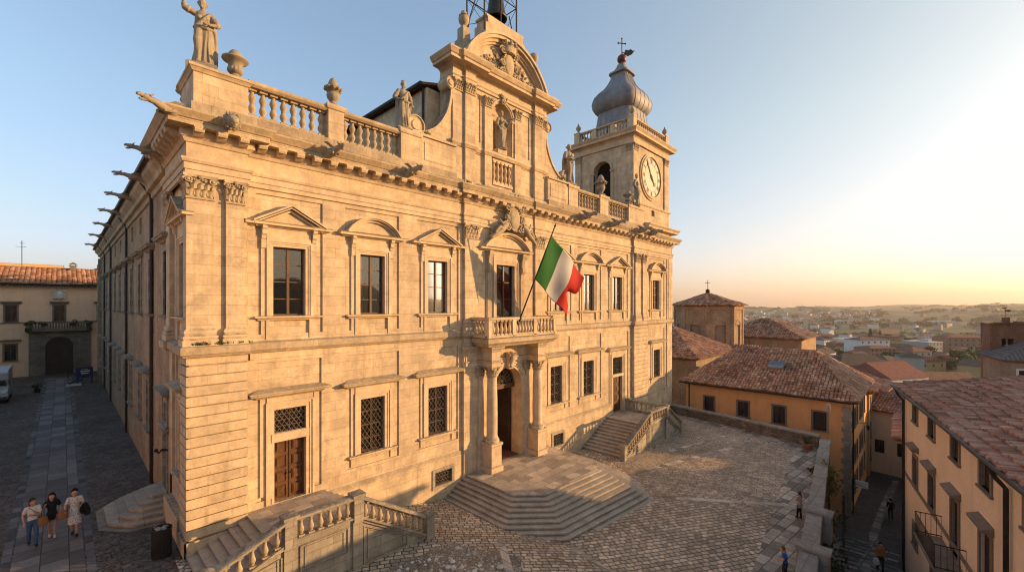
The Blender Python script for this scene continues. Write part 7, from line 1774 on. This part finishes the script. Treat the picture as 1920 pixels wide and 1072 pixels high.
simple('warehouse', 'long pale warehouse lying in the fields right of the white church', 1720, 1150, 90, 24, 7, 'pale', WHITE_ROOF, 'flat', .3, -55, 1, 6)
simple('warehouse', 'low white factory hall at the edge of the distant small houses', 1440, 900, 70, 22, 8, 'white', WHITE_ROOF, 'flat', .3, -40, 1, 6)
simple('chimney_tower', 'single pale tower standing in the small distant houses', 1510, 880, 5, 5, 22, 'cream', WHITE_ROOF, 'flat', .3, -40, 1, 1)
rs_ = random.Random(5); ws = list(WALLS); spots = []
LAB = {'a': ('small pale house among the tight cluster of tiny distant houses left', 'tiny houses of the distant town'), 'b': ('red or brown roofed house in the middle of the valley town', 'houses of the valley town'), 'c': ('tiny house scattered among the far fields and trees', 'scattered far houses')}
def scatter(k, n, px0, px1, d0, d1, s):
    c = 0
    while c < n:
        px, dp = rs_.uniform(px0, px1), d0*(d1/d0)**rs_.random(); q = at(px, 600, dp)
        if any((q.x-a)**2+(q.y-b)**2 < (e*.62+s*.62)**2 for a, b, e in spots): c += .2; continue
        spots.append((q.x, q.y, s)); c += 1; w = s*rs_.uniform(.8, 1.4); f = rs_.choice((1, 2, 2, 3)) if k != 'a' else rs_.choice((1, 2))
        simple('house', LAB[k][0], px, dp, w, s*rs_.uniform(.7, 1.0), 3.1*f+rs_.uniform(0, 1), rs_.choice(ws if k != 'a' else ('white', 'white', 'cream', 'pale', 'pink')), rs_.choice(ROOFS+([WHITE_ROOF]*2 if k == 'a' else [])), rs_.choice(('hipx', 'gablex', 'gabley', 'flat' if k == 'a' else 'hipx')), s*.2, rs_.choice((-40, -55, -8, 0, 12, -20, -15)), f, 3 if k != 'a' else 2, LAB[k][1])
scatter('a', 64, 1330, 1560, 480, 950, 12); scatter('b', 135, 1530, 1850, 190, 560, 11); scatter('b', 24, 1400, 1560, 200, 430, 11); scatter('c', 26, 1540, 1900, 600, 1500, 15)
rt = random.Random(9)
hw_, hr_ = MB(), MB()        # the outer suburbs, too far to count
for i in range(330):
    px, dp = rs_.uniform(1262, 1640), 880*(1900/880)**rs_.random(); p = at(px, 600, dp); z = tz(p.x, p.y); w, d, h, a = rs_.uniform(9, 22), rs_.uniform(9, 14), rs_.uniform(4, 10), R(rs_.choice((-40, -15, 0, 12, -60)))
    Mx = Matrix.Translation((p.x, p.y, z)) @ Matrix.Rotation(a, 4, 'Z'); b = MB(); b.box(0, w, 0, d, -4, h); hw_.join(b, Mx); hw_.m[-6:] = [rs_.choice((0, 0, 1, 2))]*6; b = MB(); hip(b, w, d, h+.02, 2.2, .5, rs_.choice(('hipx', 'gablex'))); n_ = len(b.f); hr_.join(b, Mx); hr_.m[-n_:] = [rs_.choice((0, 1, 3))]*n_
tag(hw_.build('far_house_walls', [WALLS['white'], WALLS['cream'], WALLS['pink']]), kind='stuff'); tag(hr_.build('far_house_roofs', ROOFS), kind='stuff')
for px, dp, h, r, kd, lab in ((1548, 200, 12, 6, 'mid', 'large green tree below the brick hall'), (1600, 158, 7, 3.6, 'pale', 'bushy tree in front of the long white building'), (1562, 158, 6, 3, 'mid', 'small tree at the left end of the long white building'), (1632, 455, 19, 4.5, 'dark', 'dark cypress, taller of the pair in the town'), (1650, 470, 17, 3.5, 'dark', 'dark cypress, slimmer of the pair in the town'), (1590, 270, 10, 6, 'mid', 'round tree left of the white and red apartments'), (1800, 240, 11, 6.5, 'mid', 'round tree before the tan apartment block'), (1822, 215, 12, 7, 'pale', 'pale green tree beside the brick tower'), (1768, 235, 10, 6, 'dark', 'dark tree between the slab and the long apartments'), (1845, 235, 13, 7, 'pale', 'leafy tree half hidden by the brick tower'), (1700, 210, 8, 5, 'mid', 'low tree behind the maroon roof'), (1850, 420, 16, 9, 'dark', 'broad dark tree on the plain by the brick tower')):
    p = at(px, 600, dp); tree(lab, (p.x, p.y, tz(p.x, p.y)), h, r, kd, 520, 'cone' if 'cypress' in lab else 'round')
for i in range(70):
    px, dp = rt.uniform(1500, 1870), 230*(1500/230)**rt.random(); p = at(px, 600, dp)
    if any((p.x-a)**2+(p.y-b)**2 < (e*.8)**2 for a, b, e in spots): continue
    tree('leafy tree among the roofs of the valley town' if dp < 600 else 'far tree out on the hazy plain', (p.x, p.y, tz(p.x, p.y)), rt.uniform(8, 14), rt.uniform(4.5, 8), rt.choice(('dark', 'mid', 'mid', 'pale')), 260 if dp < 600 else 140, 'round', 'trees of the valley town' if dp < 600 else 'trees on the plain')
mb = MB()
for i in range(150):      # far woods and hedgerows
    px, dp = rt.uniform(1262, 1920), 900*(3600/900)**rt.random(); p = at(px, 600, dp); L = rt.uniform(30, 170); a = rt.uniform(-.9, .3)
    for k in range(int(L/7)):
        x, y = p.x+math.cos(a)*k*7+rt.uniform(-5, 5), p.y+math.sin(a)*k*7+rt.uniform(-5, 5); z = tz(x, y); s_ = rt.uniform(3.5, 8)
        for _ in range(14):
            d = Vector((rt.gauss(0, 1), rt.gauss(0, 1), abs(rt.gauss(0, .8)))).normalized()*s_*rt.uniform(.6, 1.1); u = Vector((rt.gauss(0, 1), rt.gauss(0, 1), rt.gauss(0, 1))).normalized(); w = u.cross(d).normalized(); q = Vector((x, y, z+s_*.5))+d; e = s_*.45
            mb.add([q-u*e, q+w*e*.7, q+u*e, q-w*e*.7], [(0, 1, 2, 3)])
tag(mb.build('far_woods', leafmat('dark'), None, False), kind='stuff')
# ================================================================= SMALL THINGS
# flag on its pole at the balcony
P0 = Vector((16.75, -1.34, 8.35)); PT_ = Vector((17.85, -3.4, 14.35)); pd = (PT_-P0)
fp = thing('flagpole', 'dark slanting flagpole fixed to the balcony railing', 'flagpole', P0)
mb = MB(); mb.tube([P0-pd*.02, PT_], [.05, .035], 8); mb.ball(PT_, .07, 8, 6); mb.tube([PT_, PT_+pd.normalized()*.22], [.05, .004], 6); mb.build('pole', M['iron'], fp)
mb = MB(); mb.tube([P0+pd*.02, P0+pd*.06], .085, 8); mb.box(P0.x-.12, P0.x+.12, -1.42, -1.26, 8.3, 8.5); mb.build('socket', M['iron'], fp)
nu, nv = 54, 34; mb = MB(); A0 = P0+pd*.91; A1 = P0+pd*.455; vs = []
for i in range(nu+1):
    u = i/nu
    for j in range(nv+1):
        v = j/nv; h = A0.lerp(A1, v); L = 4.0
        p = h + Vector((.98*u*L*(1-.10*v), .06*u*L, -u*L*(.57-.02*v)-u*u*.22))
        a = .10+.22*u
        p += Vector((.35, 1, 0))*(a*math.sin(u*9.0-v*3.4+.4)*.55+.12*u*math.sin(v*7+u*3)) + Vector((0, 0, 1))*(.10*u*math.sin(v*6.2+u*2.5))
        if u > .68 and v > .1: s_ = (u-.68)/.32; p += Vector((-.55*math.exp(-((v-.58)/.13)**2)*s_, 0, .62*math.exp(-((v-.58)/.13)**2)*s_))
        vs.append(p)
def fmat(n, c):
    t = NT(n); ob = t.coord(); k = t.noise(ob, 40., 2); t.p.inputs['Transmission Weight'].default_value = 0
    m = t.done(t.mix(1., c, t.maprange(k, .3, .7, .94, 1.05), 'MULTIPLY'), .7); tr_ = t.n('ShaderNodeBsdfTranslucent'); tr_.inputs[0].default_value = (*c, 1); mx = t.n('ShaderNodeMixShader'); mx.inputs[0].default_value = .3
    out = t.t.nodes['Material Output']; t.l(t.p.outputs[0], mx.inputs[1]); t.l(tr_.outputs[0], mx.inputs[2]); t.l(mx.outputs[0], out.inputs[0]); return m
for i in range(nu):
    for j in range(nv):
        k = 0 if i < nu/3 else (1 if i < 2*nu/3 else 2); a = i*(nv+1)+j; mb.f.append([a, a+1, a+nv+2, a+nv+1]); mb.m.append(k); mb.sm.append(True)
mb.v = [tuple(p) for p in vs]
fl = mb.build('flag', [fmat('flag_green', (.03, .17, .035)), fmat('flag_white', (.66, .64, .62)), fmat('flag_red', (.52, .03, .02))], None, False); fl['label'] = 'green, white and red flag hanging from the slanting balcony pole'; fl['category'] = 'flag'
so = fl.modifiers.new('Thickness', 'SOLIDIFY'); so.thickness = .006

# litter bin beside the corner
b = thing('litter_bin', 'dark round litter bin beside the palace corner in the lane', 'bin', (-.6, .95, 0), local=True)
mb = MB(); mb.lathe([(.3, 0), (.31, .03), (.31, .05), (.3, .06), (.31, .98), (.33, 1.0), (.33, 1.06), (.3, 1.08), (.27, 1.02), (.26, .3), (.02, .3)], n=20)
for k in range(20): a = 2*math.pi*k/20; mb.box(.3*math.cos(a)-.012, .3*math.cos(a)+.012, .3*math.sin(a)-.012, .3*math.sin(a)+.012, .08, .96)
mb.build('bin_body', M['iron'], b); mb = MB(); mb.tube([(-.32, 0, 1.04), (-.2, 0, 1.14), (0, 0, 1.17), (.2, 0, 1.14), (.32, 0, 1.04)], .02, 6); mb.build('handle', M['iron'], b)
mb = MB()
for k in range(9): mb.ball((random.uniform(-.17, .17), random.uniform(-.17, .17), 1.02+random.uniform(-.03, .05)), random.uniform(.05, .09), 6, 5, 0, 1.3, 1, .7, .3)
mb.build('rubbish', plain('paper_rubbish', (.4, .37, .34), .8, .3), b)

# camper van at the left edge
v = thing('camper_van', 'pale grey camper van parked at the left edge of the lane', 'van', (-7.9, 44, 0), local=True)
W = plain('van_paint', (.42, .45, .48), .35, .05, 0, .5)
mb = MB(); T = lambda u, w, q: (q, u, w)
mb.prism([(0, .45), (0, 1.15), (.12, 1.28), (.95, 1.5), (1.05, 1.62), (.55, 2.25), (.45, 2.9), (.75, 3.12), (5.6, 3.15), (5.7, 3.0), (5.7, .45)], T, -1.05, 1.05); o = mb.build('body', W, v)
bv = o.modifiers.new('Bevel', 'BEVEL'); bv.width = .06; bv.segments = 3; bv.limit_method = 'ANGLE'
mb = MB(); mb.quad((-.92, 1.02, 1.55), (.92, 1.02, 1.55), (.85, .62, 2.15), (-.85, .62, 2.15)); o2 = mb.moved(Matrix.Translation((0, -.02, .02))).build('windscreen', M['glass'], v)
for s in (-1, 1):
    mb = MB(); mb.box(s*1.055-.01, s*1.055+.01, 1.1, 1.9, 1.5, 2.1); mb.build('side_window', M['glass'], v)
    mb = MB(); mb.ball((s*.78, .0, 1.02), .14, 10, 6, 0, 1.2, .4, .9); mb.build('headlight', plain('lamp_glass', (.6, .6, .58), .15, .05), v)
    for y in (1.0, 4.4):
        mb = MB(); mb.lathe([(.2, -.12), (.36, -.12), (.38, -.06), (.38, .06), (.36, .12), (.2, .12)], n=20); w = mb.build('wheel', plain('tyre', (.02, .02, .02), .9), v); w.location = (s*.92, y, .38); w.rotation_euler = (0, R(90), 0)
        mb = MB(); mb.lathe([(.02, -.1), (.2, -.1), (.21, .1), (.02, .13)], n=14); mb.build('rim', plain('steel', (.4, .4, .4), .35, .1, .8), w)
mb = MB(); mb.box(-1.02, 1.02, -.09, .12, .38, .66); mb.build('bumper', plain('bumper_plastic', (.05, .05, .055), .6), v); mb = MB(); mb.box(-.5, .5, -.04, .03, .78, .98); mb.build('grille', M['iron'], v); mb = MB(); mb.box(-.27, .27, -.12, -.085, .46, .58); mb.build('number_plate', plain('plate', (.6, .6, .58), .5), v)

# blue notice board and its barrier at the far end of the lane
b = thing('notice_board', 'dark blue notice board on legs at the far corner of the palace', 'sign', (-1.35, 53.5, 0), local=True)
BL = plain('blue_board', (.02, .025, .09), .5, .1); mb = MB(); mb.box(-.72, .72, -.05, .05, .7, 1.95); mb.build('panel', BL, b); mb = MB()
for x in (-.6, .6): mb.box(x-.09, x+.09, -.06, .06, 0, .7)
mb.build('legs', BL, b); mb = MB()
for x0, x1, z, h in ((-.35, .45, 1.42, .14), (-.3, .35, 1.17, .12), (-.3, .3, 1.68, .05)): mb.box(x0, x1, -.056, -.05, z, z+h)
mb.build('lettering', plain('white_print', (.55, .55, .55), .6), b)
b = thing('post', 'thin dark post left of the blue notice board', 'post', (-2.75, 54.5, 0), local=True); mb = MB(); mb.tube([(0, 0, 0), (0, 0, 1.9)], .035, 6); mb.ball((0, 0, 1.93), .05, 6, 5); mb.build('shaft', M['iron'], b)
b = thing('barrier', 'folded black and white barrier lying beside the notice board', 'barrier', (-2.2, 52.4, 0), local=True); mb = MB(); mb.box(-.65, .55, -.25, .2, 0, .2); mb.build('base', plain('white_barrier', (.5, .5, .5), .6), b); mb = MB(); mb.tube([(-.5, 0, .2), (.0, .05, .5), (.7, .1, .62)], .09, 7); mb.build('arm', M['iron'], b)
b = thing('planter', 'low dark flower tub by the left edge of the lane', 'planter', (-5.1, 49.5, 0), local=True); mb = MB(); mb.lathe([(.2, 0), (.28, .35), (.3, .4), (.24, .4), (.2, .3), (.02, .3)], n=12); mb.build('tub', M['iron'], b); mb = MB(); leafcloud(mb, (0, 0, .6), .35, .35, 160, .09); mb.build('foliage', leafmat('dark'), b, fix=False)
# plants on the ochre palazzo balcony
for k, (x, lab) in enumerate(((-6.2, 'trailing plant at the left end of the ochre palazzo balcony'), (-5.0, 'round bush in the balcony left of its door'), (-2.1, 'bushy pot plant on the balcony right of its door'), (-.6, 'trailing plant at the right end of the ochre palazzo balcony'))):
    b = thing('pot_plant', lab, 'plant', (x, 65.3, 6.22), local=True); mb = MB(); mb.lathe([(.16, 0), (.22, .4), (.24, .44), (.18, .44), (.02, .4)], n=10); mb.build('pot', plain('terracotta', (.3, .12, .06), .8), b); mb = MB(); leafcloud(mb, (0, 0, .8), .5, .42, 220, .12)
    if k in (0, 3): leafcloud(mb, (0, -.35, .0), .3, .8, 160, .11)
    mb.build('foliage', leafmat('mid'), b, fix=False)
# flowerpot, sign pole, climber on the parapet
p = Vector((38.6, -12.9)); b = thing('pot_plant', 'terracotta pot with a small plant in the terrace corner', 'plant', (p.x, p.y, gz(p.x, p.y)), local=True); mb = MB(); mb.lathe([(.22, 0), (.32, .42), (.36, .5), (.28, .5), (.02, .42)], n=14); mb.build('pot', plain('terracotta_b', (.32, .12, .06), .8), b); mb = MB(); leafcloud(mb, (0, 0, .75), .4, .3, 160, .1); mb.build('foliage', leafmat('mid'), b, fix=False)
p = (39.9, -14.1, -1.2); b = thing('sign_post', 'thin post with a small sign on the parapet corner', 'post', p, local=True); mb = MB(); mb.tube([(0, 0, -.3), (0, 0, 2.5)], .035, 6); mb.build('post', plain('grey_metal', (.25, .23, .21), .5), b); mb = MB(); mb.prism([(-.16, 2.0), (.16, 2.0), (.2, 2.55), (0, 2.75), (-.18, 2.55)], lambda u, v, q: (q, u, v), -.02, .02); mb.build('sign_plate', plain('sign_paint', (.5, .38, .28), .6), b)
b = thing('climbing_plant', 'yellow green climber spilling down the outer face of the parapet', 'plant', (34, SWX(34)-.8, -2), local=True); mb = MB()
for k in range(12): leafcloud(mb, (random.uniform(-2.6, 2.6), random.uniform(-.1, .15), random.uniform(-2.2, .75)), .5, .6, 130, .085)
mb.build('foliage', leafmat('yellow'), b, fix=False); mb = MB(); mb.tube([(0, .1, -8), (.2, .1, -4), (-.3, .1, 0)], [.08, .06, .03], 6); mb.build('stem', BARK, b)
for x, z, n, lab in ((25.5, -3.2, 5, 'dark green creeper on the retaining wall below the nearer buttress block'), (20.5, -3.0, 6, 'dark green creeper on the retaining wall at the lower edge')):
    b = thing('climbing_plant', lab, 'plant', (x, SWX(x)-.85, z), local=True); mb = MB()
    for k in range(n): leafcloud(mb, (random.uniform(-1.2, 1.2), random.uniform(-.3, .1), random.uniform(-2., .6)), .6, .7, 130, .1)
    mb.build('foliage', leafmat('mid'), b, fix=False)
b = thing('plant', 'small weed growing at the inside foot of the parapet', 'plant', (33.0, SWX(33)+.2, gz(33, SWX(33))), local=True); mb = MB(); leafcloud(mb, (0, 0, .35), .25, .35, 120, .1); mb.build('foliage', leafmat('mid'), b, fix=False)
mb = MB()      # tufts of grass rooted on ledges
for x, y, z, s_ in [(.35, -.12, 7.97, .16), (.55, -.1, 7.97, .2), (1.05, -.12, 7.97, .15), (1.3, -.1, 7.97, .12), (1.75, -.1, 7.97, .12), (2.0, -.05, 7.97, .1), (23.0, .05, 16.65, .25), (11.6, .05, 16.65, .2), (10.8, .05, 18.95, .2), (14.2, -.2, 16.65, .2), (6.0, -3.5, .3, .2), (22.9, .0, 18.95, .3), (13.2, -.7, 16.6, .15)]:
    for k in range(46):
        a = random.uniform(0, 6.28); p = Vector((x+random.gauss(0, s_*.7), y+random.gauss(0, s_*.25), z)); d = Vector((math.cos(a)*.5, math.sin(a)*.5-.3, 1))*s_*random.uniform(.5, 1.1); w = Vector((-math.sin(a), math.cos(a), 0))*.018; mb.add([p-w, p+w, p+d], [(0, 1, 2)])
tag(mb.build('grass_tufts', leafmat('pale'), None, False), kind='stuff')
# people on the terrace and in the alley
TP = 'people on the terrace'
x, y = 25.1, SWX(25.1)+.42
o, k, V = person('woman in patterned top and black trousers leaning at the terrace parapet', x, y, gz(x, y)+.012, 1.46, R(150), dict(elL=(.26, -.08, 1.14), wrL=(.1, -.24, 1.22), hdL=(-.5, -.4, .6), elR=(-.25, -.08, 1.13), wrR=(-.1, -.26, 1.15), hdR=(.4, -.5, .5), anR=(-.1, .04, .08), knR=(-.1, -.02, .48)),
    [('trousers', (.012, .012, .014)), ('blouse', (.38, .27, .2), .55, (.2, .12, .1)), ('hair', (.09, .022, .014), 'tail'), ('shoes', (.02, .018, .018))])
bag('white handbag hanging from the arm of the woman at the parapet', o, k, (.6, .57, .53), (.3, -.05, .95), .3, .3, .12, [(.3, -.05, .95), (.28, -.05, 1.12)])
x, y = 18.25, SWX(18.25)+.45
o, k, V = person('red haired man in blue T-shirt leaning on the near parapet', x, y, gz(x, y)+.012, 1.5, R(200), dict(elL=(.26, -.12, 1.15), wrL=(.1, -.3, 1.08), elR=(-.26, -.12, 1.15), wrR=(-.1, -.3, 1.08), neck=(0, -.06, 1.42), head=(0, -.12, 1.57), chest=(0, -.02, 1.25)),
    [('trousers', (.014, .014, .018)), ('shirt', (.015, .09, .34)), ('hair', (.17, .045, .02), 'short'), ('shoes', (.02, .018, .018))])
bag('black bag at the side of the man in blue', o, k, (.014, .013, .014), (.32, -.1, .95), .34, .36, .14, [(.32, -.1, .95), (.2, -.04, 1.4)])
x, y = 29.2, -18.0
o, k, V = person('person in orange top standing by the wall in the alley', x, y, az(x)+.02, 1.68, R(-60), dict(), [('trousers', (.02, .02, .022)), ('shirt', (.42, .15, .04), 1.0), ('hair', (.08, .03, .015), 'short'), ('shoes', (.02, .02, .02))])
bag('white carrier bag held by the person in the alley', o, k, (.6, .58, .56), (-.27, -.12, .85), .34, .36, .16)
x, y = 47.0, -17.6
person('dark clothed person far down the alley', x, y, az(x)+.02, 1.75, R(100), dict(), [('trousers', (.02, .02, .02)), ('shirt', (.02, .02, .025), 1.0), ('hair', (.02, .015, .01), 'short'), ('shoes', (.02, .02, .02))])
# alley furniture
p = Vector((45.6, -15.3, -6.6)); b = thing('shop_sign', 'small lit white sign on the orange house in the alley', 'sign', p, local=True); mb = MB(); mb.box(-.02, .1, -.9, -.02, 0, .55); mb.build('sign_box', plain('white_sign', (.75, .72, .66), .4, .05), b); mb = MB(); mb.tube([(.04, 0, .55), (.04, .35, .6)], .02, 5); mb.build('bracket', M['iron'], b)
b = thing('street_lamp', 'wall lantern on a bracket high on the orange house', 'lamp', (52.5, -15.05, -2.6), local=True); mb = MB(); mb.tube([(0, .1, .2), (0, -.5, .3), (0, -.6, .15)], .025, 6); mb.build('bracket', M['iron'], b); mb = MB(); mb.lathe([(.06, -.45), (.15, -.1), (.17, -.08), (.1, .05), (.02, .12)], (0, -.6, .05), 8); mb.build('lantern', M['bronze'], b)
mb = MB(); mb.tube([(45.4, -15.1, -6.2), (44.5, -16.8, -6.35), (43.2, -18.6, -6.1)], .015, 4); q = mb.build('cable', M['iron']); tag(q, 'thin cable strung across the alley between the houses', 'cable')
mb = MB(); q = at(1548, 1000, 28); mb.tube([(33.0, -15.9, -9), (33.0, -15.9, -3.4)], .07, 8); mb.ball((33.0, -15.9, -3.3), .1, 8, 6); q = mb.build('post', plain('rusty_post', (.12, .06, .035), .8)); tag(q, 'rust brown pipe standing against the outer face of the parapet', 'post')

# ================================================================= CAMERA, LIGHT, AIR
cam = bpy.data.cameras.new('Camera'); co = bpy.data.objects.new('camera', cam); COL.objects.link(co)
co.location = CAM; co.rotation_euler = (R(90), 0, math.atan2(FW.y, FW.x)-math.pi/2)
cam.sensor_width = 36; cam.lens = 811/1920*36; cam.shift_y = 35/1920; cam.clip_start = .1; cam.clip_end = 30000; S.camera = co
SUN = Vector((SUNX, -1.0, SUNZ)).normalized(); el = math.asin(SUN.z)
sl = bpy.data.lights.new('Sun', 'SUN'); sl.energy = SUNE; sl.angle = R(.5); sl.color = SUNC; so_ = bpy.data.objects.new('sun', sl); COL.objects.link(so_)
so_.rotation_euler = SUN.to_track_quat('Z', 'Y').to_euler()
wd = bpy.data.worlds.new('World'); S.world = wd; wd.use_nodes = True; nt = wd.node_tree; bg = nt.nodes['Background']
sky = nt.nodes.new('ShaderNodeTexSky'); sky.sky_type = 'NISHITA'; sky.sun_disc = False; sky.sun_elevation = el; sky.sun_rotation = math.atan2(SUN.x, SUN.y); sky.altitude = 200; sky.air_density = AIR; sky.dust_density = DUST; sky.ozone_density = OZ
tc_ = nt.nodes.new('ShaderNodeTexCoord'); sx_ = nt.nodes.new('ShaderNodeSeparateXYZ'); nt.links.new(tc_.outputs['Generated'], sx_.inputs[0])
mr_ = nt.nodes.new('ShaderNodeMapRange'); mr_.inputs[1].default_value = 0.; mr_.inputs[2].default_value = .35; nt.links.new(sx_.outputs[2], mr_.inputs[0])
rp_ = nt.nodes.new('ShaderNodeMix'); rp_.data_type = 'RGBA'; rp_.inputs[6].default_value = (.92, .77, .96, 1); rp_.inputs[7].default_value = (1, 1, 1, 1); nt.links.new(mr_.outputs[0], rp_.inputs[0])     # rosy glow near the horizon, tinted into the sky colour
ml_ = nt.nodes.new('ShaderNodeMix'); ml_.data_type = 'RGBA'; ml_.blend_type = 'MULTIPLY'; ml_.inputs[0].default_value = 1; nt.links.new(sky.outputs[0], ml_.inputs[6]); nt.links.new(rp_.outputs[2], ml_.inputs[7])
dp_ = nt.nodes.new('ShaderNodeVectorMath'); dp_.operation = 'DOT_PRODUCT'; dp_.inputs[1].default_value = SUN; nt.links.new(tc_.outputs['Generated'], dp_.inputs[0])
mw_ = nt.nodes.new('ShaderNodeMapRange'); mw_.interpolation_type = 'SMOOTHSTEP'; mw_.inputs[1].default_value = .0; mw_.inputs[2].default_value = .75; nt.links.new(dp_.outputs['Value'], mw_.inputs[0])
wm_ = nt.nodes.new('ShaderNodeMix'); wm_.data_type = 'RGBA'; wm_.inputs[6].default_value = (1, 1, 1, 1); wm_.inputs[7].default_value = (1.12, .95, .74, 1); nt.links.new(mw_.outputs[0], wm_.inputs[0])     # warm forward scatter round the low sun
m2_ = nt.nodes.new('ShaderNodeMix'); m2_.data_type = 'RGBA'; m2_.blend_type = 'MULTIPLY'; m2_.inputs[0].default_value = 1; nt.links.new(ml_.outputs[2], m2_.inputs[6]); nt.links.new(wm_.outputs[2], m2_.inputs[7]); ml_ = m2_
ga_ = nt.nodes.new('ShaderNodeGamma'); ga_.inputs[1].default_value = SKYG; pre_ = nt.nodes.new('ShaderNodeVectorMath'); pre_.operation = 'SCALE'; pre_.inputs[3].default_value = SKYS*2**EXPO; pos_ = nt.nodes.new('ShaderNodeVectorMath'); pos_.operation = 'SCALE'; pos_.inputs[3].default_value = SKYK/(SKYS*2**EXPO)
nt.links.new(ml_.outputs[2], pre_.inputs[0]); nt.links.new(pre_.outputs[0], ga_.inputs[0]); cl_ = nt.nodes.new('ShaderNodeVectorMath'); cl_.operation = 'MINIMUM'; cl_.inputs[1].default_value = (2.0, 1.6, 1.1); nt.links.new(ga_.outputs[0], cl_.inputs[0]); nt.links.new(cl_.outputs[0], pos_.inputs[0]); nt.links.new(pos_.outputs[0], bg.inputs[0]); bg.inputs[1].default_value = SKYS     # gamma and a cap on the sky colour even its glow out
if HAZE:
    mb = MB(); mb.box(-6400, 6400, -6400, 6400, -60, 125); m = bpy.data.materials.new('haze_air'); m.use_nodes = True; n_ = m.node_tree; n_.nodes.remove(n_.nodes['Principled BSDF'])
    pv = n_.nodes.new('ShaderNodeVolumePrincipled'); pv.inputs['Color'].default_value = (.95, .87, .77, 1); pv.inputs['Density'].default_value = HAZE; pv.inputs['Anisotropy'].default_value = .2
    n_.links.new(pv.outputs[0], n_.nodes['Material Output'].inputs['Volume']); h = mb.build('haze', m); tag(h, kind='stuff')
S.view_settings.view_transform = 'Standard'; S.view_settings.look = 'None'; S.view_settings.gamma = 1; S.view_settings.exposure = EXPO
S.cycles.filter_width = 1.15; S.cycles.use_denoising = True; S.cycles.max_bounces = 6; S.cycles.diffuse_bounces = 3; S.cycles.glossy_bounces = 3; S.cycles.transmission_bounces = 3; S.cycles.transparent_max_bounces = 6; S.cycles.volume_bounces = 0
S.cycles.use_adaptive_sampling = True; S.cycles.adaptive_threshold = .015; S.cycles.caustics_reflective = False; S.cycles.caustics_refractive = False; S.cycles.sample_clamp_indirect = 6
